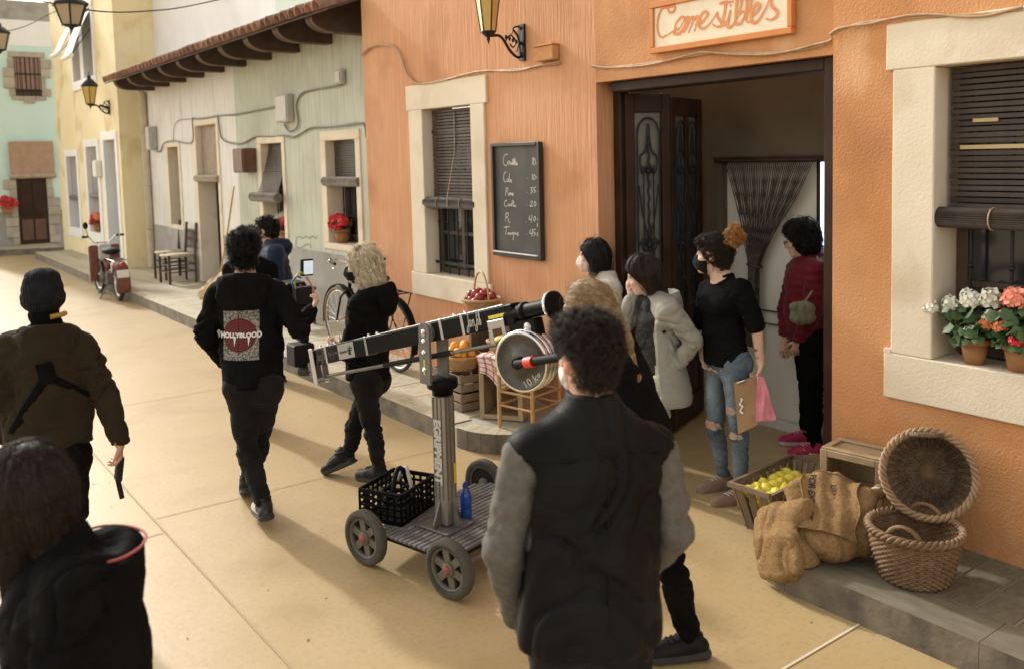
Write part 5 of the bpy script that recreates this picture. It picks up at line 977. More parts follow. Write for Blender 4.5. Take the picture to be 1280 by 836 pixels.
# ------------------------------------------------------------------ bicycle
bk_ = thing('bicycle', 'old black bicycle leaning against the orange house corner', 'bicycle', (4.05, 7.85, .15)); XB = 4.05; zr = .15+.345
wheel(bk_, (XB, 7.28, zr), .345, (1, 0, .04), .019, M_tyreb, M_chrome, 28, .02); wheel(bk_, (XB, 8.42, zr), .345, (1, .05, .04), .019, mat('worn tan tyre', (.16, .12, .08), .8), M_chrome, 28, .02)
B = lambda y, z, x=0: (XB+x, y, .15+z)
s = MB()
for p, q, r in ((B(7.72, .30), B(7.58, .80), .016), (B(7.60, .74), B(8.17, .80), .015), (B(7.72, .30), B(8.19, .70), .017), (B(8.16, .86), B(8.20, .66), .019), (B(7.28, .345, .05), B(7.72, .30, .02), .010), (B(7.28, .345, -.05), B(7.72, .30, -.02), .010), (B(7.28, .345, .05), B(7.59, .74, .01), .009), (B(7.28, .345, -.05), B(7.59, .74, -.01), .009)): s.tube([p, q], r, 8)
s.build('frame', M_black, bk_)
s = MB()
for x in (-.05, .05): s.tube([B(8.42, .345, x), B(8.30, .60, x), B(8.20, .68, x*.6)], .011, 8)
s.build('fork', M_black, bk_)
s = MB(); s.tube(crom([B(8.0, 1.0, -.27), B(8.12, 1.02, -.24), B(8.24, 1.0, -.12), B(8.20, .96, 0), B(8.24, 1.0, .12), B(8.12, 1.02, .24), B(8.0, 1.0, .27)], 6), .011, 8); s.tube([B(8.17, .84), B(8.20, .97)], .012, 8); s.build('handlebar', M_chrome, bk_)
for sx in (-1, 1): s = MB(); s.tube([B(8.06, 1.01, sx*.26), B(7.93, .99, sx*.275)], .016, 8); s.build('grip', M_blackm, bk_)
s = MB(); s.tube([B(8.14, 1.0, -.25), B(8.16, .95, -.2), B(8.02, .93, -.25)], .006, 5); s.build('brake_lever', M_chrome, bk_)
s = MB(); s.ball(B(7.53, .86), .1, 12, sc=(.8, 1.35, .4)); s.build('saddle', M_blackm, bk_)
for yc, a0, a1 in ((7.28, 20, 200), (8.42, -10, 150)):
    s = MB(); vs = []; n = 16
    for k in range(n+1):
        a = R(a0+(a1-a0)*k/n)
        for x in (-.032, 0, .032): vs.append((XB+x, yc+(.375-.008*(x != 0))*math.cos(a), zr+(.375-.008*(x != 0))*math.sin(a)))
    s.add(vs, [(k*3+j, k*3+j+1, k*3+j+4, k*3+j+3) for k in range(n) for j in range(2)], 0, True); s.build('mudguard', M_black, bk_)
s = MB(); [s.tube([B(7.55-.11*k, .76, -.07), B(7.55-.11*k, .76, .07)], .006, 5) for k in range(5)]; [s.tube([B(7.58, .76, x), B(7.06, .76, x)], .007, 6) for x in (-.07, .07)]; [s.tube([B(7.08, .76, x), B(7.28, .35, x)], .006, 5) for x in (-.07, .07)]; s.build('luggage_rack', M_black, bk_)
s = MB(); s.lathe([(.001, 0), (.085, .002), (.085, .006), (.001, .008)], 20, B(7.72, .30, -.045), (1, 0, 0)); s.tube([B(7.72, .30, -.06), B(7.66, .14, -.08), B(7.66, .14, -.16)], .010, 6); s.tube([B(7.72, .30, .06), B(7.78, .46, .08), B(7.78, .46, .16)], .010, 6); s.build('crank', M_iron2, bk_)
# ------------------------------------------------------------------ burlap pile and pole
# (sacks are shaped in the figure section, they need the field mesher)
s = MB(); s.tube([(4.37, 13.20, .28), (4.50, 13.08, 1.05), (4.61, 12.97, 1.80)], [.016, .015, .012], 8); pole = tag(s.build('bamboo_pole', mat('pale bamboo', (.50, .36, .18), .6, (.42, .28, .13), 12)), 'long pale pole leaning out of the far sack pile', 'pole')

# ------------------------------------------------------------------ camera crane on its dolly
ca = thing('camera_crane', 'black jib arm camera crane on a four wheeled dolly with chrome rimmed weights', 'crane', (2.47, 3.95, 0), R(14))
CAW = wmat(ca); ax_b = Vector((math.cos(R(14)), math.sin(R(14)), 0)); ax_a = Vector((math.sin(R(14)), -math.cos(R(14)), 0)); CP = Vector((2.47, 3.95, 0))
def Q(b, a, z): return CP+ax_b*b+ax_a*a+Vector((0, 0, z))
def qbox(mb, b0, b1, a0, a1, z0, z1, c=.004):
    t = MB(); t.cbox((b0, -a1, z0), (b1, -a0, z1), c); mb.add([Q(x, -y, z) for x, y, z in t.v], t.f)
s = MB(); qbox(s, -.26, .62, -.27, .27, .140, .168); s.build('deck_frame', M_blackm, ca)
nslat = 17
for k in range(nslat):
    a0 = -.29+.58*k/nslat; a1 = a0+.58/nslat-.006; cut = .10*max(0, (abs((a0+a1)/2)-.19)/.10)
    s = MB(); qbox(s, -.28+cut, .64-cut, a0, a1, .1685, .183, .003); s.build('deck_slat', M_gdeck, ca)
for (b, a) in ((-.31, -.30), (-.31, .31), (.66, -.30), (.66, .31)):
    c = Q(b, a, .148); ax = ax_b if b > 0 else -ax_b; R_ = .148; tw = .026
    s = MB(); s.lathe([(R_-.040, -tw), (R_-.022, -tw-.005), (R_-.005, -tw+.003), (R_, -tw+.009), (R_, tw-.009), (R_-.005, tw-.003), (R_-.022, tw+.005), (R_-.040, tw), (R_-.040, -tw)], 40, c, ax); s.m = [0 if 2*40 <= i < 6*40 else 1 for i in range(len(s.f))]; w = s.build('wheel', [M_tyre, M_side], ca)
    s = MB(); s.lathe([(R_-.0398, -tw+.004), (R_-.0398, tw-.004), (R_-.050, tw-.006), (R_-.050, -tw+.006), (R_-.0398, -tw+.004)], 40, c, ax)
    e1, e2, e3 = frame(ax)
    for k in range(6):
        q = 2*math.pi*k/6+.3; s.bar(c+(e1*math.cos(q)+e2*math.sin(q))*.03, c+(e1*math.cos(q)+e2*math.sin(q))*(R_-.046), .040, .016, ax)
    s.lathe([(.001, 0), (R_-.046, 0)], 32, c-ax*.012, ax, 1)
    s.lathe([(.001, .024), (.030, .024), (.036, .017), (.036, -.017), (.001, -.02)], 20, c, ax); s.build('rim', [M_rim, M_blackm], w)
    s = MB(); s.lathe([(.001, .031), (.018, .029), (.024, .0245), (.001, .0242)], 18, c, ax); s.build('hub_cap', mat('red hub', (.30, .07, .05), .5, (.2, .05, .04), 30) if 'red hub' not in bpy.data.materials else bpy.data.materials['red hub'], w)
    s = MB(); s.tube([c-ax*.02, Q(b*.75, a, .15)], .012, 8); s.build('axle', M_iron2, ca)
s = MB(); s.tube([Q(-.20, .30, .12), Q(.5, .30, .12)], .014, 8); s.tube([Q(-.28, .2, .11), Q(-.1, .25, .09), Q(.1, .28, .12)], .008, 6); s.build('push_bar', M_iron2, ca)
s = MB(); qbox(s, -.11, .11, -.11, .11, .1835, .196); s.build('base_plate', M_iron2, ca)
s = MB()
for (b, a) in ((1, 0), (-1, 0), (0, 1), (0, -1)):
    p = [Q(b*.050, a*.050, .1962), Q(b*.102, a*.102, .1962), Q(b*.102, a*.102, .214), Q(b*.050, a*.050, .33)]; sd = (ax_a if b else ax_b)*.006
    s.add([x-sd for x in p]+[x+sd for x in p], [(0, 1, 2, 3), (7, 6, 5, 4)]+[(i, (i+1) % 4+4-4, (i+1) % 4+4, i+4) for i in range(4)])
s.build('gusset', M_iron2, ca)
s = MB(); qbox(s, -.047, .047, -.047, .047, .1962, .900, .010); post = s.build('post', mat('grey aluminium post', (.28, .265, .235), .42, (.34, .32, .285), 6, metal=.6), ca)
s = MB()
for k in (-1, 0, 1): qbox(s, -.051, -.0475, k*.028-.004, k*.028+.004, .34, .89, .001); qbox(s, k*.028-.004, k*.028+.004, .0475, .051, .34, .89, .001)
s.build('post_rib', M_iron2, post)
def face_text(txt, size, o, ex, ey, m, par, name='lettering', bold=0):
    V, F = text_mesh(txt, size, bold); o = Vector(o); ex = Vector(ex).normalized(); ey = Vector(ey).normalized()
    s = MB(); s.add([o+ex*v[0]+ey*v[1] for v in V], F); return s.build(name, m, par)
def stroke_text(strokes, o, ex, ey, w, m, par, name='lettering'):
    o = Vector(o); ex = Vector(ex).normalized(); ey = Vector(ey).normalized(); s = MB()
    for L in strokes: ribbon(s, crom(L, 6), w, lambda x, y: tuple(o+ex*x+ey*y), lift=ex.cross(ey)*.00004)
    return s.build(name, m, par)
face_text('EGRIPMENT', .066, Q(-.0525, 0, .60), (0, 0, -1), ax_a, M_silver, post, bold=.004)
s = MB(); qbox(s, .012, .034, .0515, .0523, .42, .53, .0003); s.build('sticker', M_yel, post)
s = MB(); s.lathe([(.001, .900), (.056, .900), (.056, .935), (.078, .936), (.083, .945), (.083, .980), (.076, .990), (.001, .991)], 32, CP); s.build('bearing', M_black, ca)
# boom frame: from E0 (camera end) to E1 (weight end)
E0 = Vector((2.309, 5.142, .924)); E1 = Vector((2.522, 3.082, 1.471)); ed = (E1-E0).normalized(); es = Vector((ed.y, -ed.x, 0)).normalized()*-1; eu = es.cross(ed)*-1
if eu.z < 0: eu = -eu
if es.x < 0: es = -es
EL = (E1-E0).length
def E(t, s_=0, u=0): return E0+ed*t+es*s_+eu*u
def ebox(mb, t0, t1, s0, s1, u0, u1, c=.004):
    q = MB(); q.cbox((t0, s0, u0), (t1, s1, u1), c); mb.add([E(*v) for v in q.v], q.f)
tp = (3.960-E0.y)/ed.y                                            # pivot along the boom
s = MB(); ebox(s, 0, EL-.28, -.032, .032, -.050, .050, .006); boom = s.build('boom', M_black, ca)
s = MB(); s.tube([E(EL-.30), E(EL+.0)], .036, 16); s.lathe([(.036, 0), (.044, .005), (.044, .03), (.036, .035)], 20, E(EL-.20), ed); s.build('boom_tail', M_black, ca)
s = MB(); ebox(s, .02, EL-.30, -.030, .030, .0505, .054, .001); s.build('silver_edge', M_alu, boom)
for t_ in (.14, .60, tp+.10, tp+.28): s = MB(); ebox(s, t_, t_+.020, -.034, .034, -.052, .056, .002); s.build('clamp_band', M_alu, boom)
for t_ in (.05, .15, .22, .61, .70, tp+.20, tp+.29): s = MB(); s.lathe([(.001, .012), (.008, .012), (.008, 0)], 8, E(t_, -.0, .056), eu); s.build('bolt', M_chrome, boom)
s = MB(); ebox(s, .30, .48, -.0335, -.0322, -.044, .046, .0004); s.build('sticker', M_vinyl, boom)
stroke_text([[(-.02, .02), (.0, -.022), (-.008, -.02)], [(-.02, -.02), (.012, .022)], [(.0, .028), (.0, .01), (.03, .012)], [(-.025, 0), (.025, 0)], [(.01, -.028), (0, -.005), (-.016, -.028)]], E(.435, -.0342, 0), ed, eu, .006, M_black, boom, 'emblem')
face_text('EGRIPMENT', .017, E(.365, -.0342, -.004), ed, eu, M_black, boom, bold=.0006)
JJ = [[(.10, .9), (.16, .98), (.24, .92), (.20, .5), (.12, -.05), (.0, -.28), (-.08, -.15), (.06, .12), (.22, .20)], [(.44, .42), (.32, .48), (.25, .25), (.30, .06), (.40, .18), (.46, .44), (.44, .12), (.52, .08)], [(.56, .46), (.58, .06)], [(.58, .28), (.68, .47), (.74, .40), (.74, .10), (.82, .08)]]
j2 = [[(.96, .90), (1.02, 1.0), (1.12, .94), (1.06, .5), (.98, -.05), (.86, -.28), (.80, -.15), (.94, .12), (1.08, .20)], [(1.14, .46), (1.14, .10), (1.20, .06)], [(1.15, .62), (1.165, .66)], [(1.28, .10), (1.34, .55), (1.38, 1.0), (1.31, .9), (1.28, .4), (1.30, .08), (1.40, .12), (1.42, .36), (1.34, .40)]]
sc_ = lambda L, k: [[(x*k, y*k) for x, y in q] for q in L]
stroke_text(sc_(JJ+j2, .078), E(tp+.33, -.0335, -.022), ed, eu, .0042, M_silver, boom)
stroke_text(sc_(JJ+j2, .075), E(.035, -.0335, -.028), ed, eu, .0032, M_iron2, boom)
stroke_text(sc_([[(0, .8), (.05, .0), (.2, .05), (.2, .35), (.06, .35)], [(.32, .4), (.36, .1), (.5, .4), (.4, -.3)], [(.8, .6), (.66, .4), (.70, .05), (.9, .1)], [(1.0, .4), (1.05, .05), (1.2, .4), (1.05, -.3)], [(1.3, .05), (1.32, .4), (1.45, .35)], [(1.5, .1), (1.6, .4), (1.65, .1), (1.75, .4), (1.85, .1), (2.0, .4), (2.1, .1), (2.2, .4)]], .055), E(.185, -.0335, -.012), ed, eu, .0025, M_iron2, boom)
s = MB(); ebox(s, tp+.50, tp+.62, -.0338, -.0325, -.002, .014, .0004); s.build('sticker', M_yel, boom)
# yoke plates
for sd, nm in ((-1, 'near'), (1, 'far')):
    s = MB(); c = E(tp, sd*.058, 0); n = 12; w = .044; zt = c.z+.012; e = Vector((ed.x, ed.y, 0)).normalized(); base = Vector((c.x, c.y, 0))
    pr = [(-w, .97), (w, .97)]+[(w*math.cos(a), zt+w*math.sin(a)) for a in [math.pi*k/n for k in range(n+1)]]
    A = [base+e*x+Vector((0, 0, z))-es*.007 for x, z in pr]; Bq = [p+es*.014 for p in A]; m_ = len(pr)
    s.add(A+Bq, [tuple(range(m_)), tuple(range(m_, 2*m_))[::-1]]+[(i, m_+i, m_+(i+1) % m_, (i+1) % m_) for i in range(m_)]); yk = s.build('yoke_plate', M_iron2, ca)
    for z in (zt, zt-.05, zt-.11, zt-.20): s = MB(); s.lathe([(.001, .010), (.010, .010), (.012, 0)], 10, base+e*.004+Vector((0, 0, z))+es*sd*.0072, es*sd); s.build('bolt', M_chrome, yk)
    if sd < 0: s = MB(); o_ = base-es*.0085; s.add([o_+e*x+Vector((0, 0, z)) for x, z in ((-.006, 1.02), (.006, 1.02), (.006, 1.10), (-.006, 1.10))], [(0, 1, 2, 3)]); s.build('sticker', M_yel, yk)
s = MB(); s.tube([E(tp, -.07), E(tp, .07)], .016, 12); s.tube([E(tp+.005, -.05), E(tp+.005, -.033)], .05, 20); s.build('pivot_axle', M_alu, ca)
# lower rod
s = MB(); lo = -.125; s.tube([E(.03, 0, lo), E(EL-.42, 0, lo)], .011, 10); s.build('lower_rod', M_iron2, ca)
s = MB(); s.tube([E(.72, 0, lo), E(tp+.12, 0, lo)], .015, 10); s.build('rod_sleeve', M_blackm, ca)
# camera end: bracket plates and remote head
for sd in (-1, 1): s = MB(); ebox(s, -.035, .012, sd*.040-.004, sd*.040+.004, -.165, .058, .002); s.build('end_plate', M_alu, ca)
s = MB(); ebox(s, -.034, .010, -.035, .035, -.155, -.148, .001); ebox(s, .05, .062, -.02, .02, -.14, -.05, .002); ebox(s, -.10, -.036, -.030, .030, -.13, -.02, .006); s.build('end_block', M_iron2, ca)
s = MB(); s.tube([E(-.08, 0, -.08), E(-.24, .0, -.065)], .032, 12); s.build('head_arm', M_blackm, ca)
# weight end
s = MB(); ebox(s, EL-.29, EL-.10, -.030, .030, -.16, -.037, .008); ebox(s, EL-.285, EL-.235, -.034, .034, -.05, .05, .006); s.build('tail_block', M_black, ca)
s = MB(); s.lathe([(.001, .006), (.020, .006), (.024, 0)], 16, E(EL-.155, -.0305, -.075), -es); s.build('knob', M_alu, ca)
for (t0, t1, u0, u1) in ((EL-.42, EL-.30, -.052, -.010), (EL-.42, EL-.395, -.12, -.052), (EL-.325, EL-.30, -.12, -.052)): s = MB(); ebox(s, t0, t1, -.042, -.034, u0, u1, .003); s.build('weight_bracket', M_alu, ca)
s = MB(); s.lathe([(.001, -.016), (.045, -.016), (.062, -.010), (.066, 0), (.062, .010), (.045, .016), (.001, .016)], 28, E(EL+.012), ed); s.build('end_disc', M_black, ca)
s = MB(); s.lathe([(.062, -.006), (.069, -.004), (.069, .004), (.062, .006)], 28, E(EL+.012), ed); s.build('end_ring', M_chrome, ca)
wax = Vector((-.93, -.36, 0)).normalized(); wc = Vector((2.432, 3.195, 1.210))
for k in range(3):
    c = wc-wax*(.036*k); R_ = .144 if k else .142
    s = MB(); s.lathe([(.018, .012), (.05, .014), (.055, .006), (R_-.026, .006), (R_-.020, .013), (R_-.012, .014), (R_-.012, -.014), (.018, -.014)], 48, c, wax); wt = s.build('weight_plate', M_plate, ca)
    s = MB(); s.lathe([(R_-.012, .0135), (R_-.004, .015), (R_, .010), (R_, -.010), (R_-.004, -.015), (R_-.012, -.0135)], 48, c, wax); s.build('weight_rim', M_chrome, wt)
    if k == 0:
        e1 = Vector((-wax.y, wax.x, 0))*-1; e1 = e1 if e1.dot(rgt) > 0 else -e1; tx = e1*.8+Vector((0, 0, .6)); ty = -e1*.6+Vector((0, 0, .8)); face_text('10 kg', .05, c+wax*.0075+e1*.055-Vector((0, 0, .08)), tx, ty, M_alu, wt, bold=.001)
s = MB(); s.tube([wc+wax*.05, wc-wax*.14], .016, 12); s.tube([wc+wax*.012, wc+wax*.05], .026, 14); s.build('weight_bar', M_black, ca)
hp0 = wc+wax*.055; s = MB(); s.tube([hp0, hp0+ed*.30], .019, 12); s.build('control_handle', M_blackm, ca)
s = MB(); s.tube([hp0+ed*.07, hp0+ed*.12], .026, 14); s.build('red_collar', mat('red collar', (.75, .05, .02), .45), ca)
# crate, cables, bottle on the deck
pc = thing('plastic_crate', 'black plastic crate with cables on the crane dolly', 'crate', (2.272, 4.085, .184), R(27)); w, d, h = .34, .27, .165
def grid_side(p, q, h, cols, rows, th=.006):
    p = Vector(p); q = Vector(q); s = MB()
    for k in range(rows+1): z = h*k/rows; s.bar(p+Vector((0, 0, z)), q+Vector((0, 0, z)), .010, .012 if k not in (0, rows) else .022)
    for k in range(cols+1): x = p+(q-p)*k/cols; s.bar(x, x+Vector((0, 0, h)), .010, .010, (1, 0, 0))
    return s
for p, q, c in (((0, 0, .011), (w, 0, .011), 8), ((w, 0, .011), (w, d, .011), 6), ((w, d, .011), (0, d, .011), 8), ((0, d, .011), (0, 0, .011), 6)): grid_side(p, q, h-.011, c, 4).build('side_grid', M_black, pc, local=True)
s = MB(); s.box((0, 0, 0), (w, d, .008)); s.build('bottom', M_black, pc, local=True)
rnd = random.Random(12)
for i, (lab, m, r) in enumerate((('coiled black cable lying in the plastic crate', M_blackm, .010), ('grey cable arching out of the plastic crate', M_grey, .011), ('thick black cable loop rising highest from the plastic crate', M_black, .014))):
    s = MB(); pts = [(.17+(.10+.02*i)*math.cos(a)*(1+.2*math.sin(3*a)), .13+.085*math.sin(a), .10+.035*i+.03*math.sin(a*1.7+i)) for a in [k*.55 for k in range(26)]]
    if i == 2: pts = [(.10, .12, .12), (.14, .13, .20), (.19, .14, .235), (.25, .15, .21), (.29, .15, .13)]
    if i == 1: pts = [(.20, .05, .10), (.22, .09, .19), (.27, .14, .22), (.31, .2, .17), (.30, .22, .12)]
    s.tube(crom(pts, 5), r, 8); o = s.build('cable', m); o.matrix_world = wmat(pc); tag(o, lab, 'cable', 'cables in the plastic crate')
bt = thing('water_bottle', 'blue plastic bottle standing on the dolly deck behind the post', 'bottle', (2.600, 3.955, .184))
s = MB(); s.lathe([(.001, 0), (.028, 0), (.032, .006), (.032, .05), (.030, .06), (.032, .07), (.032, .125), (.026, .15), (.014, .170), (.014, .185), (.001, .186)], 20); s.build('body', mat('blue bottle', (.01, .05, .28), .18, (.02, .08, .36), 9, spec=.6), bt, local=True); s = MB(); s.lathe([(.016, .176), (.016, .205), (.001, .206)], 16); s.build('cap', mat('dark blue cap', (.01, .03, .18), .4), bt, local=True)
# camera rig held beside the crane head
cr = thing('video_camera', 'video camera rig with lit monitor and coloured cables on the crane head', 'camera', (2.30, 5.40, .92))
K = Vector((2.30, 5.40, 0))
s = MB(); s.cbox((2.22, 5.30, .84), (2.36, 5.44, .98), .01); s.cbox((2.30, 5.38, .98), (2.36, 5.46, 1.30), .006); s.cbox((2.20, 5.36, 1.20), (2.40, 5.48, 1.225), .004); s.build('head', M_blackm, cr)
s = MB(); s.cbox((2.21, 5.36, 1.226), (2.36, 5.56, 1.37), .012); s.lathe([(.055, 0), (.055, .14), (.062, .14), (.062, .20), (.05, .20)], 20, (2.285, 5.56, 1.30), (0, 1, 0)); s.build('camera_body', M_black, cr)
s = MB(); s.cbox((2.24, 5.28, 1.24), (2.35, 5.355, 1.35), .006); s.build('battery', M_blackm, cr)
mon = Matrix.Translation((2.385, 5.43, 1.455)) @ Matrix.Rotation(R(-62), 4, 'Z') @ Matrix.Rotation(R(-4), 4, 'X')
s = MB(); q = MB(); q.cbox((-.012, -.058, -.055), (.010, .058, .055), .005); s.add([mon @ Vector(v) for v in q.v], q.f); m_ = s.build('monitor', M_blackm, cr)
EMR = mat('lit camera monitor', (.3, .35, .4), .3, (.5, .52, .55), 9, emit=(.50, .58, .66, .40))
mon2 = mon
for sg in (-1, 1):
    s = MB(); s.add([mon @ Vector((sg*.0125, y, z)) for y, z in ((-.048, -.044), (.048, -.044), (.048, .044), (-.048, .044))], [(0, 1, 2, 3)]); s.build('screen', EMR, m_)
for i, (c_, pts) in enumerate((((.45, .55, .05), [(2.26, 5.33, 1.34), (2.24, 5.30, 1.40), (2.29, 5.33, 1.44), (2.34, 5.38, 1.42)]), ((.05, .12, .5), [(2.25, 5.32, 1.33), (2.22, 5.29, 1.38), (2.26, 5.31, 1.42), (2.31, 5.36, 1.40)]), ((.55, .22, .16), [(2.35, 5.37, 1.40), (2.38, 5.36, 1.34), (2.37, 5.34, 1.24), (2.33, 5.33, 1.15)]), ((.52, .30, .22), [(2.36, 5.38, 1.40), (2.40, 5.37, 1.30), (2.38, 5.35, 1.18), (2.31, 5.36, 1.05)]), ((.6, .58, .55), [(2.33, 5.37, 1.40), (2.35, 5.33, 1.33), (2.38, 5.35, 1.22), (2.36, 5.38, 1.1)]), ((.35, .05, .05), [(2.28, 5.31, 1.37), (2.31, 5.29, 1.30), (2.36, 5.31, 1.26), (2.38, 5.36, 1.16)]))):
    s = MB(); s.tube(crom(pts, 6), .006, 6); s.build('cable', mat('cable colour', c_, .5), cr)
# ------------------------------------------------------------------ field mesher for organic shapes
def _h(i, j, k):
    n = (i.astype(np.uint32)*np.uint32(374761393)) ^ (j.astype(np.uint32)*np.uint32(668265263)) ^ (k.astype(np.uint32)*np.uint32(2246822519))
    n = (n ^ (n >> np.uint32(13)))*np.uint32(1274126177); n = n ^ (n >> np.uint32(16))
    return (n & np.uint32(0xffff)).astype(np.float32)/32767.5-1
def vnoise(P):
    with np.errstate(over='ignore'):
        I = np.floor(P).astype(np.int64); F = (P-I).astype(np.float32); U = F*F*(3-2*F); i, j, k = I[:, 0], I[:, 1], I[:, 2]
        L = lambda a, b, t: a+(b-a)*t
        x = [[L(_h(i, j+b, k+c), _h(i+1, j+b, k+c), U[:, 0]) for b in (0, 1)] for c in (0, 1)]
        return L(L(x[0][0], x[0][1], U[:, 1]), L(x[1][0], x[1][1], U[:, 1]), U[:, 2])
def nrm(v): v = np.asarray(v, float); return v/max(1e-9, np.linalg.norm(v))
class Field:
    def __init__(s, lo, hi, h):
        s.o = np.array(lo, float)-2*h; s.h = h; s.n = np.ceil((np.array(hi, float)+2*h-s.o)/h).astype(int)+1; s.D = np.full(s.n, .25, np.float32)
    def sub(s, lo, hi):
        a = np.clip(np.floor((np.array(lo)-s.o)/s.h).astype(int), 0, s.n); b = np.clip(np.ceil((np.array(hi)-s.o)/s.h).astype(int)+1, 0, s.n)
        if (b-a).min() <= 0: return None, None
        ax = [(s.o[i]+s.h*np.arange(a[i], b[i])).astype(np.float32) for i in range(3)]
        return tuple(slice(a[i], b[i]) for i in range(3)), np.meshgrid(*ax, indexing='ij', sparse=True)
    def put(s, sl, d, k, op):
        D = s.D[sl]
        if op == 'u':
            if k > 0: h = np.clip(.5+.5*(D-d)/k, 0, 1); s.D[sl] = D*(1-h)+d*h-k*h*(1-h)
            else: s.D[sl] = np.minimum(D, d)
        else:
            if k > 0: h = np.clip(.5-.5*(D+d)/k, 0, 1); s.D[sl] = D*(1-h)-d*h+k*h*(1-h)
            else: s.D[sl] = np.maximum(D, -d)
    def cap(s, a, b, ra, rb=None, k=.02, op='u', flat=None):
        """tapered capsule; flat = (direction, factor) squashes it"""
        rb = ra if rb is None else rb; a = np.asarray(a, float); b = np.asarray(b, float); m = max(ra, rb)+k+s.h*2
        sl, G = s.sub(np.minimum(a, b)-m, np.maximum(a, b)+m)
        if sl is None: return s
        ab = b-a; L2 = max(1e-9, float(ab@ab)); x, y, z = [G[i]-a[i] for i in range(3)]
        t = np.clip((x*ab[0]+y*ab[1]+z*ab[2])/L2, 0, 1); qx, qy, qz = x-t*ab[0], y-t*ab[1], z-t*ab[2]; q2 = qx*qx+qy*qy+qz*qz
        if flat is not None: v, f = nrm(flat[0]), flat[1]; c = qx*v[0]+qy*v[1]+qz*v[2]; q2 = q2+c*c*(1/f**2-1)
        s.put(sl, np.sqrt(q2)-(ra+(rb-ra)*t), k, op); return s
    def ell(s, c, r, B=None, k=.02, op='u'):
        c = np.asarray(c, float); B = np.eye(3) if B is None else np.asarray(B, float); m = max(r)+k+s.h*2
        sl, G = s.sub(c-m, c+m)
        if sl is None: return s
        x, y, z = [G[i]-c[i] for i in range(3)]; q = 0
        for i in range(3): q = q+((x*B[i][0]+y*B[i][1]+z*B[i][2])/r[i])**2
        s.put(sl, (np.sqrt(q)-1)*min(r)*1.1, k, op); return s
    def ecap(s, a, b, side, wa, wb, k=.03, op='u'):
        """elliptic tapered tube; wa, wb = (half width along side, half depth)"""
        a = np.asarray(a, float); b = np.asarray(b, float); m = max(*wa, *wb)+k+s.h*2
        sl, G = s.sub(np.minimum(a, b)-m, np.maximum(a, b)+m)
        if sl is None: return s
        ab = b-a; L = np.linalg.norm(ab); d = ab/L; sv = nrm(np.asarray(side)-d*(np.asarray(side)@d)); fv = np.cross(d, sv)
        x, y, z = [G[i]-a[i] for i in range(3)]; t = x*d[0]+y*d[1]+z*d[2]; tc = np.clip(t/L, 0, 1); e = t-tc*L
        W_ = wa[0]+(wb[0]-wa[0])*tc; Dp = wa[1]+(wb[1]-wa[1])*tc; mn = np.minimum(W_, Dp)
        X = x*sv[0]+y*sv[1]+z*sv[2]; Y = x*fv[0]+y*fv[1]+z*fv[2]
        s.put(sl, (np.sqrt((X/W_)**2+(Y/Dp)**2+(e/mn)**2)-1)*mn, k, op); return s
    def cut(s, p, n):
        n = nrm(n); G = s.sub(s.o, s.o+s.h*s.n)
        sl, g = G; s.D[sl] = np.maximum(s.D[sl], (g[0]-p[0])*n[0]+(g[1]-p[1])*n[1]+(g[2]-p[2])*n[2]); return s
    def merge(s, F, k=.02): s.put(tuple(slice(0, n) for n in s.n), F.D, k, 'u'); return s
    def like(s): f = Field.__new__(Field); f.o = s.o; f.h = s.h; f.n = s.n; f.D = np.full(s.n, .25, np.float32); return f
    def sample(s, P):
        q = np.clip((np.asarray(P)-s.o)/s.h, 0, s.n-1.001); i = q.astype(int); f = q-i; D = s.D; r = 0
        for dx in (0, 1):
            for dy in (0, 1):
                for dz in (0, 1):
                    r = r+D[i[:, 0]+dx, i[:, 1]+dy, i[:, 2]+dz]*(f[:, 0] if dx else 1-f[:, 0])*(f[:, 1] if dy else 1-f[:, 1])*(f[:, 2] if dz else 1-f[:, 2])
        return r
    def grad(s, P):
        e = s.h; g = np.stack([s.sample(P+np.eye(3)[i]*e)-s.sample(P-np.eye(3)[i]*e) for i in range(3)], 1); return g/np.maximum(1e-6, np.linalg.norm(g, axis=1, keepdims=True))
    def march(s, P, d, mx=.4, eps=.0025):
        P = np.array(P, float); d = nrm(d); tt = np.zeros(len(P))
        for _ in range(60): q = s.sample(P+d*tt[:, None])-eps; tt = np.minimum(tt+np.maximum(q*.8, -.01), mx)
        return P+d*tt[:, None]
    def surf(s):
        D = s.D; S_ = D < 0; cnt = np.zeros(s.n-1, np.int8); n = s.n
        for a in (0, 1):
            for b in (0, 1):
                for c in (0, 1): cnt += S_[a:n[0]-1+a, b:n[1]-1+b, c:n[2]-1+c]
        act = np.argwhere((cnt > 0) & (cnt < 8)); idx = np.full(s.n-1, -1, np.int32); idx[tuple(act.T)] = np.arange(len(act))
        pos = np.zeros((len(act), 3), np.float32); num = np.zeros(len(act), np.float32)
        for ax in range(3):
            o1, o2 = [i for i in range(3) if i != ax]
            for u in (0, 1):
                for v in (0, 1):
                    A = act.copy(); A[:, o1] += u; A[:, o2] += v; Bq = A.copy(); Bq[:, ax] += 1
                    va, vb = D[tuple(A.T)], D[tuple(Bq.T)]; cr = (va < 0) != (vb < 0); t = np.where(cr, va/np.where(cr, va-vb, 1), 0)
                    p = np.zeros_like(pos); p[:, o1] = u; p[:, o2] = v; p[:, ax] = t; pos += p*cr[:, None]; num += cr
        V = s.o+s.h*(act+pos/num[:, None]); Q = []
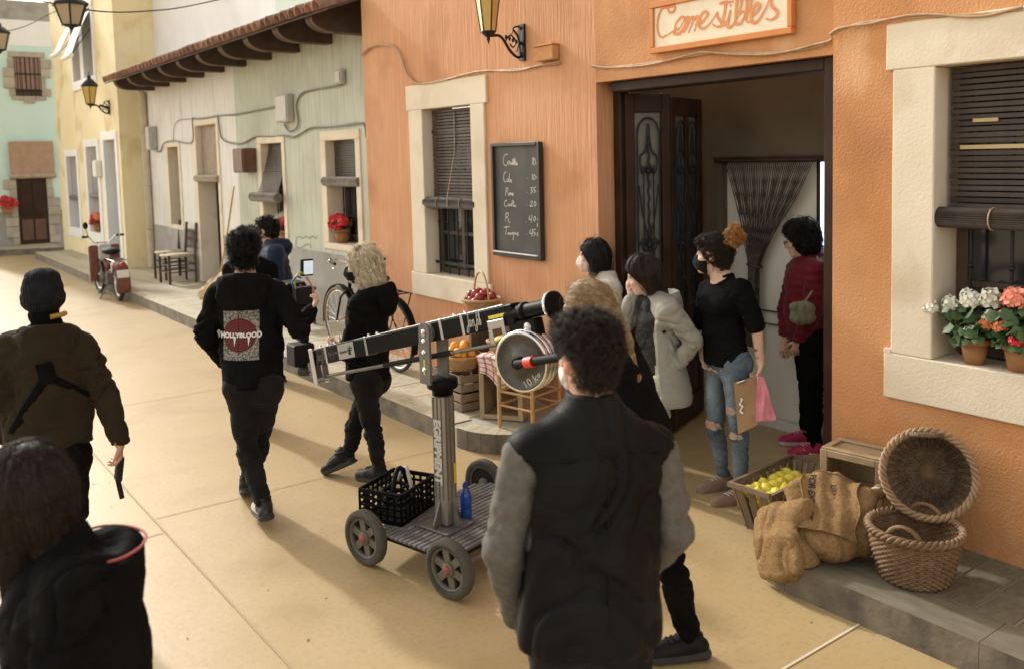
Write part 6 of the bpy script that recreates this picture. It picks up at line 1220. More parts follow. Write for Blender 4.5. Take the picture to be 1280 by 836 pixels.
        for ax in range(3):
            o1, o2 = (ax+1) % 3, (ax+2) % 3; sa = [slice(None)]*3; sb = [slice(None)]*3
            for q in (o1, o2): sa[q] = slice(1, -1); sb[q] = slice(1, -1)
            sa[ax] = slice(0, -1); sb[ax] = slice(1, None); A = S_[tuple(sa)]; Bq = S_[tuple(sb)]
            e = np.argwhere(A != Bq)
            if not len(e): continue
            ins = A[tuple(e.T)]; e[:, o1] += 1; e[:, o2] += 1
            c = []
            for (u, v) in ((0, 0), (-1, 0), (-1, -1), (0, -1)): w = e.copy(); w[:, o1] += u; w[:, o2] += v; c.append(idx[tuple(w.T)])
            q = np.stack(c, 1); q[~ins] = q[~ins][:, ::-1]; Q.append(q)
        Q = np.concatenate(Q); return V, Q[(Q >= 0).all(1)]
def folds(F, V, amp=.006, sc=(9, 9, 22), pts=(), pamp=.012, seed=0, sharp=True, rad=.11, k2=.5, limbs=(), lamp=.006):
    """cloth folds: shape added along the surface normal, stronger round the joints in pts"""
    N = F.grad(V); Pq = V*np.array(sc)+seed*7.3
    wv = np.stack([vnoise(V*4.5+seed+q) for q in (0, 9.1, 17.3)], 1)*1.9; a = vnoise(Pq+wv); b = vnoise(Pq*1.9+3.7+wv*1.5); r = (.55-1.75*(1-np.abs(a))**5+.25*a) if sharp else a; b = (.4-1.5*(1-np.abs(b))**4) if sharp else b
    w = np.full(len(V), amp)
    for p in pts: w = w+pamp*np.exp(-((V-np.asarray(p))**2).sum(1)/rad**2)
    D = w*(r*.75+b*k2*.6)
    for (la, lb, r0) in limbs:                       # creases that run round a sleeve or trouser leg
        la = np.asarray(la); L = np.linalg.norm(lb-la); d = (lb-la)/L; q = V-la; t = q@d; e = q-t[:, None]*d; dist = np.linalg.norm(e, axis=1); m = np.clip((r0*1.9-dist)/(r0*.5), 0, 1)*np.clip((t+.04)/.06, 0, 1)*np.clip((L+.05-t)/.06, 0, 1)
        if not (m > 0).any(): continue
        a1 = nrm(np.cross(d, (.3, .8, .52))); a2 = np.cross(d, a1); U = np.stack([t*17+(e@a1)*9*np.sign(np.sin(seed+1)), (e@a1)*9, (e@a2)*9], 1)+vnoise(V*7)[:, None]*.8+seed; c = vnoise(U); D = D+lamp*m*(.35-1.5*(1-np.abs(c))**4)*(.45+.75*np.exp(-((t-L*.97)/.11)**2)+.5*np.exp(-(t/.10)**2))
    return V+N*D[:, None], N

def strands(name, F, parent, mt, n=2500, seg=9, step=.02, mode='down', rad=.0009, seed=1, keep=None, flow=None, curl=0, hug=.004, jit=.15, src=None, taper=True, clump=10, out_=.75):
    """real hair: strands that grow from the hair's surface and run along it"""
    V, Q = src if src else F.surf(); r = np.random.default_rng(seed)
    if keep is not None: V = V[keep(V)]
    if not len(V): return None
    g = max(1, n//clump); n = g*clump; cl = lambda A, w: np.repeat(A, clump, 0)+w*r.normal(size=(n, A.shape[1])); P = np.repeat(V[r.integers(0, len(V), g)], clump, 0)+.004*r.normal(size=(n, 3)); out = [P.copy()]; fl = np.asarray(flow if flow is not None else (0, 0, -1.), float); J = cl(r.normal(size=(g, 3))*jit, jit*.25); ph = cl(r.uniform(0, 6.28, (g, 1)), .25)[:, 0]; ln = cl(r.uniform(.6, 1.15, (g, 1)), .08)[:, 0]
    N0 = F.grad(P)
    for k in range(seg):
        N = F.grad(P); d = F.sample(P)
        if mode == 'down':
            t = fl+J+.12*r.normal(size=(n, 3)); t = t-N*(t*N).sum(1, keepdims=True)*(1 if k < seg else 1); t /= np.maximum(.2, np.linalg.norm(t, axis=1, keepdims=True)); P = P+t*(step*ln)[:, None]+N*np.clip(hug*(1+.8*J[:, :1]*3)-F.sample(P)[:, None], -.012, .012)
        else:
            t = N0*out_+fl*(.35+.25*k/seg)+J*1.2; t /= np.linalg.norm(t, axis=1, keepdims=True); P = P+t*(step*ln)[:, None]
        if curl: P = P+curl*np.stack([np.cos(ph+k*1.15), np.sin(ph+k*1.15), np.cos(ph*2+k*.9)], 1)
        out.append(P.copy())
    X = np.stack(out, 1)
    hc = bpy.data.hair_curves.new(name); hc.add_curves([seg+1]*n); hc.points.foreach_set('position', X.astype(np.float32).ravel())
    rr = np.tile(np.linspace(1, .35 if taper else 1, seg+1), n)*rad; hc.points.foreach_set('radius', rr.astype(np.float32)); hc.materials.append(mt)
    o = bpy.data.objects.new(name, hc); COL.objects.link(o)
    if parent: o.parent = parent
    return o
HAIRMASS = {}
def hairmat(name, c, c2=None, rough=.42):
    m = mat(name, c, rough, c2 or tuple(x*1.6+.004 for x in c), 45, .3, .7, spec=.25, bump=.4, bscale=60, bdist=.004, bstretch=(6, 6, .6)); t = m.node_tree; b = t.nodes['Principled BSDF']
    hi = t.nodes.new('ShaderNodeHairInfo'); mr = t.nodes.new('ShaderNodeMapRange'); mr.inputs[3].default_value = .45; mr.inputs[4].default_value = 1.55; t.links.new(hi.outputs['Random'], mr.inputs[0])
    h = t.nodes.new('ShaderNodeHueSaturation'); t.links.new(mr.outputs[0], h.inputs['Value']); l = b.inputs['Base Color'].links[0]; t.links.new(l.from_socket, h.inputs['Color']); t.links.new(h.outputs[0], b.inputs['Base Color'])
    m2 = mat(name+' mass', tuple(x*.45 for x in c), .6, spec=.2); HAIRMASS[name] = m2; return m  # darker copy under the strands, shade between locks put into its colour

# ------------------------------------------------------------------ people
SKIN = attr_mat('skin', .55, sss=.04, spec=.3, bump=.2, bscale=120)
def offs(o, P): return None if P is None else P
class Person:
    def __init__(s, key, label, head_yaw=0, hs=1.0, build=1.0, h=.0085, group=None, skin=(.56, .33, .22), tilt=0, nod=0):
        s.J = {k: np.array(v, float) for k, v in PEOPLE[key].items() if k != 'f'}; f = PEOPLE[key]['f']; J = s.J; s.key = key
        s.f = nrm([f[0], f[1], 0]); s.up = np.array([0, 0, 1.]); s.sv = nrm((J['sb']-J['sa'])*np.array([1, 1, 0])); s.f = nrm(s.f-s.sv*(s.f@s.sv)); s.b = build; s.hs = hs; s.h = h; s.skin = np.array(skin)
        for (p, k, a) in (('pa', 'ka', 'aa'), ('pb', 'kb', 'ab')):          # stand on the floor
            if not (.05 < J[a][2] < .14): dz = .085-J[a][2]; J[a][2] = .085; J[k][2] = .085+.5*(J[p][2]-.085)
        a = R(head_yaw); hf0 = np.array([f[0], f[1], 0]); s.hf = nrm([hf0[0]*math.cos(a)-hf0[1]*math.sin(a), hf0[0]*math.sin(a)+hf0[1]*math.cos(a), -nod]); s.hu = nrm(np.array([0, 0, 1.])-s.hf*s.hf[2]); s.hsv = np.cross(s.hf, s.hu)
        if tilt: q = R(tilt); s.hu, s.hsv = s.hu*math.cos(q)+s.hsv*math.sin(q), s.hsv*math.cos(q)-s.hu*math.sin(q)
        s.HB = np.stack([s.hsv, s.hf, s.hu]); base = (J['aa']+J['ab'])/2; s.root = thing('person', label, 'person', (base[0], base[1], 0), 0, group)
        s.pav = 0
    def hp(s, x, y, z): return s.J['hc']+(s.hsv*x+s.hf*y+s.hu*z)*s.hs
    def emit(s, name, V, Q, m, midx=None, paint=None, parent=None):
        par = parent or s.root; inv = wmat(par).inverted(); T = np.array([inv.translation[i] for i in range(3)])
        me = np_mesh(name, V+T, Q, m, midx)
        if paint is not None: set_paint(me, paint)
        return link(name, me, par)
    def head(s, F):
        h = s.hs; B = s.HB; p = s.hp
        F.ell(p(0, -.012, .030), (.076*h, .094*h, .092*h), B, .0); F.ell(p(0, .030, -.045), (.058*h, .066*h, .070*h), B, .03*h); F.cap(p(-.018, .072, -.098), p(.018, .072, -.098), .019*h, k=.025*h)
        F.cap(p(0, .086, .012), p(0, .106, -.028), .009*h, .0145*h, k=.012*h); F.cap(p(-.010, .094, -.034), p(.010, .094, -.034), .009*h, k=.008*h)
        F.cap(p(-.036, .074, .022), p(.036, .074, .022), .014*h, k=.016*h); F.ell(p(-.040, .062, -.022), (.022*h, .024*h, .018*h), B, .02*h); F.ell(p(.040, .062, -.022), (.022*h, .024*h, .018*h), B, .02*h)
        for sx in (-1, 1):
            F.ell(p(sx*.031, .094, .003), (.016*h, .012*h, .009*h), B, .010*h, 's'); F.ell(p(sx*.031, .078, .002), (.0125*h, .0125*h, .0115*h), B, .002)
            F.ell(p(sx*.079, -.006, -.004), (.010*h, .021*h, .033*h), np.stack([nrm(s.hsv+sx*-.35*s.hf), nrm(s.hf+sx*.35*s.hsv), s.hu]), .006*h); F.ell(p(sx*.088, .0, .0), (.006*h, .011*h, .018*h), B, .004*h, 's')
        F.cap(p(-.020, .088, -.060), p(.020, .088, -.060), .0085*h, k=.008*h); F.cap(p(-.017, .087, -.072), p(.017, .087, -.072), .0095*h, k=.008*h)
        F.cap(s.J['nk']+s.up*-.02+s.f*.02, p(0, -.022, -.06), .060*h*s.nw, .055*h*s.nw, .03); F.cap(s.J['nk']-s.up*.05, s.J['nk'], .07, .06, .03)
    nw = 1.0
    def hood(s, F, r=.043, R0=.115, back=.13, drop=.10, w=.13):
        """hood lying down the back: rolled edge round the neck and a pouch behind"""
        n = s.J['nk']; Pn = [n+s.sv*R0*math.sin(a)-s.f*(R0*.95*math.cos(a)+.015)+s.up*(.012-.045*(1-math.cos(a))) for a in np.linspace(-2.25, 2.25, 12)]
        for a, b in zip(Pn[:-1], Pn[1:]): F.cap(a, b, r, k=.02)
        F.ell(n-s.f*back*.92-s.up*drop*.75, (w, .052, drop), np.stack([s.sv, s.f, s.up]), .025); F.ell(n-s.f*back*.85-s.up*drop*1.45, (w*.55, .04, drop*.4), np.stack([s.sv, s.f, s.up]), .03); F.ell(n-s.f*.055+s.up*.05, (.088, .075, .055), np.stack([s.sv, s.f, s.up]), .012, 's')
    def hand(s, F, w, d, nrm_, curl=(.5, .55, .6, .6), side=1, sc=1.0, thumb=(.7, .5), k=.006):
        """palm, four fingers of different length and a thumb from the side of the palm"""
        w = np.asarray(w); d = nrm(d); n = nrm(np.asarray(nrm_)-d*(np.asarray(nrm_)@d)); a = np.cross(d, n)*side; sc = sc*.95
        F.ecap(w-d*.03, w+d*.015, a, (.026*sc, .021*sc), (.028*sc, .019*sc), .015); F.ecap(w+d*.012, w+d*.078*sc, a, (.032*sc, .015*sc), (.039*sc, .0125*sc), .012)
        for i, (off, L) in enumerate(((.030, .072), (.010, .080), (-.011, .075), (-.030, .060))):
            p = w+d*(.080-.006*abs(i-1.3))*sc+a*off*sc; dd = nrm(d+a*off*1.5); c = curl[i] if isinstance(curl, tuple) else curl; ang = 0; r = .0086*sc*(.9 if i == 3 else 1)
            for q, fr in enumerate((.46, .30, .24)):
                ang += c*(.7, 1.0, .75)[q]; e = nrm(dd*math.cos(ang)+n*math.sin(ang)); p2 = p+e*L*fr*sc; F.cap(p, p2, r*(1-.08*q), r*(.93-.08*q), k if q == 0 else .003); p = p2
        p = w+d*.022*sc+a*.028*sc; t1 = nrm(d*math.cos(thumb[0])+a*math.sin(thumb[0])+n*.35); p2 = p+t1*.042*sc; F.cap(p, p2, .0125*sc, .0105*sc, .010); t2 = nrm(t1+d*thumb[1]+n*.25-a*.25); p3 = p2+t2*.030*sc; F.cap(p2, p3, .0102*sc, .0090*sc, .004); F.cap(p3, p3+nrm(t2+d*.3+n*.2)*.022*sc, .0090*sc, .0072*sc, .003)
    def arm(s, F, c, o=0, k=.02, up=True, e0=1.0, e1=1.0):
        k = min(k, .013); J = s.J; b = s.b**.5; sh, el, wr = J['s'+c], J['e'+c], J['w'+c]
        if up: F.cap(sh, el, (.049+o)*b*e0, (.040+o)*b*e0, k)
        F.cap(el, wr, (.040+o)*b*e1, (.028+o*.8)*b*e1, k)
    def torso(s, F, o=0, low=0., k=.05, cw=.140, cd=.105, ww=.130, wd=.10, hw=.150, hd=.115, belly=0, sh=True):
        J = s.J; b = s.b; nk, pl = J['nk'], J['pel']; c1 = nk+(pl-nk)*.30+s.f*.022; c2 = nk+(pl-nk)*.66+s.f*(.018+belly); c3 = pl+(pl-nk)*low
        F.ecap(nk+(pl-nk)*.09+s.f*.01, c1, s.sv, (.085*b+o, .062*b+o), (cw*b+o, cd*b+o), k); F.ecap(c1, c2, s.sv, (cw*b+o, cd*b+o), (ww*b+o, wd*b+o), k); F.ecap(c2, c3, s.sv, (ww*b+o, wd*b+o), (hw*b+o, hd*b+o), k)
        if sh:
            for c in 'ab': F.cap(nk+(pl-nk)*.10, J['s'+c]-s.up*.008, .046*b+o*.9, .042*b+o*.8, k); F.cap(J['s'+c]-(J['s'+c]-nk)*.12, c1+(J['s'+c]-nk)*.22, .042*b+o*.8, .06*b+o, k)
    def legs(s, F, o=0, k=.03, e=1.0, low=1.0, bell=0, hip=1.0):
        J = s.J; b = s.b**.5
        for c in 'ab':
            h, kn, an = J['p'+c], J['k'+c], J['a'+c]; an = kn+(an-kn)*low
            F.cap(h, kn, (.083*e+o)*b, (.056*e+o)*b, k); F.cap(kn, an, (.053*e+o)*b, (.038*e+o+bell)*b, .02); F.cap(kn+(an-kn)*.15-s.f*.012, kn+(an-kn)*.5-s.f*.016, (.040*e+o)*b, (.034*e+o)*b, .03)
        F.ecap(J['pel']+s.up*.05, J['pel']-s.up*.03, s.sv, (.135*s.b*hip+o, .105*s.b*hip+o), (.14*s.b*hip+o, .11*s.b*hip+o), .05)
        for c in 'ab': F.ell(J['p'+c]-s.f*.045+s.up*.01, (.085*b*hip+o, .075*b*hip+o, .09*b+o), np.stack([s.sv, s.f, s.up]), .05)
    def bounds(s, keys=None, m=.22):
        P = np.stack([s.J[k] for k in (keys or s.J.keys())]); return P.min(0)-m, P.max(0)+m
    def body(s, hands=(), bare=(), lips=(.42, .15, .12), brow=(.05, .035, .025), palm='in', legs=True):
        lo, hi = s.bounds(m=.17); lo[2] = min(lo[2], -.02); F = Field(lo, hi, s.h); s.head(F)
        s.torso(F, -.014, cw=.140, cd=.095); 
        for c in 'ab': s.arm(F, c, -.004)
        s.legs(F, -.012)
        for c, kw in hands:
            d = s.J['h'+c]-s.J['w'+c]; s.hand(F, s.J['w'+c], d, **kw)
        V, Q = F.surf(); C = np.tile(s.skin, (len(V), 1)); n1 = vnoise(V*22)[:, None]; C *= 1+.08*n1
        X = (V-s.J['hc'])@s.HB.T/s.hs
        red = np.exp(-((np.abs(X[:, 0])-.078)/.02)**2-((X[:, 1]+.0)/.04)**2-((X[:, 2])/.05)**2)*.5+np.exp(-((np.abs(X[:, 0])-.042)/.02)**2-((X[:, 1]-.075)/.025)**2-((X[:, 2]+.03)/.02)**2)*.3+np.exp(-(X[:, 0]/.02)**2-((X[:, 1]-.112)/.02)**2-((X[:, 2]+.03)/.02)**2)*.35
        C = C*(1-red[:, None])+C*np.array([1.12, .72, .68])*red[:, None]
        lp = (np.abs(X[:, 0]) < .024) & (X[:, 1] > .075) & (np.abs(X[:, 2]+.066) < .0125); C[lp] = lips
        for sx in (-1, 1):
            e = (((X[:, 0]-sx*.031)/.0145)**2+((X[:, 2]-.002)/.0085)**2 < 1) & (X[:, 1] > .06); C[e] = (.62, .60, .57); e2 = (((X[:, 0]-sx*.031)/.0062)**2+((X[:, 2]-.002)/.0085)**2 < 1) & (X[:, 1] > .06); C[e2] = (.03, .02, .015)
            lid = (((X[:, 0]-sx*.031)/.0165)**2+((X[:, 2]-.0115)/.004)**2 < 1) & (X[:, 1] > .06); C[lid] = (.04, .025, .02)
            bw = (((X[:, 0]-sx*.034)/.020)**2+((X[:, 2]-.026)/.0055)**2 < 1) & (X[:, 1] > .06); C[bw] = brow
        s.F = F; s.paint_extra(V, C) if hasattr(s, 'paint_extra') else None
        s.body_o = s.emit('body', V, Q, SKIN, paint=C); return s.body_o
    def ft(s, c): return getattr(s, 'toe'+c, s.f)
    def garment(s, name, m, fn, h=None, cuts=(), fold=None, keys=None, parent=None, margin=.22, midx=None, paint=None, extra=None):
        lo, hi = s.bounds(keys, margin); F = Field(lo, hi, h or s.h*1.15); fn(F)
        for p, n in cuts: F.cut(p, n)
        V, Q = F.surf()
        if not len(V): return None, F
        if fold:
            fold = dict(fold); kk = keys or s.J.keys(); J = s.J
            fold.setdefault('limbs', [(J[a+c], J[b+c], r) for c in 'ab' for a, b, r in (('s', 'e', .075), ('e', 'w', .065), ('p', 'k', .10), ('k', 'a', .075)) if a+c in kk and b+c in kk])
            V, N = folds(F, V, **fold)
        C = paint(V) if paint else None
        mi = midx(V, Q) if midx else None
        return s.emit(name, V, Q, m, mi, C, parent), F
    def shoes(s, m, sole, soleh=.034, hi=.05, big=1.0, pitch=(0, 0), sock=None, laces=None):
        for i, c in enumerate('ab'):
            a = s.J['a'+c]; t = nrm(s.ft(c)*np.array([1, 1, 0])); g = a[2]-.085; sd = np.cross(t, s.up); pt = R(pitch[i])
            def Tp(x, y, z): # x forward, z from ground, pitched about the toe ball
                X0 = .09; dx = x-X0; cx, sx = math.cos(pt), math.sin(pt); return np.array([a[0], a[1], g])+t*(X0+dx*cx+z*sx)+sd*y+s.up*(z*cx-dx*sx*1.0)
            pts = np.stack([Tp(-.10, -.06, 0), Tp(.24, .06, .17), Tp(-.10, .06, .17), Tp(.24, -.06, -.01)]); F = Field(pts.min(0)-.03, pts.max(0)+.03, .0065)
            b = big; F.cap(Tp(-.045, 0, .045), Tp(.15, 0, .036), .041*b, .036*b, 0, flat=None); F.cap(Tp(.08, .008, .034), Tp(.165, -.004, .032), .043*b, .033*b, .02); F.cap(Tp(0, 0, .075), Tp(.085, 0, .058), .042*b, .034*b, .03); F.cap(Tp(-.01, 0, .07), Tp(-.005, 0, .085+hi*.3), .042*b, .040*b, .02)
            F.cap(Tp(-.05, 0, .015), Tp(.15, 0, .013), .046*b, .043*b, .006, flat=(np.cross(t, sd), .55))
            dn = Tp(0, 0, 0)-Tp(0, 0, 1); F.cut(Tp(0, 0, .001), dn); F.cut(Tp(0, 0, .092+hi), -dn)
            V, Q = F.surf(); X = (V-Tp(0, 0, 0)); zz = X@nrm(-dn); xx = X@t
            mi = (zz[Q].mean(1) < soleh+.010*np.clip(.3-xx[Q].mean(1)/.12, 0, 1)).astype(int); V, N = folds(F, V, .0012, (60, 60, 60), sharp=False)
            so_ = s.emit('shoe', V, Q, [m, sole], mi)
            L_ = MB()
            for q in range(4):
                x = .018+.022*q; P0 = [Tp(x+dx, y, .2) for dx, y in ((0, -.024), (.006, -.012), (.010, 0), (.014, .012), (.016, .024))]; P0 = F.march(np.array(P0), dn, mx=.2, eps=.002); L_.tube([tuple(v) for v in P0], .0034, 5)
            L_.build('laces', laces or sole, so_)
            L_ = MB(); rg = [Tp(-.008+.043*math.cos(q), .040*math.sin(q), .086+hi*.4+.006*math.cos(q)) for q in [2*math.pi*k/18 for k in range(18)]]; L_.tube([tuple(v) for v in rg], .008, 6, closed=True); L_.build('collar', m, so_)
            if sock: F2 = Field(a-.12, a+.16, .008); F2.cap(a+s.up*-.02, a+(s.J['k'+c]-a)*.3, .036, .042, 0); V, Q = F2.surf(); s.emit('sock', V, Q, sock)
    def mask(s, m, strap=True, w=1.0):
        p = s.hp; h = s.hs; c = p(0, .045, -.055); F = Field(c-.13, c+.13, .005); F.ell(p(0, .040, -.052), (.066*h*w, .076*h, .068*h), s.HB, 0); F.cap(p(0, .095, -.02), p(0, .108, -.05), .02*h, .018*h, k=.02)
        F.cut(p(0, .028, 0), -s.hf); F.cut(p(0, .06, -.004), nrm(s.hu-s.hf*.25)); F.cut(p(0, .04, -.118), nrm(-s.hu-s.hf*.1)); V, Q = F.surf(); V, N = folds(F, V, .0015, (20, 20, 60)); o = s.emit('mask', V, Q, m)
        b = MB()
        for sx in (-1, 1):
            for z0, z1 in ((-.025, .018), (-.085, -.03)): b.tube([p(sx*.058, .055, z0), p(sx*.070, .035, (z0+z1)/2), p(sx*.084, -.004, z1)], .0028, 5)
        b.build('strap', m, o)
    def cap_hair(s, name, m, fn, strands_kw, h=.008, bump=.004, lo=.2, lo_z=.2, sc=(40, 40, 40), inset=.005):
        c = s.J['hc']; F = Field(c-np.array([lo, lo, lo_z]), c+.19, h); fn(F); V, Q = F.surf(); F2 = F
        V2, N = folds(F, V, bump, sc, sharp=True); V2 = V2-N*inset; o = s.emit(name, V2, Q, HAIRMASS.get(m.name, m))
        strands_kw = strands_kw if isinstance(strands_kw, list) else [strands_kw]; fk = dict(strands_kw[0]); fk.update(n=260, jit=fk.get('jit', .15)*1.8+.12, hug=.016, clump=1, rad=fk['rad']*.6, seed=99); strands_kw = strands_kw+[fk]
        for kw in (strands_kw if isinstance(strands_kw, list) else [strands_kw]): 
            kw = dict(kw); st = strands('strands', F, None, m, src=(V, Q), **kw)
            if st:
                inv = wmat(o).inverted(); st.parent = o; st.matrix_parent_inverse = Matrix.Translation(inv.translation)
        return o, F
    def scalp(s, F, t=.012, nape=-.06, ears=False):
        """close hair cap: crown and back of the head, off the face"""
        h = s.hs; p = s.hp; F.ell(p(0, -.016, .034), (.076*h+t, .094*h+t, .092*h+t), s.HB, 0); F.ell(p(0, -.045, -.02), (.068*h+t*.7, .058*h+t*.7, .075*h+t*.5), s.HB, .02)
        F.cut(p(0, .068, .045), nrm(s.hf-s.hu*.55)); F.cut(p(0, -.02, nape), nrm(-s.hu+s.hf*.55))
        if ears:
            for sx in (-1, 1): F.ell(p(sx*.092, .006, -.012), (.030, .036, .046), s.HB, .012, 's'); F.ell(p(sx*.105, -.02, -.03), (.030, .07, .06), s.HB, .02, 's')
def patch(F, corners, n, m, name, parent, d, eps=.003, mx=.9):
    """cloth-print area laid on a garment: grid between 4 corners (bl, br, tr, tl) dropped along d onto the field"""
    a, b, c, e = [np.array(q, float) for q in corners]; i, j = np.meshgrid(np.linspace(0, 1, n[0]+1), np.linspace(0, 1, n[1]+1), indexing='ij'); u = i.ravel()[:, None]; v = j.ravel()[:, None]
    P = F.march((a*(1-u)+b*u)*(1-v)+(e*(1-u)+c*u)*v, d, eps=eps, mx=mx); w = n[1]+1
    Q = np.array([(x*w+y, (x+1)*w+y, (x+1)*w+y+1, x*w+y+1) for x in range(n[0]) for y in range(n[1])]); return P, Q, np.concatenate([u, v], 1)
def flat_on(F, V2, o, ex, ey, d, m, name, parent, Fc, eps=.004):
    """flat lettering (2D verts) dropped onto a garment"""
    P = np.array(o)+V2[:, :1]*np.array(ex)+V2[:, 1:2]*np.array(ey); P = F.march(P, d, eps=eps); s = MB(); s.add([tuple(p) for p in P], Fc); return s.build(name, m, parent)
def cloth(name, c, c2=None, rough=.9, bump=.5, bscale=300, sheen=.05, sc=6, **k): return mat(name, c, rough, c2 or tuple(x*1.25 for x in c), sc, .35, .7, bump=bump, bscale=bscale, bdist=.003, sheen=sheen, spec=.06, wrinkle=k.pop('wrinkle', (5.5, .012, (1, 1, 1.6))), **k)
M_blk = cloth('black jersey', (.004, .004, .0042), (.007, .007, .0074), sheen=0); M_blk2 = cloth('black fleece', (.0055, .0053, .0056), (.009, .0087, .009), sheen=0, wrinkle=(5.5, .018, (1, 1, 1.4))); M_brn = cloth('dark brown fleece', (.024, .017, .0105), (.034, .025, .016))
M_knit = mat('black knit', (.012, .013, .017), .9, (.02, .021, .026), 30, sheen=0, spec=.1, wave=(28, 1, (1, 1, 1), .6, 'X')); M_jeansb = cloth('black denim', (.010, .0095, .010), (.020, .019, .019)); M_shoe = mat('black shoe', (.007, .007, .0075), .55, bump=.3, bscale=120, spec=.2); M_boot = mat('black leather boot', (.013, .012, .012), .28, bump=.4, bscale=40)
M_soleb = mat('dark sole', (.03, .028, .026), .8); M_solew = mat('white sole', (.55, .52, .48), .7); M_maskb = cloth('black mask', (.012, .012, .013), bscale=200); M_maskw = cloth('white mask', (.66, .63, .58), bscale=200, sheen=0); M_maskp = mat('pink print mask', (.72, .42, .42), .85, (.70, .62, .58), 60, .45, .55)
M_vest = cloth('black vest shell', (.009, .0086, .0084), (.014, .0135, .013), rough=.48, sheen=0, wrinkle=(5, .02, (1, 1, .8)), bscale=200); M_greyf = cloth('grey melange', (.11, .102, .09), (.145, .136, .12), sc=40, wrinkle=(8, .006, (1, 1, 1.8))); M_navy = cloth('navy puffer', (.010, .018, .042), (.018, .028, .06), rough=.55, sheen=.1); M_burg = cloth('burgundy puffer', (.105, .009, .016), (.15, .014, .022), rough=.5, sheen=.1)
M_cream2 = cloth('cream denim', (.58, .53, .45), (.64, .59, .52), sheen=0, wrinkle=(9, .006, (1, 1, 1.5))); M_greyj = cloth('pale grey shell jacket', (.27, .26, .22), (.32, .31, .265), rough=.6, sheen=0, wrinkle=(13, .0035, (1, 1, 1))); M_palepant = cloth('pale green trousers', (.40, .41, .26), (.46, .46, .31), sheen=0, wrinkle=(9, .006, (1, 1, 1.5))); M_scarf = mat('speckled black scarf', (.014, .014, .014), .9, (.20, .19, .17), 70, .66, .70)
M_suede = cloth('taupe suede', (.24, .15, .105), (.31, .20, .145), sheen=.1, wrinkle=(22, .004, (1, 1, 1))); M_pinkshoe = mat('magenta mesh shoe', (.42, .015, .09), .6, (.52, .03, .13), 30, bump=.4, bscale=200); M_jean = attr_mat('faded denim', .85, bump=.5, bscale=260, spec=.2, wrinkle=(6, .010, (1, 1, 2.2)))
HB_BLK = hairmat('black hair', (.007, .006, .0055)); HB_DK = hairmat('dark brown hair', (.016, .010, .007)); HB_BR = hairmat('brown hair', (.017, .0095, .006)); HB_BLOND = hairmat('blonde hair', (.17, .105, .05), (.36, .255, .14)); HB_PLAT = hairmat('platinum curls', (.56, .47, .31), (.72, .63, .46)); HB_COP = hairmat('copper curls', (.30, .13, .035), (.44, .22, .07))
def V3(*a): return np.array(a, float)

# ---- foreground man in the black vest
p = Person('vest', 'broad man seen from behind in black vest over grey sweatshirt, standing beside the crane weights', hs=.93, build=.99, h=.0085, skin=(.50, .29, .20), head_yaw=6); J = p.J
p.nw = 1.08; J['hc'] = J['hc']+V3(.003, .0, -.028); J['pel'][2] = .88; J['pa'][2] = .86; J['pb'][2] = .86; J['ka'][2] = .47; J['kb'][2] = .47
p.body(hands=[('a', dict(nrm_=-p.sv, curl=.6, side=1)), ('b', dict(nrm_=-p.sv, curl=.6, side=-1))])
def fn(F):
    p.torso(F, .004, cw=.15, cd=.11)
    for c in 'ab': p.arm(F, c, .018, .025, e1=1.06)
p.garment('sweatshirt', M_greyf, fn, cuts=[], fold=dict(amp=.0025, sc=(4, 4, 17), pts=(J['ea'], J['eb'], J['wa']), pamp=.008, seed=3, k2=.25), keys=['sa', 'ea', 'wa', 'sb', 'eb', 'wb', 'nk', 'pel'], margin=.16)
def fn(F):
    p.torso(F, .030, low=.10, cw=.168, cd=.118, ww=.165, wd=.125, hw=.182, hd=.145, sh=False)
    for c in 'ab': F.cap(J['nk']+(J['pel']-J['nk'])*.08, J['s'+c]-(J['s'+c]-J['nk'])*.06, .075, .060, .05); F.cap(J['s'+c]-(J['s'+c]-J['nk'])*.10, J['s'+c]-p.up*.16-(J['s'+c]-J['nk'])*.14, .060, .070, .05)
    for c in 'ab': d = nrm(J['s'+c]-J['nk'])*.028-p.up*.03; F.cap(J['s'+c]+d, J['e'+c]+d*.3, .084, .088, .010, 's')
    F.cap(J['nk']-p.up*.02-p.f*.005, J['nk']+p.up*.045+p.f*.005, .080, .074, .025); F.cap(J['nk']+p.up*.02+p.f*.012, J['nk']+p.up*.13+p.f*.012, .058, .064, .006, 's')
    F.cut(J['pel']-p.up*.075, -p.up); F.cut(J['nk']+p.up*.055, p.up)
o, FV = p.garment('vest', M_vest, fn, h=.0085, fold=dict(amp=.006, sc=(9, 9, 5), pts=(J['pel'], (J['nk']+J['pel'])/2-p.f*.1), pamp=.010, seed=5, rad=.2), keys=['sa', 'sb', 'nk', 'pel'], margin=.24)
for zf, w0 in ((.20, .9),):
    a, b = J['sa'], J['sb']; pts = FV.march([tuple(J['nk']+(J['pel']-J['nk'])*(.17+.05*abs(t)**2)+p.sv*t*.23-p.f*.5) for t in np.linspace(-.8, .8, 30)], p.f, mx=.6, eps=.001); s_ = MB(); s_.tube([tuple(q) for q in pts], .0038, 6); s_.build('yoke_seam', M_vest, o)
pts = FV.march([tuple(J['nk']+(J['pel']-J['nk'])*t-p.f*.5) for t in np.linspace(.20, 1.0, 26)], p.f, mx=.6, eps=.0005); s_ = MB(); s_.tube([tuple(q) for q in pts], .0032, 6); s_.build('back_seam', M_vest, o)
p.garment('trousers', M_jeansb, lambda F: p.legs(F, .008, e=1.05), fold=dict(amp=.004, sc=(10, 10, 24), pts=(J['ka'], J['kb']), pamp=.012, seed=2), keys=['pel', 'pa', 'pb', 'ka', 'kb', 'aa', 'ab'], margin=.15)
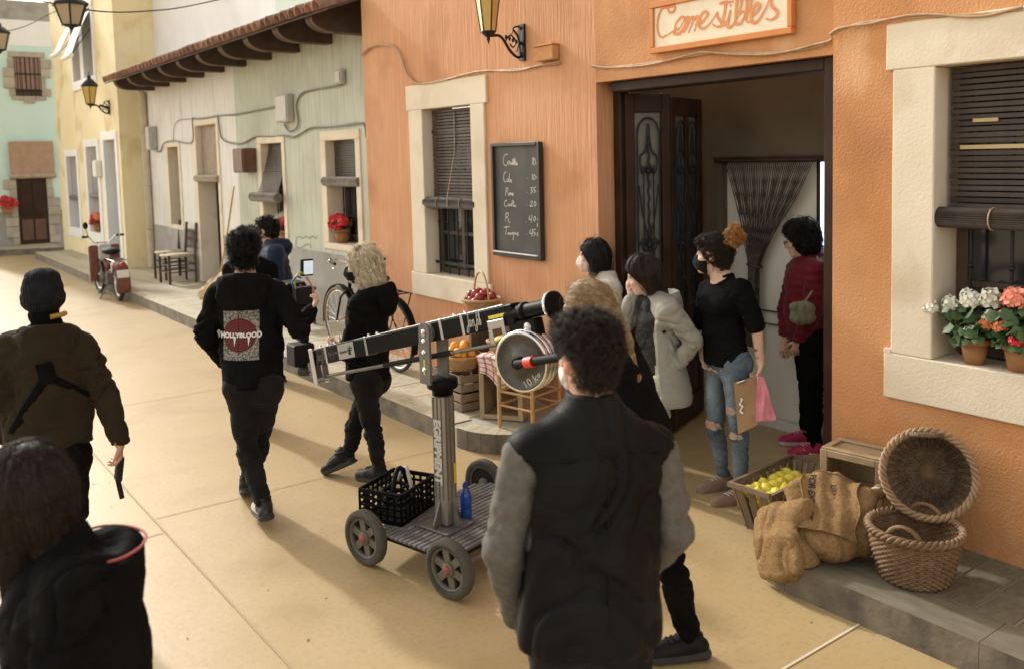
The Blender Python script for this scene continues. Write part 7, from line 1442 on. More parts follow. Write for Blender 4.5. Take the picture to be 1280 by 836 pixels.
p.shoes(M_shoe, M_soleb); p.mask(M_maskw)
def hair(F):
    p.scalp(F, .008, nape=-.085, ears=True); F.ell(p.hp(0, .045, .085), (.070, .065, .038), p.HB, .03); F.ell(p.hp(0, -.02, .094), (.074, .08, .040), p.HB, .03); F.ell(p.hp(0, -.07, .04), (.062, .034, .05), p.HB, .03)
p.cap_hair('hair', HB_DK, hair, [dict(n=22000, seg=5, step=.0046, mode='short', out_=.22, clump=18, rad=.00055, seed=3, flow=p.f*.9-p.sv*.12-p.up*.35, jit=.26, keep=lambda V: ((V-p.J['hc'])@p.hu > .02)), dict(n=16000, seg=3, step=.0026, mode='short', out_=.08, rad=.0005, seed=4, flow=-p.up*1.6, jit=.22, clump=6, keep=lambda V: ((V-p.J['hc'])@p.hu <= .04))], bump=.007, sc=(50, 50, 50))

# ---- girl at the lower left
p = Person('girl', 'long haired person in black hoodie with red hood piping at the lower left corner', hs=1.0, build=.98, h=.0085, head_yaw=-8, nod=.25); J = p.J
J['hc'] = J['hc']+V3(-.8, .6, 0)*.032; J['pel'][2] = .80; J['pa'][2] = .78; J['pb'][2] = .78
for c in 'ab': J['k'+c][2] = .42; J['a'+c][2] = .085
p.body(hands=[('a', dict(nrm_=(0, 0, -1), curl=.5, side=1)), ('b', dict(nrm_=(0, 0, -1), curl=.5, side=-1))])
def fn(F):
    p.torso(F, .030, low=.06, cw=.17, ww=.16, hw=.165, wd=.13, cd=.12)
    for c in 'ab': p.arm(F, c, .022, .06)
    n = J['nk']; F.cap(n-p.f*.09-p.sv*.09-p.up*.01, n-p.f*.11+p.sv*.09-p.up*.01, .042, .042, .03); F.ell(n-p.f*.105-p.up*.055, (.125, .065, .085), np.stack([p.sv, p.f, p.up]), .03); F.ell(n-p.f*.085+p.up*.060, (.085, .045, .045), np.stack([p.sv, p.f, p.up]), .02, 's'); F.cap(n-p.up*.03+p.f*.01, n+p.up*.05+p.f*.02, .085, .070, .02); F.cap(n-p.sv*.10-p.f*.07, n-p.sv*.07+p.f*.08-p.up*.03, .042, .036, .03); F.cap(n+p.sv*.10-p.f*.07, n+p.sv*.07+p.f*.08-p.up*.03, .042, .036, .03)
    F.cut(J['pel']-p.up*.06, -p.up)
o, FG = p.garment('hoodie', M_blk2, fn, fold=dict(amp=.004, sc=(10, 10, 20), pts=(J['ea'], J['eb'], J['sa']), pamp=.016, seed=8), keys=['sa', 'ea', 'wa', 'sb', 'eb', 'wb', 'nk', 'pel'], margin=.18)
n = J['nk']; s_ = MB(); pts = crom([n-p.sv*.075+p.f*.06-p.up*.0, n-p.sv*.115-p.f*.03+p.up*.035, n-p.sv*.10-p.f*.12+p.up*.030, n-p.sv*.03-p.f*.170+p.up*.030, n+p.sv*.05-p.f*.165+p.up*.034, n+p.sv*.11-p.f*.10+p.up*.036, n+p.sv*.115-p.f*.02+p.up*.035, n+p.sv*.08+p.f*.05], 8)
s_.tube([tuple(q) for q in pts], .0036, 8); s_.build('piping', mat('coral piping', (.40, .085, .08), .8), o)
p.garment('trousers', M_jeansb, lambda F: p.legs(F, .008), keys=['pel', 'pa', 'pb', 'ka', 'kb', 'aa', 'ab'], margin=.15); p.shoes(M_shoe, M_soleb)
def hair(F):
    p.scalp(F, .011, nape=-.3); q = p.hp
    F.cap(q(0, -.055, .0), q(.0, -.050, -.16), .068, .044, .04); F.cap(q(-.055, -.02, .0), q(-.068, .03, -.24), .046, .026, .03); F.cap(q(.055, -.02, .0), q(.05, .01, -.20), .048, .03, .03)
p.cap_hair('hair', HB_BR, hair, [dict(n=22000, seg=15, step=.019, mode='down', rad=.00055, seed=6, jit=.085, hug=.007, clump=16, flow=(0, 0, -1))], lo=.22, lo_z=.34, bump=.006, sc=(60, 60, 6))

# ---- man in the beanie
p = Person('beanie', 'man in black beanie and brown hoodie with crossed back straps walking away at left', build=1.06, h=.009, skin=(.54, .30, .21)); J = p.J
p.body(hands=[('a', dict(nrm_=p.sv, curl=.5, side=1)), ('b', dict(nrm_=-p.sv, curl=(.75, .85, .9, .9), side=-1))])
def fn(F):
    p.torso(F, .030, low=.06, cw=.155, ww=.155, wd=.115, hw=.160)
    for c in 'ab': p.arm(F, c, .021)
    p.hood(F, .040, .105, .125, .09, .12)
    F.cut(J['pel']+p.up*.01, -p.up)
o, FB = p.garment('hoodie', M_brn, fn, fold=dict(amp=.006, sc=(8, 8, 12), pts=(J['ea'], J['eb'], J['pel'], J['sa']-p.up*.08, J['sb']-p.up*.08), pamp=.014, seed=12), keys=['sa', 'ea', 'wa', 'sb', 'eb', 'wb', 'nk', 'pel'], margin=.17)
n = J['nk']
def strap_on(F, pts, w, m, name, par, d, eps=.004, mx=.6):
    P = crom([np.array(q) for q in pts], 8); A = F.march(np.array(P), d, mx=mx, eps=eps); s_ = MB(); vs = []
    for i, q in enumerate(A): t = nrm(A[min(i+1, len(A)-1)]-A[max(i-1, 0)]); sd = np.cross(t, nrm(d)); vs += [q+sd*w/2, q-sd*w/2, q+sd*w/2-nrm(d)*.004, q-sd*w/2-nrm(d)*.004]
    s_.add([tuple(v) for v in vs], [(4*i+2, 4*i+3, 4*i+7, 4*i+6) for i in range(len(A)-1)]+[(4*i, 4*i+2, 4*i+6, 4*i+4) for i in range(len(A)-1)]+[(4*i+1, 4*i+5, 4*i+7, 4*i+3) for i in range(len(A)-1)], 0, True); return s_.build(name, m, par)
B_ = lambda x, z: n+p.sv*x+p.up*z-p.f*.45
strap_on(FB, [B_(-.01, -.13), B_(.0, -.19), B_(.005, -.235)], .075, M_blk, 'strap', o, p.f, .003); strap_on(FB, [B_(.02, -.21), B_(.09, -.26), B_(.17, -.33)], .034, M_blk, 'strap', o, p.f, .002); strap_on(FB, [B_(-.01, -.21), B_(-.07, -.30), B_(-.12, -.38), B_(-.165, -.46)], .038, M_blk, 'strap', o, p.f, .002)
p.garment('trousers', M_blk, lambda F: p.legs(F, .014), fold=dict(amp=.004, sc=(10, 10, 24), pts=(J['ka'], J['kb']), pamp=.012, seed=2), keys=['pel', 'pa', 'pb', 'ka', 'kb', 'aa', 'ab'], margin=.15); p.shoes(M_shoe, M_soleb)
def fn(F): F.cap(J['nk']+p.up*.005, p.hp(0, -.02, -.07), .070, .068, 0)
p.garment('neck_gaiter', M_blk, fn, fold=dict(amp=.004, sc=(9, 9, 45), seed=4), keys=['nk', 'hc'], margin=.12)
s_ = MB(); s_.tube([tuple(q) for q in crom([p.hp(.05, -.075, -.082), p.hp(.085, -.04, -.078), p.hp(.088, .01, -.08)], 6)], .013, 8); s_.build('collar_trim', mat('ochre trim', (.45, .24, .03), .8), p.root)
def fn(F):
    F.ell(p.hp(0, -.014, .045), (.092, .108, .100), p.HB, 0); F.ell(p.hp(.01, -.03, .115), (.07, .08, .035), p.HB, .03); F.ell(p.hp(0, -.012, .005), (.094, .112, .055), p.HB, .02); F.cut(p.hp(0, 0, -.042), nrm(-p.hu+p.hf*.30))
c = J['hc']; Fb = Field(c-.18, c+.2, .0075); fn(Fb); Vb, Qb = Fb.surf(); Vb, _ = folds(Fb, Vb, .0045, (14, 14, 20), sharp=True, seed=3); bn = p.emit('beanie', Vb, Qb, M_knit)
def fn(F): F.ell(p.hp(0, -.013, .002), (.099, .117, .075), p.HB, 0); F.cut(p.hp(0, 0, -.046), nrm(-p.hu+p.hf*.30)); F.cut(p.hp(0, 0, .018), nrm(p.hu-p.hf*.30))
Fb = Field(c-.18, c+.2, .0075); fn(Fb); Vb, Qb = Fb.surf(); Vb, _ = folds(Fb, Vb, .002, (30, 30, 20), sharp=True); p.emit('turn_up', Vb, Qb, M_knit, parent=bn)
# his radio
w = J['wb']; rd = thing('handheld_radio', 'long black handheld radio hanging from the beanie man hand', 'radio', tuple(J['hb']))
s_ = MB(); a = J['hb']+V3(.0, 0, .02); s_.bar(a, a+V3(-.012, .03, -.13), .052, .030, (1, 0, 0), c=.008); s_.build('case', M_blackm, rd); s_ = MB(); s_.tube([a+V3(-.012, .03, -.13), a+V3(.0, .02, -.22)], .012, 8); s_.build('antenna', M_blackm, rd)
bw = thing('bracelet', 'beaded bracelet on the beanie man wrist', 'bracelet', tuple(w)); s_ = MB(); d = nrm(J['hb']-w); e1, e2, e3 = frame(d); 
for k in range(16): a = 2*math.pi*k/16; s_.ball(Vector(w)+Vector(d)*.0+(e1*math.cos(a)+e2*math.sin(a))*.036, .0065, 6)
s_.build('beads', mat('gold bead', (.45, .33, .18), .35, (.1, .07, .05), 60), bw)

# ---- man with the printed hoodie
p = Person('holly', 'man walking away in black hoodie with printed red disc on the back', build=1.0, h=.009, skin=(.60, .36, .26), head_yaw=8); J = p.J
p.toea = nrm(V3(.15, 1, 0)); p.toeb = nrm(V3(.3, 1, 0))
p.body(hands=[('a', dict(nrm_=-p.up, curl=.7, side=-1)), ('b', dict(nrm_=(-.6, .3, 0), curl=(1.0, 1.05, 1.1, 1.1), side=-1, thumb=(.35, .3)))])
def fn(F):
    p.torso(F, .030, low=.0, cw=.145, ww=.148, wd=.110, hw=.150)
    for c in 'ab': p.arm(F, c, .021)
    p.hood(F, .044, .125, .14, .10, .155)
    F.cut(J['pel']-p.up*.01, -p.up)
o, FH = p.garment('hoodie', M_blk2, fn, fold=dict(amp=.0045, sc=(8, 8, 13), pts=(J['ea'], J['eb'], (J['ea']+J['sa'])/2), pamp=.016, seed=21), keys=['sa', 'ea', 'wa', 'sb', 'eb', 'wb', 'nk', 'pel'], margin=.17)
n = J['nk']; Bk = lambda x, z: n+p.sv*x+p.up*z-p.f*.5
P_, Q_, UV = patch(FH, [Bk(-.125, -.455), Bk(.085, -.455), Bk(.095, -.165), Bk(-.115, -.165)], (60, 80), None, None, None, p.f)
x = (UV[:, 0]-.46)*.21; z = (UV[:, 1]-.50)*.29; rr = np.hypot(x, z*1.02); C = np.tile((.30, .295, .275), (len(P_), 1)); nz = vnoise(np.stack([UV[:, 0]*40, UV[:, 1]*55, UV[:, 0]*0], 1)); C[nz > .1] = (.055, .053, .05); rows = (np.sin(UV[:, 1]*110) > .5) & (nz > -.2); C[rows] = (.10, .095, .09)
disc = rr < .100; C[disc] = (.02, .006, .007); rings = disc & (np.sin(rr*2*math.pi/.0135) > -.05); C[rings] = (.20, .022, .026); C[(rr > .095) & disc] = (.16, .018, .02); C[(np.abs(x+.006) < .0028)] = (.012, .008, .008)
me = np_mesh('back_print', P_-np.array(p.root.location), Q_, attr_mat('hoodie print', .8)); set_paint(me, C); pr = link('back_print', me, p.root)
V_, F_ = text_mesh('HOLLYBLOOD', .046, .0026); V_[:, 0] *= .80; V_[:, 1] *= 1-.25*np.cos(V_[:, 0]*14); pr.parent = o
flat_on(FH, V_, Bk(-.018, -.312), p.sv, p.up, p.f, mat('white print', (.72, .70, .68), .8), 'lettering', pr, F_, .0055)
for xx in (-.052, .030):
    Pd = FH.march(np.array([Bk(xx-.006, -.325), Bk(xx+.008, -.325), Bk(xx-.002, -.375)]), p.f, eps=.0055); s_ = MB(); s_.add([tuple(q) for q in Pd], [(0, 1, 2)]); s_.build('print_drip', bpy.data.materials['white print'], pr)
s_ = MB(); s_.tube([tuple(n+p.up*.022-p.f*.02+(p.sv*math.cos(a)+p.f*math.sin(a))*.068) for a in [2*math.pi*k/24 for k in range(24)]], .011, 8, closed=True); s_.build('shirt_collar', mat('red check collar', (.32, .03, .035), .85, (.06, .03, .03), 50, .45, .55), p.root)
p.garment('trousers', M_jeansb, lambda F: p.legs(F, .012), fold=dict(amp=.004, sc=(11, 11, 26), pts=(J['ka'], J['kb'], J['aa'], J['ab']), pamp=.013, seed=2), keys=['pel', 'pa', 'pb', 'ka', 'kb', 'aa', 'ab'], margin=.15); p.shoes(M_boot, M_soleb, hi=.09, big=1.08, pitch=(8, 18))
def hair(F): p.scalp(F, .011, nape=-.075, ears=True); F.ell(p.hp(0, -.01, .092), (.074, .085, .046), p.HB, .03); F.ell(p.hp(0, .06, .08), (.06, .045, .04), p.HB, .03); F.ell(p.hp(0, -.085, .02), (.06, .035, .055), p.HB, .03)
p.cap_hair('hair', HB_BLK, hair, dict(n=9000, seg=4, step=.0062, mode='short', out_=.40, rad=.0008, seed=3, flow=-p.up*.3-p.f*.2, jit=.3), bump=.008, sc=(45, 45, 45))

# ---- platinum haired woman
p = Person('blonde', 'woman with platinum curls, black mask and black hoodie walking behind the crane arm', build=.95, h=.009, skin=(.66, .43, .33), hs=.97, head_yaw=28); J = p.J
p.toea = nrm(V3(-.25, -.6, 0)*-1); p.toeb = nrm(V3(-.6, .9, 0)); p.toea = nrm(V3(-.35, .9, 0))
p.body(hands=[('a', dict(nrm_=(.3, .3, 0), curl=.25, side=-1)), ('b', dict(nrm_=(.3, -.3, 0), curl=.3, side=1))])
def fn(F):
    p.torso(F, .026, low=.02, cw=.135, ww=.130, wd=.115, hw=.145, hd=.125)
    for c in 'ab': p.arm(F, c, .020)
    p.hood(F, .042, .11, .13, .095, .125); F.cut(J['pel']-p.up*.03, -p.up)
p.garment('hoodie', M_blk2, fn, fold=dict(amp=.0035, sc=(10, 10, 18), pts=(J['ea'], J['eb'], J['sa']), pamp=.014, seed=31), keys=['sa', 'ea', 'wa', 'sb', 'eb', 'wb', 'nk', 'pel'], margin=.17)
p.garment('trousers', M_jeansb, lambda F: p.legs(F, .004, e=1.02), fold=dict(amp=.003, sc=(11, 11, 26), pts=(J['ka'], J['kb']), pamp=.010, seed=5), keys=['pel', 'pa', 'pb', 'ka', 'kb', 'aa', 'ab'], margin=.15); p.shoes(M_shoe, M_soleb, pitch=(5, 25)); p.mask(M_maskb)
def hair(F):
    q = p.hp; p.scalp(F, .016, nape=-.3); F.ell(q(0, -.050, -.02), (.094, .075, .12), p.HB, .03); F.ell(q(0, -.070, -.10), (.100, .070, .062), p.HB, .03); F.ell(q(-.066, -.03, -.05), (.034, .040, .10), p.HB, .03); F.ell(q(.066, -.03, -.05), (.034, .040, .10), p.HB, .03)
p.cap_hair('hair', HB_PLAT, hair, dict(n=7000, seg=13, step=.014, mode='down', rad=.0012, seed=8, jit=.30, curl=.0065, hug=.010, clump=28), lo=.22, lo_z=.28, bump=.016, sc=(26, 26, 14))
s_ = MB(); s_.cbox((-.03, -.012, -.012), (.03, .012, .012), .005); o = s_.build('hair_clip', M_blackm, p.root); o.matrix_basis = Matrix.Translation(Vector(p.hp(-.09, .015, .05))-p.root.location) @ Matrix.Rotation(math.atan2(p.f[1], p.f[0]), 4, 'Z')

# ---- man in the navy jacket, and the operator behind
p = Person('blue', 'dark haired man in navy puffer jacket and white mask standing far behind the camera', h=.011, skin=(.58, .36, .26)); J = p.J
p.body(hands=[('a', dict(nrm_=p.up, curl=.6)), ('b', dict(nrm_=p.up, curl=.6, side=-1))])
def puff(V, F, step=.075, a=.010):
    N = F.grad(V); w = np.abs(np.sin(V[:, 2]*math.pi/step+.6*vnoise(V*5))); return V+N*(a*(np.sqrt(w)-.6))[:, None]
def fn(F):
    p.torso(F, .042, low=.10, cw=.135, ww=.135, wd=.13, hw=.14)
    for c in 'ab': p.arm(F, c, .034, .03)
    F.cap(J['nk']-p.up*.03-p.f*.02, J['nk']+p.up*.03-p.f*.015, .10, .088, .04); F.ell(J['nk']-p.f*.12-p.up*.03, (.11, .06, .08), np.stack([p.sv, p.f, p.up]), .03); F.cut(J['nk']+p.up*.055, p.up); F.cut(J['pel']-p.up*.10, -p.up)
lo, hi = p.bounds(['sa', 'ea', 'wa', 'sb', 'eb', 'wb', 'nk', 'pel'], .22); F = Field(lo, hi, .011); fn(F); V, Q = F.surf(); V = puff(V, F); V, _ = folds(F, V, .003, (12, 12, 20), seed=2); p.emit('jacket', V, Q, M_navy)
p.garment('trousers', M_blk, lambda F: p.legs(F, .012), keys=['pel', 'pa', 'pb', 'ka', 'kb', 'aa', 'ab'], margin=.15); p.shoes(M_shoe, M_soleb); p.mask(M_maskw)
def hair(F): p.scalp(F, .016, nape=-.07); F.ell(p.hp(0, .02, .088), (.07, .08, .038), p.HB, .03)
p.cap_hair('hair', HB_BLK, hair, dict(n=2200, seg=4, step=.005, mode='short', rad=.0018, seed=3, flow=-p.up*.2-p.f*.3, jit=.3), bump=.007, sc=(45, 45, 45))
p = Person('hidden', 'dark haired person in black almost hidden behind the man with printed hoodie', h=.012); J = p.J
p.body(hands=[('a', dict(nrm_=p.up, curl=.6)), ('b', dict(nrm_=p.up, curl=.6, side=-1))])
def fn(F):
    p.torso(F, .036, low=.04)
    for c in 'ab': p.arm(F, c, .024, .03)
    F.cut(J['pel']-p.up*.06, -p.up)
p.garment('jumper', M_blk, fn, fold=dict(amp=.004, pts=(J['ea'], J['eb']), pamp=.012), keys=['sa', 'ea', 'wa', 'sb', 'eb', 'wb', 'nk', 'pel'], margin=.17); p.garment('trousers', M_blk, lambda F: p.legs(F, .012), keys=['pel', 'pa', 'pb', 'ka', 'kb', 'aa', 'ab'], margin=.15); p.shoes(M_shoe, M_soleb)
p.cap_hair('hair', HB_BLK, lambda F: p.scalp(F, .020, nape=-.09), dict(n=2000, seg=4, step=.008, mode='short', rad=.0018, seed=3, flow=-p.up*.3, jit=.3), bump=.007, sc=(45, 45, 45))

# ---- fair haired woman behind the vest man
p = Person('fgblonde', 'woman in black with long fair ponytail mostly hidden behind the man in the vest', build=.95, h=.009, skin=(.62, .40, .30), head_yaw=-5); J = p.J
p.toea = nrm(V3(-.85, .45, 0)); p.toeb = nrm(V3(-.8, .5, 0))
p.body(hands=[('a', dict(nrm_=p.up, curl=.6)), ('b', dict(nrm_=p.up, curl=.6, side=-1))])
def fn(F):
    p.torso(F, .032, low=.06, cw=.15, ww=.15, wd=.13, hw=.155)
    for c in 'ab': p.arm(F, c, .026, .03)
    F.cap(J['nk']-p.up*.03, J['nk']+p.up*.03, .085, .075, .03); F.cut(J['nk']+p.up*.045, p.up); F.cut(J['pel']-p.up*.08, -p.up)
p.garment('jumper', M_blk, fn, fold=dict(amp=.003, sc=(9, 9, 14), pts=(J['ea'], J['eb']), pamp=.010, seed=41), keys=['sa', 'ea', 'wa', 'sb', 'eb', 'wb', 'nk', 'pel'], margin=.18)
p.garment('trousers', M_blk, lambda F: p.legs(F, .010, low=.86, bell=.006), fold=dict(amp=.004, sc=(11, 11, 26), pts=(J['ka'], J['aa']), pamp=.012, seed=5), keys=['pel', 'pa', 'pb', 'ka', 'kb', 'aa', 'ab'], margin=.15); p.shoes(M_shoe, M_soleb, sock=M_blk); p.mask(M_maskb)
def hair(F):
    q = p.hp; p.scalp(F, .014, nape=-.05); F.ell(q(0, -.10, .03), (.030, .032, .030), p.HB, .02)
    F.cap(q(0, -.12, .02), q(.01, -.165, -.10), .024, .026, .02); F.cap(q(.01, -.165, -.10), q(.02, -.195, -.24), .026, .022, .02); F.cap(q(.02, -.195, -.24), q(.03, -.20, -.34), .022, .002, .02)
p.cap_hair('hair', HB_BLOND, hair, [dict(n=5000, seg=9, step=.014, mode='down', rad=.0009, seed=6, jit=.05, flow=nrm(-p.hf+p.hu*-.1), keep=lambda V: ((V-p.J['hc'])@p.hf > -.10)), dict(n=3500, seg=12, step=.018, mode='down', rad=.0009, seed=7, jit=.07, flow=(0, 0, -1), keep=lambda V: ((V-p.J['hc'])@p.hf <= -.10))], lo=.26, lo_z=.42, bump=.004, sc=(60, 60, 10))
s_ = MB(); a = [p.hp(.030*math.cos(t), -.112+.004*math.sin(t), .022+.030*math.sin(t)) for t in [2*math.pi*k/16 for k in range(16)]]; s_.tube([tuple(q) for q in a], .008, 6, closed=True); s_.build('hair_tie', M_blackm, p.root)

# ---- woman in the cream jacket
p = Person('white', 'dark long haired woman in cream jacket and pink mask standing at the wall corner', build=.92, h=.009, skin=(.62, .40, .30), hs=.96); J = p.J
p.body(hands=[('a', dict(nrm_=p.up, curl=.6)), ('b', dict(nrm_=p.up, curl=.6, side=-1))])
def fn(F):
    p.torso(F, .026, low=-.08, cw=.125, ww=.125, k=.08)
    for c in 'ab': p.arm(F, c, .024, .03)
    F.cap(J['nk']-p.sv*.05-p.f*.03, J['nk']+p.sv*.05-p.f*.03, .052, .052, .03); F.cut(J['pel']+p.up*.03, -p.up); F.cut(J['nk']+p.up*.04, p.up)
o, FW = p.garment('jacket', M_cream2, fn, fold=dict(amp=.004, sc=(10, 10, 14), pts=(J['ea'], J['eb']), pamp=.014, seed=51), keys=['sa', 'ea', 'wa', 'sb', 'eb', 'wb', 'nk', 'pel'], margin=.17)
for sd in (-1, 1):
    F = Field(J['nk']-.2, J['nk']+.2, .006); a = J['nk']+p.sv*sd*.06+p.f*.055; F.ecap(a+p.up*.0, a+p.sv*sd*.025+p.f*.03-p.up*.09, nrm(p.sv*sd+p.f*.6), (.030, .008), (.040, .007), 0); V, Q = F.surf(); p.emit('collar_flap', V, Q, M_cream2, parent=o)
p.garment('trousers', M_blk, lambda F: p.legs(F, .010), keys=['pel', 'pa', 'pb', 'ka', 'kb', 'aa', 'ab'], margin=.15); p.shoes(M_shoe, M_soleb); p.mask(M_maskp)
def hair(F):
    q = p.hp; p.scalp(F, .014, nape=-.3); F.cap(q(0, -.07, 0), q(.0, -.085, -.22), .062, .040, .04); F.cap(q(-.062, -.02, 0), q(-.068, -.01, -.24), .036, .020, .03); F.cap(q(.062, -.02, 0), q(.068, -.01, -.24), .036, .020, .03)
p.cap_hair('hair', HB_BLK, hair, dict(n=4000, seg=13, step=.018, mode='down', rad=.0012, seed=6, jit=.05), lo=.22, lo_z=.40, bump=.004, sc=(60, 60, 6))

# ---- woman in the pale grey jacket
p = Person('grey', 'brown haired woman in pale grey jacket touching her face in front of the doorway', build=.95, h=.009, skin=(.64, .42, .32), hs=.97, nod=.35); J = p.J
J['pel'][2] += .06; J['pa'][2] += .05; J['pb'][2] += .05; J['ea'] = J['ea']-V3(.6, .8, 0)*.06; J['wa'] = J['wa']-V3(.6, .8, 0)*.07; J['sa'] = J['sa']-V3(.6, .8, 0)*.01
p.body(hands=[('a', dict(nrm_=p.up, curl=.6)), ('b', dict(nrm_=(.5, .5, 0), curl=(.9, .95, 1.0, 1.0), side=1))])
def fn(F):
    n = J['nk']; p.torso(F, .024, low=.24, cw=.112, cd=.115, ww=.130, wd=.128, hw=.185, hd=.165, k=.08)
    F.cut(n+p.f*.085, nrm(p.f+p.sv*.05)); p.hood(F, .034, .10, .115, .085, .11)
    F.cut(J['pel']-p.up*.17, -p.up)
    for c in 'ab': p.arm(F, c, .024)
o, FJ = p.garment('jacket', M_greyj, fn, h=.008, fold=dict(amp=.0028, sc=(6, 6, 12), pts=(J['ea'], (J['ea']+J['wa'])/2, J['wa'], (J['ea']+J['sa'])/2, J['eb']), pamp=.004, seed=61, rad=.075, k2=.3, lamp=.011), keys=['sa', 'ea', 'wa', 'sb', 'eb', 'wb', 'nk', 'pel'], margin=.19)
def fn(F): p.torso(F, .010, low=.05, cw=.115); F.cap(J['nk']-p.up*.02, J['nk']+p.up*.03, .075, .068, .02); F.cut(J['nk']+p.up*.05, p.up)
p.garment('top', M_scarf, fn, fold=dict(amp=.006, sc=(14, 14, 20), seed=5), keys=['sa', 'sb', 'nk', 'pel'], margin=.2)
def fn(F):
    n = J['nk']+p.f*.075; F.ecap(n-p.up*.02, n+p.f*.05-p.up*.30, p.sv, (.085, .04), (.075, .03), 0)
p.garment('scarf', M_scarf, fn, fold=dict(amp=.010, sc=(18, 18, 8), seed=9), keys=['nk'], margin=.45)
p.garment('trousers', M_palepant, lambda F: p.legs(F, .006, bell=.018, e=.88, hip=.66), fold=dict(amp=.006, sc=(11, 11, 20), pts=(J['ka'], J['kb'], J['pa']), pamp=.014, seed=5), keys=['pel', 'pa', 'pb', 'ka', 'kb', 'aa', 'ab'], margin=.17); p.shoes(M_shoe, M_solew)
s_ = MB(); lg = FJ.march(np.array([J['nk']-p.sv*.30-p.up*.19+p.f*.05+p.f*dx+p.up*dz for dx, dz in ((-.010, -.012), (.010, -.012), (.012, .004), (.0, .012), (-.010, .010))]), p.sv, eps=.003); s_.add([tuple(q) for q in lg], [(0, 1, 2, 3, 4)]); s_.build('badge', M_blackm, o)
def hair(F):
    q = p.hp; p.scalp(F, .016, nape=-.3); F.cap(q(0, -.07, 0), q(.0, -.08, -.10), .064, .050, .04); F.cap(q(-.060, -.02, 0), q(-.058, -.02, -.12), .040, .028, .03); F.cap(q(.062, -.01, 0), q(.060, .0, -.12), .040, .028, .03)
p.cap_hair('hair', HB_BR, hair, dict(n=4000, seg=10, step=.017, mode='down', rad=.0012, seed=6, jit=.06), lo=.22, lo_z=.34, bump=.004, sc=(60, 60, 6))

# ---- woman with the clipboard
p = Person('curly', 'woman with copper topknot, black top and ripped jeans holding a board and pink cloth', build=.95, h=.0080, skin=(.64, .41, .29), hs=.98); J = p.J
p.toea = nrm(V3(-.72, .35, 0)); p.toeb = nrm(V3(-.85, .30, 0))
def px(V, C):
    a, b = J['ea'], J['wa']; t = (V-a)@(b-a)/((b-a)@(b-a)); near = (np.linalg.norm(V-(a+np.clip(t, 0, 1)[:, None]*(b-a)), axis=1) < .05) & (t > .15) & (t < .85); q = vnoise(V*np.array((75, 75, 45))); C[near & (q > .42)] = (.10, .075, .07)
p.paint_extra = px
p.body(hands=[('a', dict(nrm_=(-.7, .5, 0), curl=(.95, 1.0, 1.05, 1.05), side=-1, thumb=(.45, .35))), ('b', dict(nrm_=p.up, curl=.6, side=-1))])
def fn(F):
    p.torso(F, .010, low=.04, cw=.142, cd=.102, ww=.128, wd=.102, hw=.160, hd=.128)
    for c in 'ab': d = J['e'+c]-J['s'+c]; F.cap(J['s'+c], J['s'+c]+d*.92, .066, .058, .02); 
    F.cap(J['nk']-p.up*.02, J['nk']+p.up*.035, .072, .064, .02)
    n = J['nk']+(J['pel']-J['nk'])*.33+p.f*.09; F.ell(n-p.sv*.06, (.055, .05, .055), np.stack([p.sv, p.f, p.up]), .03); F.ell(n+p.sv*.06, (.055, .05, .055), np.stack([p.sv, p.f, p.up]), .03)
    F.cut(J['nk']+p.up*.045, p.up); F.cut(J['pel']-p.up*.035, -p.up)
p.garment('top', M_blk, fn, fold=dict(amp=.0025, sc=(8, 8, 30), pts=((J['nk']+J['pel'])/2, J['pel'], J['sa']), pamp=.008, seed=71, rad=.13), keys=['sa', 'ea', 'sb', 'eb', 'nk', 'pel'], margin=.16)
def jean(V):
    C = np.tile((.085, .115, .150), (len(V), 1)); fz = vnoise(V*9)*.3; fr = np.zeros(len(V))
    for c in 'ab':
        h, k, a = J['p'+c], J['k'+c], J['a'+c]; m = (h+k)/2+p.f*.08; fr = np.maximum(fr, np.exp(-((V-m)**2/np.array((.07, .07, .17))**2).sum(1))); m2 = (k+a)/2+p.f*.03; fr = np.maximum(fr, .6*np.exp(-((V-m2)**2/np.array((.06, .06, .14))**2).sum(1)))
    C = C*(1-(fr*.75)[:, None])+np.array((.30, .36, .40))*(fr*.75)[:, None]; C *= (1+fz)[:, None]; C *= (1+.10*vnoise(V*np.array((160, 160, 60))))[:, None]
    for (q, w, hgt) in ((J['ka']+p.f*.06+p.up*.005, .055, .014), (J['kb']+p.f*.06+p.up*.015, .055, .022), (J['ka']*.62+J['pa']*.38+p.f*.07, .038, .018)):
        D = V-q; e = (D[:, 2]/hgt)**2+((D@p.sv)/w)**2+((D@p.f)/.07)**2+.35*vnoise(V*90); C[e < 1.5] = (.42, .40, .37); C[e < .95] = (.46, .27, .18)
    return C
p.garment('jeans', M_jean, lambda F: p.legs(F, .0, e=.98), h=.008, fold=dict(amp=.0025, sc=(10, 10, 30), pts=(J['ka'], J['kb'], J['aa'], J['ab'], J['pa']), pamp=.009, seed=5), keys=['pel', 'pa', 'pb', 'ka', 'kb', 'aa', 'ab'], margin=.14, paint=jean, cuts=[(J['pel']+p.up*.055, p.up)])
p.shoes(M_suede, M_solew, soleh=.022); p.mask(M_maskb, w=1.02)
def hair(F):
    q = p.hp; p.scalp(F, .011, nape=-.085); F.ell(q(0, .03, .085), (.066, .066, .035), p.HB, .03); F.ell(q(0, .070, .066), (.052, .028, .028), p.HB, .02)
ho, Fh = p.cap_hair('hair', HB_DK, hair, dict(n=4500, seg=7, step=.009, mode='down', rad=.0011, seed=6, jit=.35, curl=.0042, hug=.006, flow=nrm(-p.hf+p.hu*.4)), bump=.009, sc=(40, 40, 40))
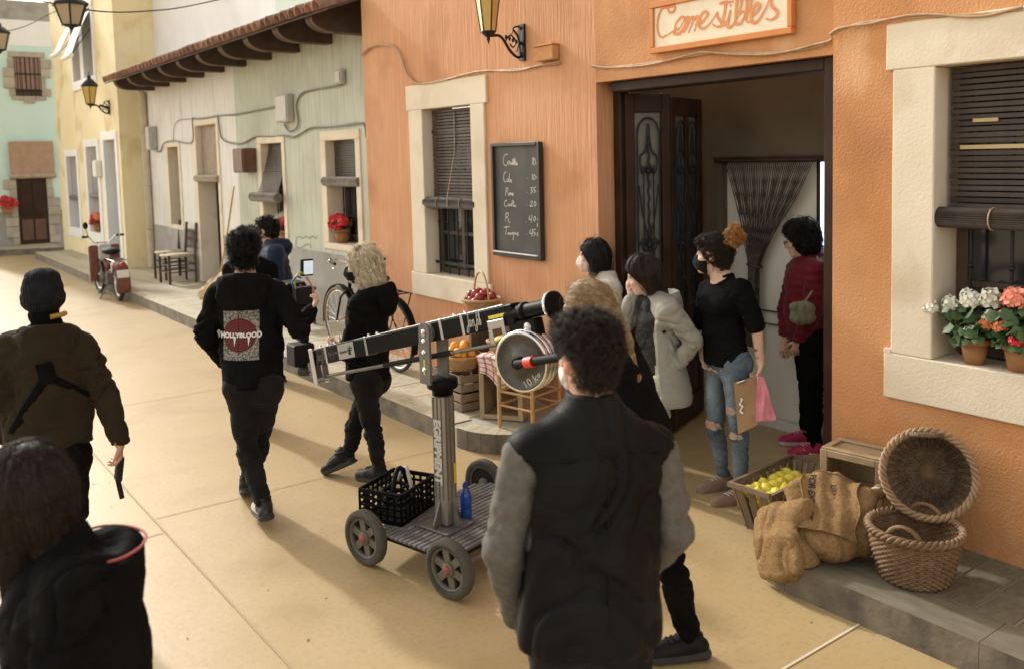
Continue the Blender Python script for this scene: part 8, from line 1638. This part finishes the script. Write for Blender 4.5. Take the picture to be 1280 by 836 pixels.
c = p.hp(0, -.120, .112); Fb = Field(c-.10, c+.10, .0065); Fb.ell(c, (.050, .046, .046), p.HB, 0); Fb.ell(c+p.hu*.018-p.hf*.012, (.034, .036, .040), p.HB, .02); V, Q = Fb.surf(); V2, _ = folds(Fb, V, .012, (45, 45, 45)); bo = p.emit('topknot', V2, Q, HB_COP)
st = strands('strands', Fb, None, HB_COP, n=1800, seg=9, step=.007, mode='down', rad=.0013, seed=9, jit=.9, curl=.006, hug=.006, src=(V, Q)); st.parent = bo; st.matrix_parent_inverse = Matrix.Translation(wmat(bo).inverted().translation)
# clipboard and cloth in her hand
h = J['ha']; cbd = thing('clipboard', 'brown board held in the hand of the woman with topknot', 'clipboard', (4.175, 3.30, .65))
cs = [V3(4.160, 3.385, .775), V3(4.200, 3.240, .838), V3(4.180, 3.226, .552), V3(4.158, 3.352, .470)]; un = nrm(np.cross(cs[1]-cs[0], cs[3]-cs[0])); un = un if un[0] < 0 else -un
s_ = MB(); vs = [q+un*c_ for c_ in (0, .011) for q in cs]; s_.add([tuple(v) for v in vs], [(0, 1, 2, 3), (7, 6, 5, 4)]+[(i, i+4, (i+1) % 4+4, (i+1) % 4) for i in range(4)]); s_.build('board', mat('fibreboard', (.27, .155, .075), .7, (.33, .20, .10), 8, bump=.2, bscale=120), cbd)
L_ = lambda u, v: (cs[0]*(1-u)+cs[1]*u)*(1-v)+(cs[3]*(1-u)+cs[2]*u)*v
s_ = MB(); vs = [L_(.20+.06*math.sin(k*1.3)+.09*j, .34+.028*k)+un*.0125 for k in range(12) for j in (0, 1)]; s_.add([tuple(v) for v in vs], [(2*k, 2*k+1, 2*k+3, 2*k+2) for k in range(11)]); s_.build('torn_label', M_skirt, cbd)
s_ = MB(); s_.tube([tuple(L_(.15, .03)+un*.014), tuple(L_(.5, .02)+un*.016)], .007, 6); s_.build('clip', M_alu, cbd)
pk = MB(); nx, ny = 18, 26; vs = []; tl, tr, br, bl = V3(4.170, 3.232, .842), V3(4.195, 3.196, .835), V3(4.262, 3.172, .590), V3(4.118, 3.202, .566)
for i in range(nx+1):
    for j in range(ny+1):
        u, v = i/nx, j/ny; q = (tl*(1-u)+tr*u)*(1-v)+(bl*(1-u)+br*u)*v; q = q+V3(-.6, -.8, 0)*(.016*math.sin(u*10+1.5+v*2.5)*min(1, .3+v)+.010*math.sin(v*9+u*5))+V3(0, 0, .012*math.sin(u*6)*v); vs.append(tuple(q))
pk.add(vs, [(i*(ny+1)+j, (i+1)*(ny+1)+j, (i+1)*(ny+1)+j+1, i*(ny+1)+j+1) for i in range(nx) for j in range(ny)], 0, True); tag(pk.build('pink_cloth', cloth('pink towel', (.70, .24, .30), (.76, .32, .38), sheen=.3, bscale=120)), 'bright pink cloth hanging from the hand holding the board', 'cloth')

# ---- woman in the burgundy jacket
p = Person('red', 'curly dark haired woman in burgundy padded jacket and magenta trainers inside the doorway', build=.96, h=.009, skin=(.58, .36, .26), nod=.25); J = p.J
p.toea = nrm(V3(-.75, .5, 0)); p.toeb = nrm(V3(-.7, .6, 0))
p.body(hands=[('a', dict(nrm_=(.5, .5, 0), curl=.35, side=-1)), ('b', dict(nrm_=(.5, .5, 0), curl=.35, side=1))])
def fn(F):
    p.torso(F, .036, low=.04, cw=.135, ww=.13, wd=.12, hw=.14)
    for c in 'ab': p.arm(F, c, .028, .03)
    F.cap(J['nk']-p.up*.03-p.f*.02, J['nk']+p.up*.03-p.f*.01, .10, .082, .04); F.ell(J['nk']-p.f*.11-p.up*.035, (.11, .055, .07), np.stack([p.sv, p.f, p.up]), .03); F.cut(J['pel']-p.up*.03, -p.up); F.cut(J['nk']+p.up*.05, p.up)
lo, hi = p.bounds(['sa', 'ea', 'wa', 'sb', 'eb', 'wb', 'nk', 'pel'], .2); F = Field(lo, hi, .0095); fn(F); V, Q = F.surf(); V = puff(V, F, .055, .009); V, _ = folds(F, V, .003, (16, 16, 16), seed=2); p.emit('jacket', V, Q, M_burg)
p.garment('trousers', M_blk, lambda F: p.legs(F, .012), fold=dict(amp=.004, sc=(11, 11, 22), pts=(J['ka'], J['aa']), pamp=.012, seed=5), keys=['pel', 'pa', 'pb', 'ka', 'kb', 'aa', 'ab'], margin=.15); p.shoes(M_pinkshoe, M_solew)
a = J['aa']; t = p.ft('a'); sd = np.cross(t, p.up)
for sg in (-1, 1):
    s_ = MB(); ribbon(s_, crom([(.0, .0), (.03, -.012), (.07, .004), (.105, .034)], 6), [.003+.011*math.sin(math.pi*min(1, (i+.5)/19)) for i in range(19)], lambda x, y: tuple(a+t*(x-.005)+sd*sg*(.0425+.002*math.sin(x*40))+p.up*(-.040+y))); s_.build('shoe_flash', M_skirt, p.root)
def hair(F): q = p.hp; p.scalp(F, .030, nape=-.3); F.ell(q(0, -.05, -.05), (.10, .075, .075), p.HB, .03)
p.cap_hair('hair', HB_BLK, hair, dict(n=3000, seg=8, step=.011, mode='down', rad=.0013, seed=6, jit=.3, curl=.005, hug=.009), lo=.2, lo_z=.26, bump=.012, sc=(35, 35, 35))
s_ = MB(); 
for sx in (-1, 1): s_.tube([tuple(p.hp(sx*.032+.020*math.cos(q), .108, .0+.016*math.sin(q))) for q in [2*math.pi*k/14 for k in range(14)]], .002, 5, closed=True); s_.tube([tuple(p.hp(sx*.052, .106, .004)), tuple(p.hp(sx*.078, 0, .008))], .002, 5)
s_.build('glasses', M_blackm, p.root)
bg_ = thing('shoulder_bag', 'small olive cloth bag slung on the back of the burgundy jacket', 'bag', tuple(J['pel']-p.sv*.20))
c = V3(5.245, 3.675, 1.015); F = Field(c-.17, c+.2, .008); F.ecap(c+p.up*.045, c-p.up*.035, p.f, (.075, .038), (.095, .048), 0); F.cap(c+p.up*.03-p.f*.06, c+p.up*.05+p.f*.06, .03, .03, .02); V, Q = F.surf(); V, _ = folds(F, V, .006, (22, 22, 10), seed=5)
me = np_mesh('pouch', V-np.array(bg_.location), Q, cloth('olive canvas', (.20, .19, .13), (.27, .25, .18))); link('pouch', me, bg_)
s_ = MB(); s_.tube([tuple(q) for q in crom([c+p.up*.06, V3(5.325, 3.655, 1.16), V3(5.385, 3.645, 1.27), J['sa']+p.up*.09+p.sv*.02-p.f*.02, J['nk']-p.f*.08+p.sv*.08+p.up*.02], 8)], .008, 6); s_.build('bag_strap', bpy.data.materials['olive canvas'], bg_)

# ------------------------------------------------------------------ burlap sacks
def sack(label, fn, lo, hi, seed, h=.011, amp=.014, m=M_jute):
    F = Field(lo, hi, h); fn(F); V, Q = F.surf(); V, N = folds(F, V, amp*1.2, (4, 4, 6.5), seed=seed, sharp=True, k2=.35); V = V+F.grad(V)*(.002*vnoise(V*30))[:, None]
    c = V.mean(0); loc = (float(c[0]), float(c[1]), float(V[:, 2].min())); me = np_mesh('burlap_sack', V-np.array(loc), Q, m); o = link('burlap_sack', me); o.location = loc
    return tag(o, label, 'sack'), F
def f1(F):
    F.ecap((3.68, 2.76, .26), (3.69, 2.58, .36), (1, .3, 0), (.08, .08), (.10, .07), 0); F.ell((3.66, 2.70, .18), (.10, .11, .14), None, .06); F.ell((3.60, 2.56, .15), (.09, .12, .12), None, .06); F.ecap((3.55, 2.64, .24), (3.50, 2.58, .10), (.3, 1, 0), (.15, .045), (.15, .03), .07); F.cut((0, 0, .006), (0, 0, -1))
    sl, g = F.sub(F.o, F.o+F.h*F.n); F.D[sl] = np.maximum(F.D[sl], -np.maximum(3.535-g[0], g[2]-.153+0*g[1]))
o1, F1 = sack('darker burlap sack slumped over the kerb edge under the lettered sack', f1, (3.38, 2.2, 0), (3.9, 3.0, .6), 3, .009, .009)
def f2(F):
    F.ecap((3.83, 2.64, .42), (3.74, 2.49, .27), (.8, -.5, 0), (.13, .06), (.15, .10), 0); F.ecap((3.92, 2.60, .44), (3.88, 2.42, .34), (.8, -.5, 0), (.10, .06), (.11, .09), .05); F.ell((3.74, 2.45, .25), (.13, .13, .10), None, .05); F.ell((3.86, 2.36, .26), (.08, .09, .10), None, .04); F.ell((3.95, 2.42, .42), (.055, .07, .05), None, .03); F.cap((3.97, 2.40, .42), (4.02, 2.37, .44), .022, .035, .02); F.cut((0, 0, .157), (0, 0, -1))
o2, F2 = sack('plump burlap sack with black stencilled lettering on the right pavement', f2, (3.5, 2.1, .1), (4.2, 2.9, .65), 7, .009, .009)
ink = mat('stencil ink', (.03, .025, .02), .9)
d = nrm(V3(.62, .40, -.68)); cr_ = [V3(3.69, 2.60, .22), V3(3.80, 2.36, .20), V3(4.00, 2.47, .47), V3(3.87, 2.70, .49)]
P, Q, UV = patch(F2, [q-d*.3 for q in cr_], (34, 40), None, None, None, d, .011, .35); wv = .006*np.sin(UV[:, 0]*19+2*UV[:, 1])+.005*np.sin(UV[:, 1]*15+3*UV[:, 0]); P = P-d*(wv+.006*vnoise(P*16))[:, None]+V3(.0, .012, 0)*np.sin(UV[:, 1:2]*11)*np.abs(UV[:, :1]-.5)**3*8
nu, nv = 35, 41; I = np.arange(nu*nv).reshape(nu, nv); loop = np.concatenate([I[:, 0], I[-1, 1:], I[-2::-1, -1], I[0, -2:0:-1]]); B2 = P[loop]+d*.010; nb = len(loop); sk = np.stack([loop, np.roll(loop, -1), len(P)+np.roll(np.arange(nb), -1), len(P)+np.arange(nb)], 1)
Pa = np.concatenate([P, B2]); T0 = np.array(o2.location); fl_o = link('flap', np_mesh('flap', Pa-T0, np.concatenate([Q, sk]), M_jute), o2)
hm = MB(); hm.tube([tuple(q-d*.003) for q in P[loop]], .0042, 5, closed=True); rr = random.Random(3)
for k in range(0, nb, 2): q = Vector(P[loop[k]]); hm.tube([q, q+Vector((rr.uniform(-.02, .01), rr.uniform(-.015, .015), -rr.uniform(.006, .022)))], .0014, 3)
hm.build('frayed_hem', M_jute, o2)
def on_flap(V_, F_, u0, v0, ku, kv):
    s_ = MB(); vs = []
    for x, y, *_ in V_:
        u = min(.985, max(.015, u0+y*ku)); v = min(.985, max(.015, v0+x*kv)); fu, fv = u*(nu-1), v*(nv-1); iu, iv = int(fu), int(fv); a, b = fu-iu, fv-iv; G = P.reshape(nu, nv, 3)
        vs.append(tuple((G[iu, iv]*(1-a)+G[iu+1, iv]*a)*(1-b)+(G[iu, iv+1]*(1-a)+G[iu+1, iv+1]*a)*b-d*.0022))
    s_.add(vs, F_); s_.build('stencil', ink, fl_o)
V_, F_ = text_mesh('FOR EXPORT', .062, .002); on_flap(V_, F_, .17, .52, 2.6, -2.1)
V_, F_ = text_mesh('LITA', .05, .001); on_flap(V_, F_, .55, .70, 2.6, -1.7)
s_ = MB(); s_.tube([tuple(q) for q in crom([V3(3.98, 2.40, .455), V3(4.0, 2.36, .465), V3(3.99, 2.36, .42), V3(3.97, 2.40, .40)], 6)], .006, 5); s_.build('string', M_skirt, o2)
def f3(F):
    F.ell((4.40, 13.0, .28), (.28, .30, .20), None, 0); F.ell((4.30, 13.25, .22), (.20, .22, .12), None, .05); F.ell((4.45, 12.85, .45), (.20, .2, .14), None, .05); F.ell((4.25, 12.8, .30), (.15, .18, .16), None, .05); F.cut((0, 0, .152), (0, 0, -1))
sack('crumpled pile of pale sacking on the far pavement with a pole in it', f3, (3.9, 12.4, .1), (4.75, 13.6, .8), 11, .016, .03, mat('pale sacking', (.48, .33, .17), .9, (.56, .41, .24), 6, bump=.5, bscale=60))
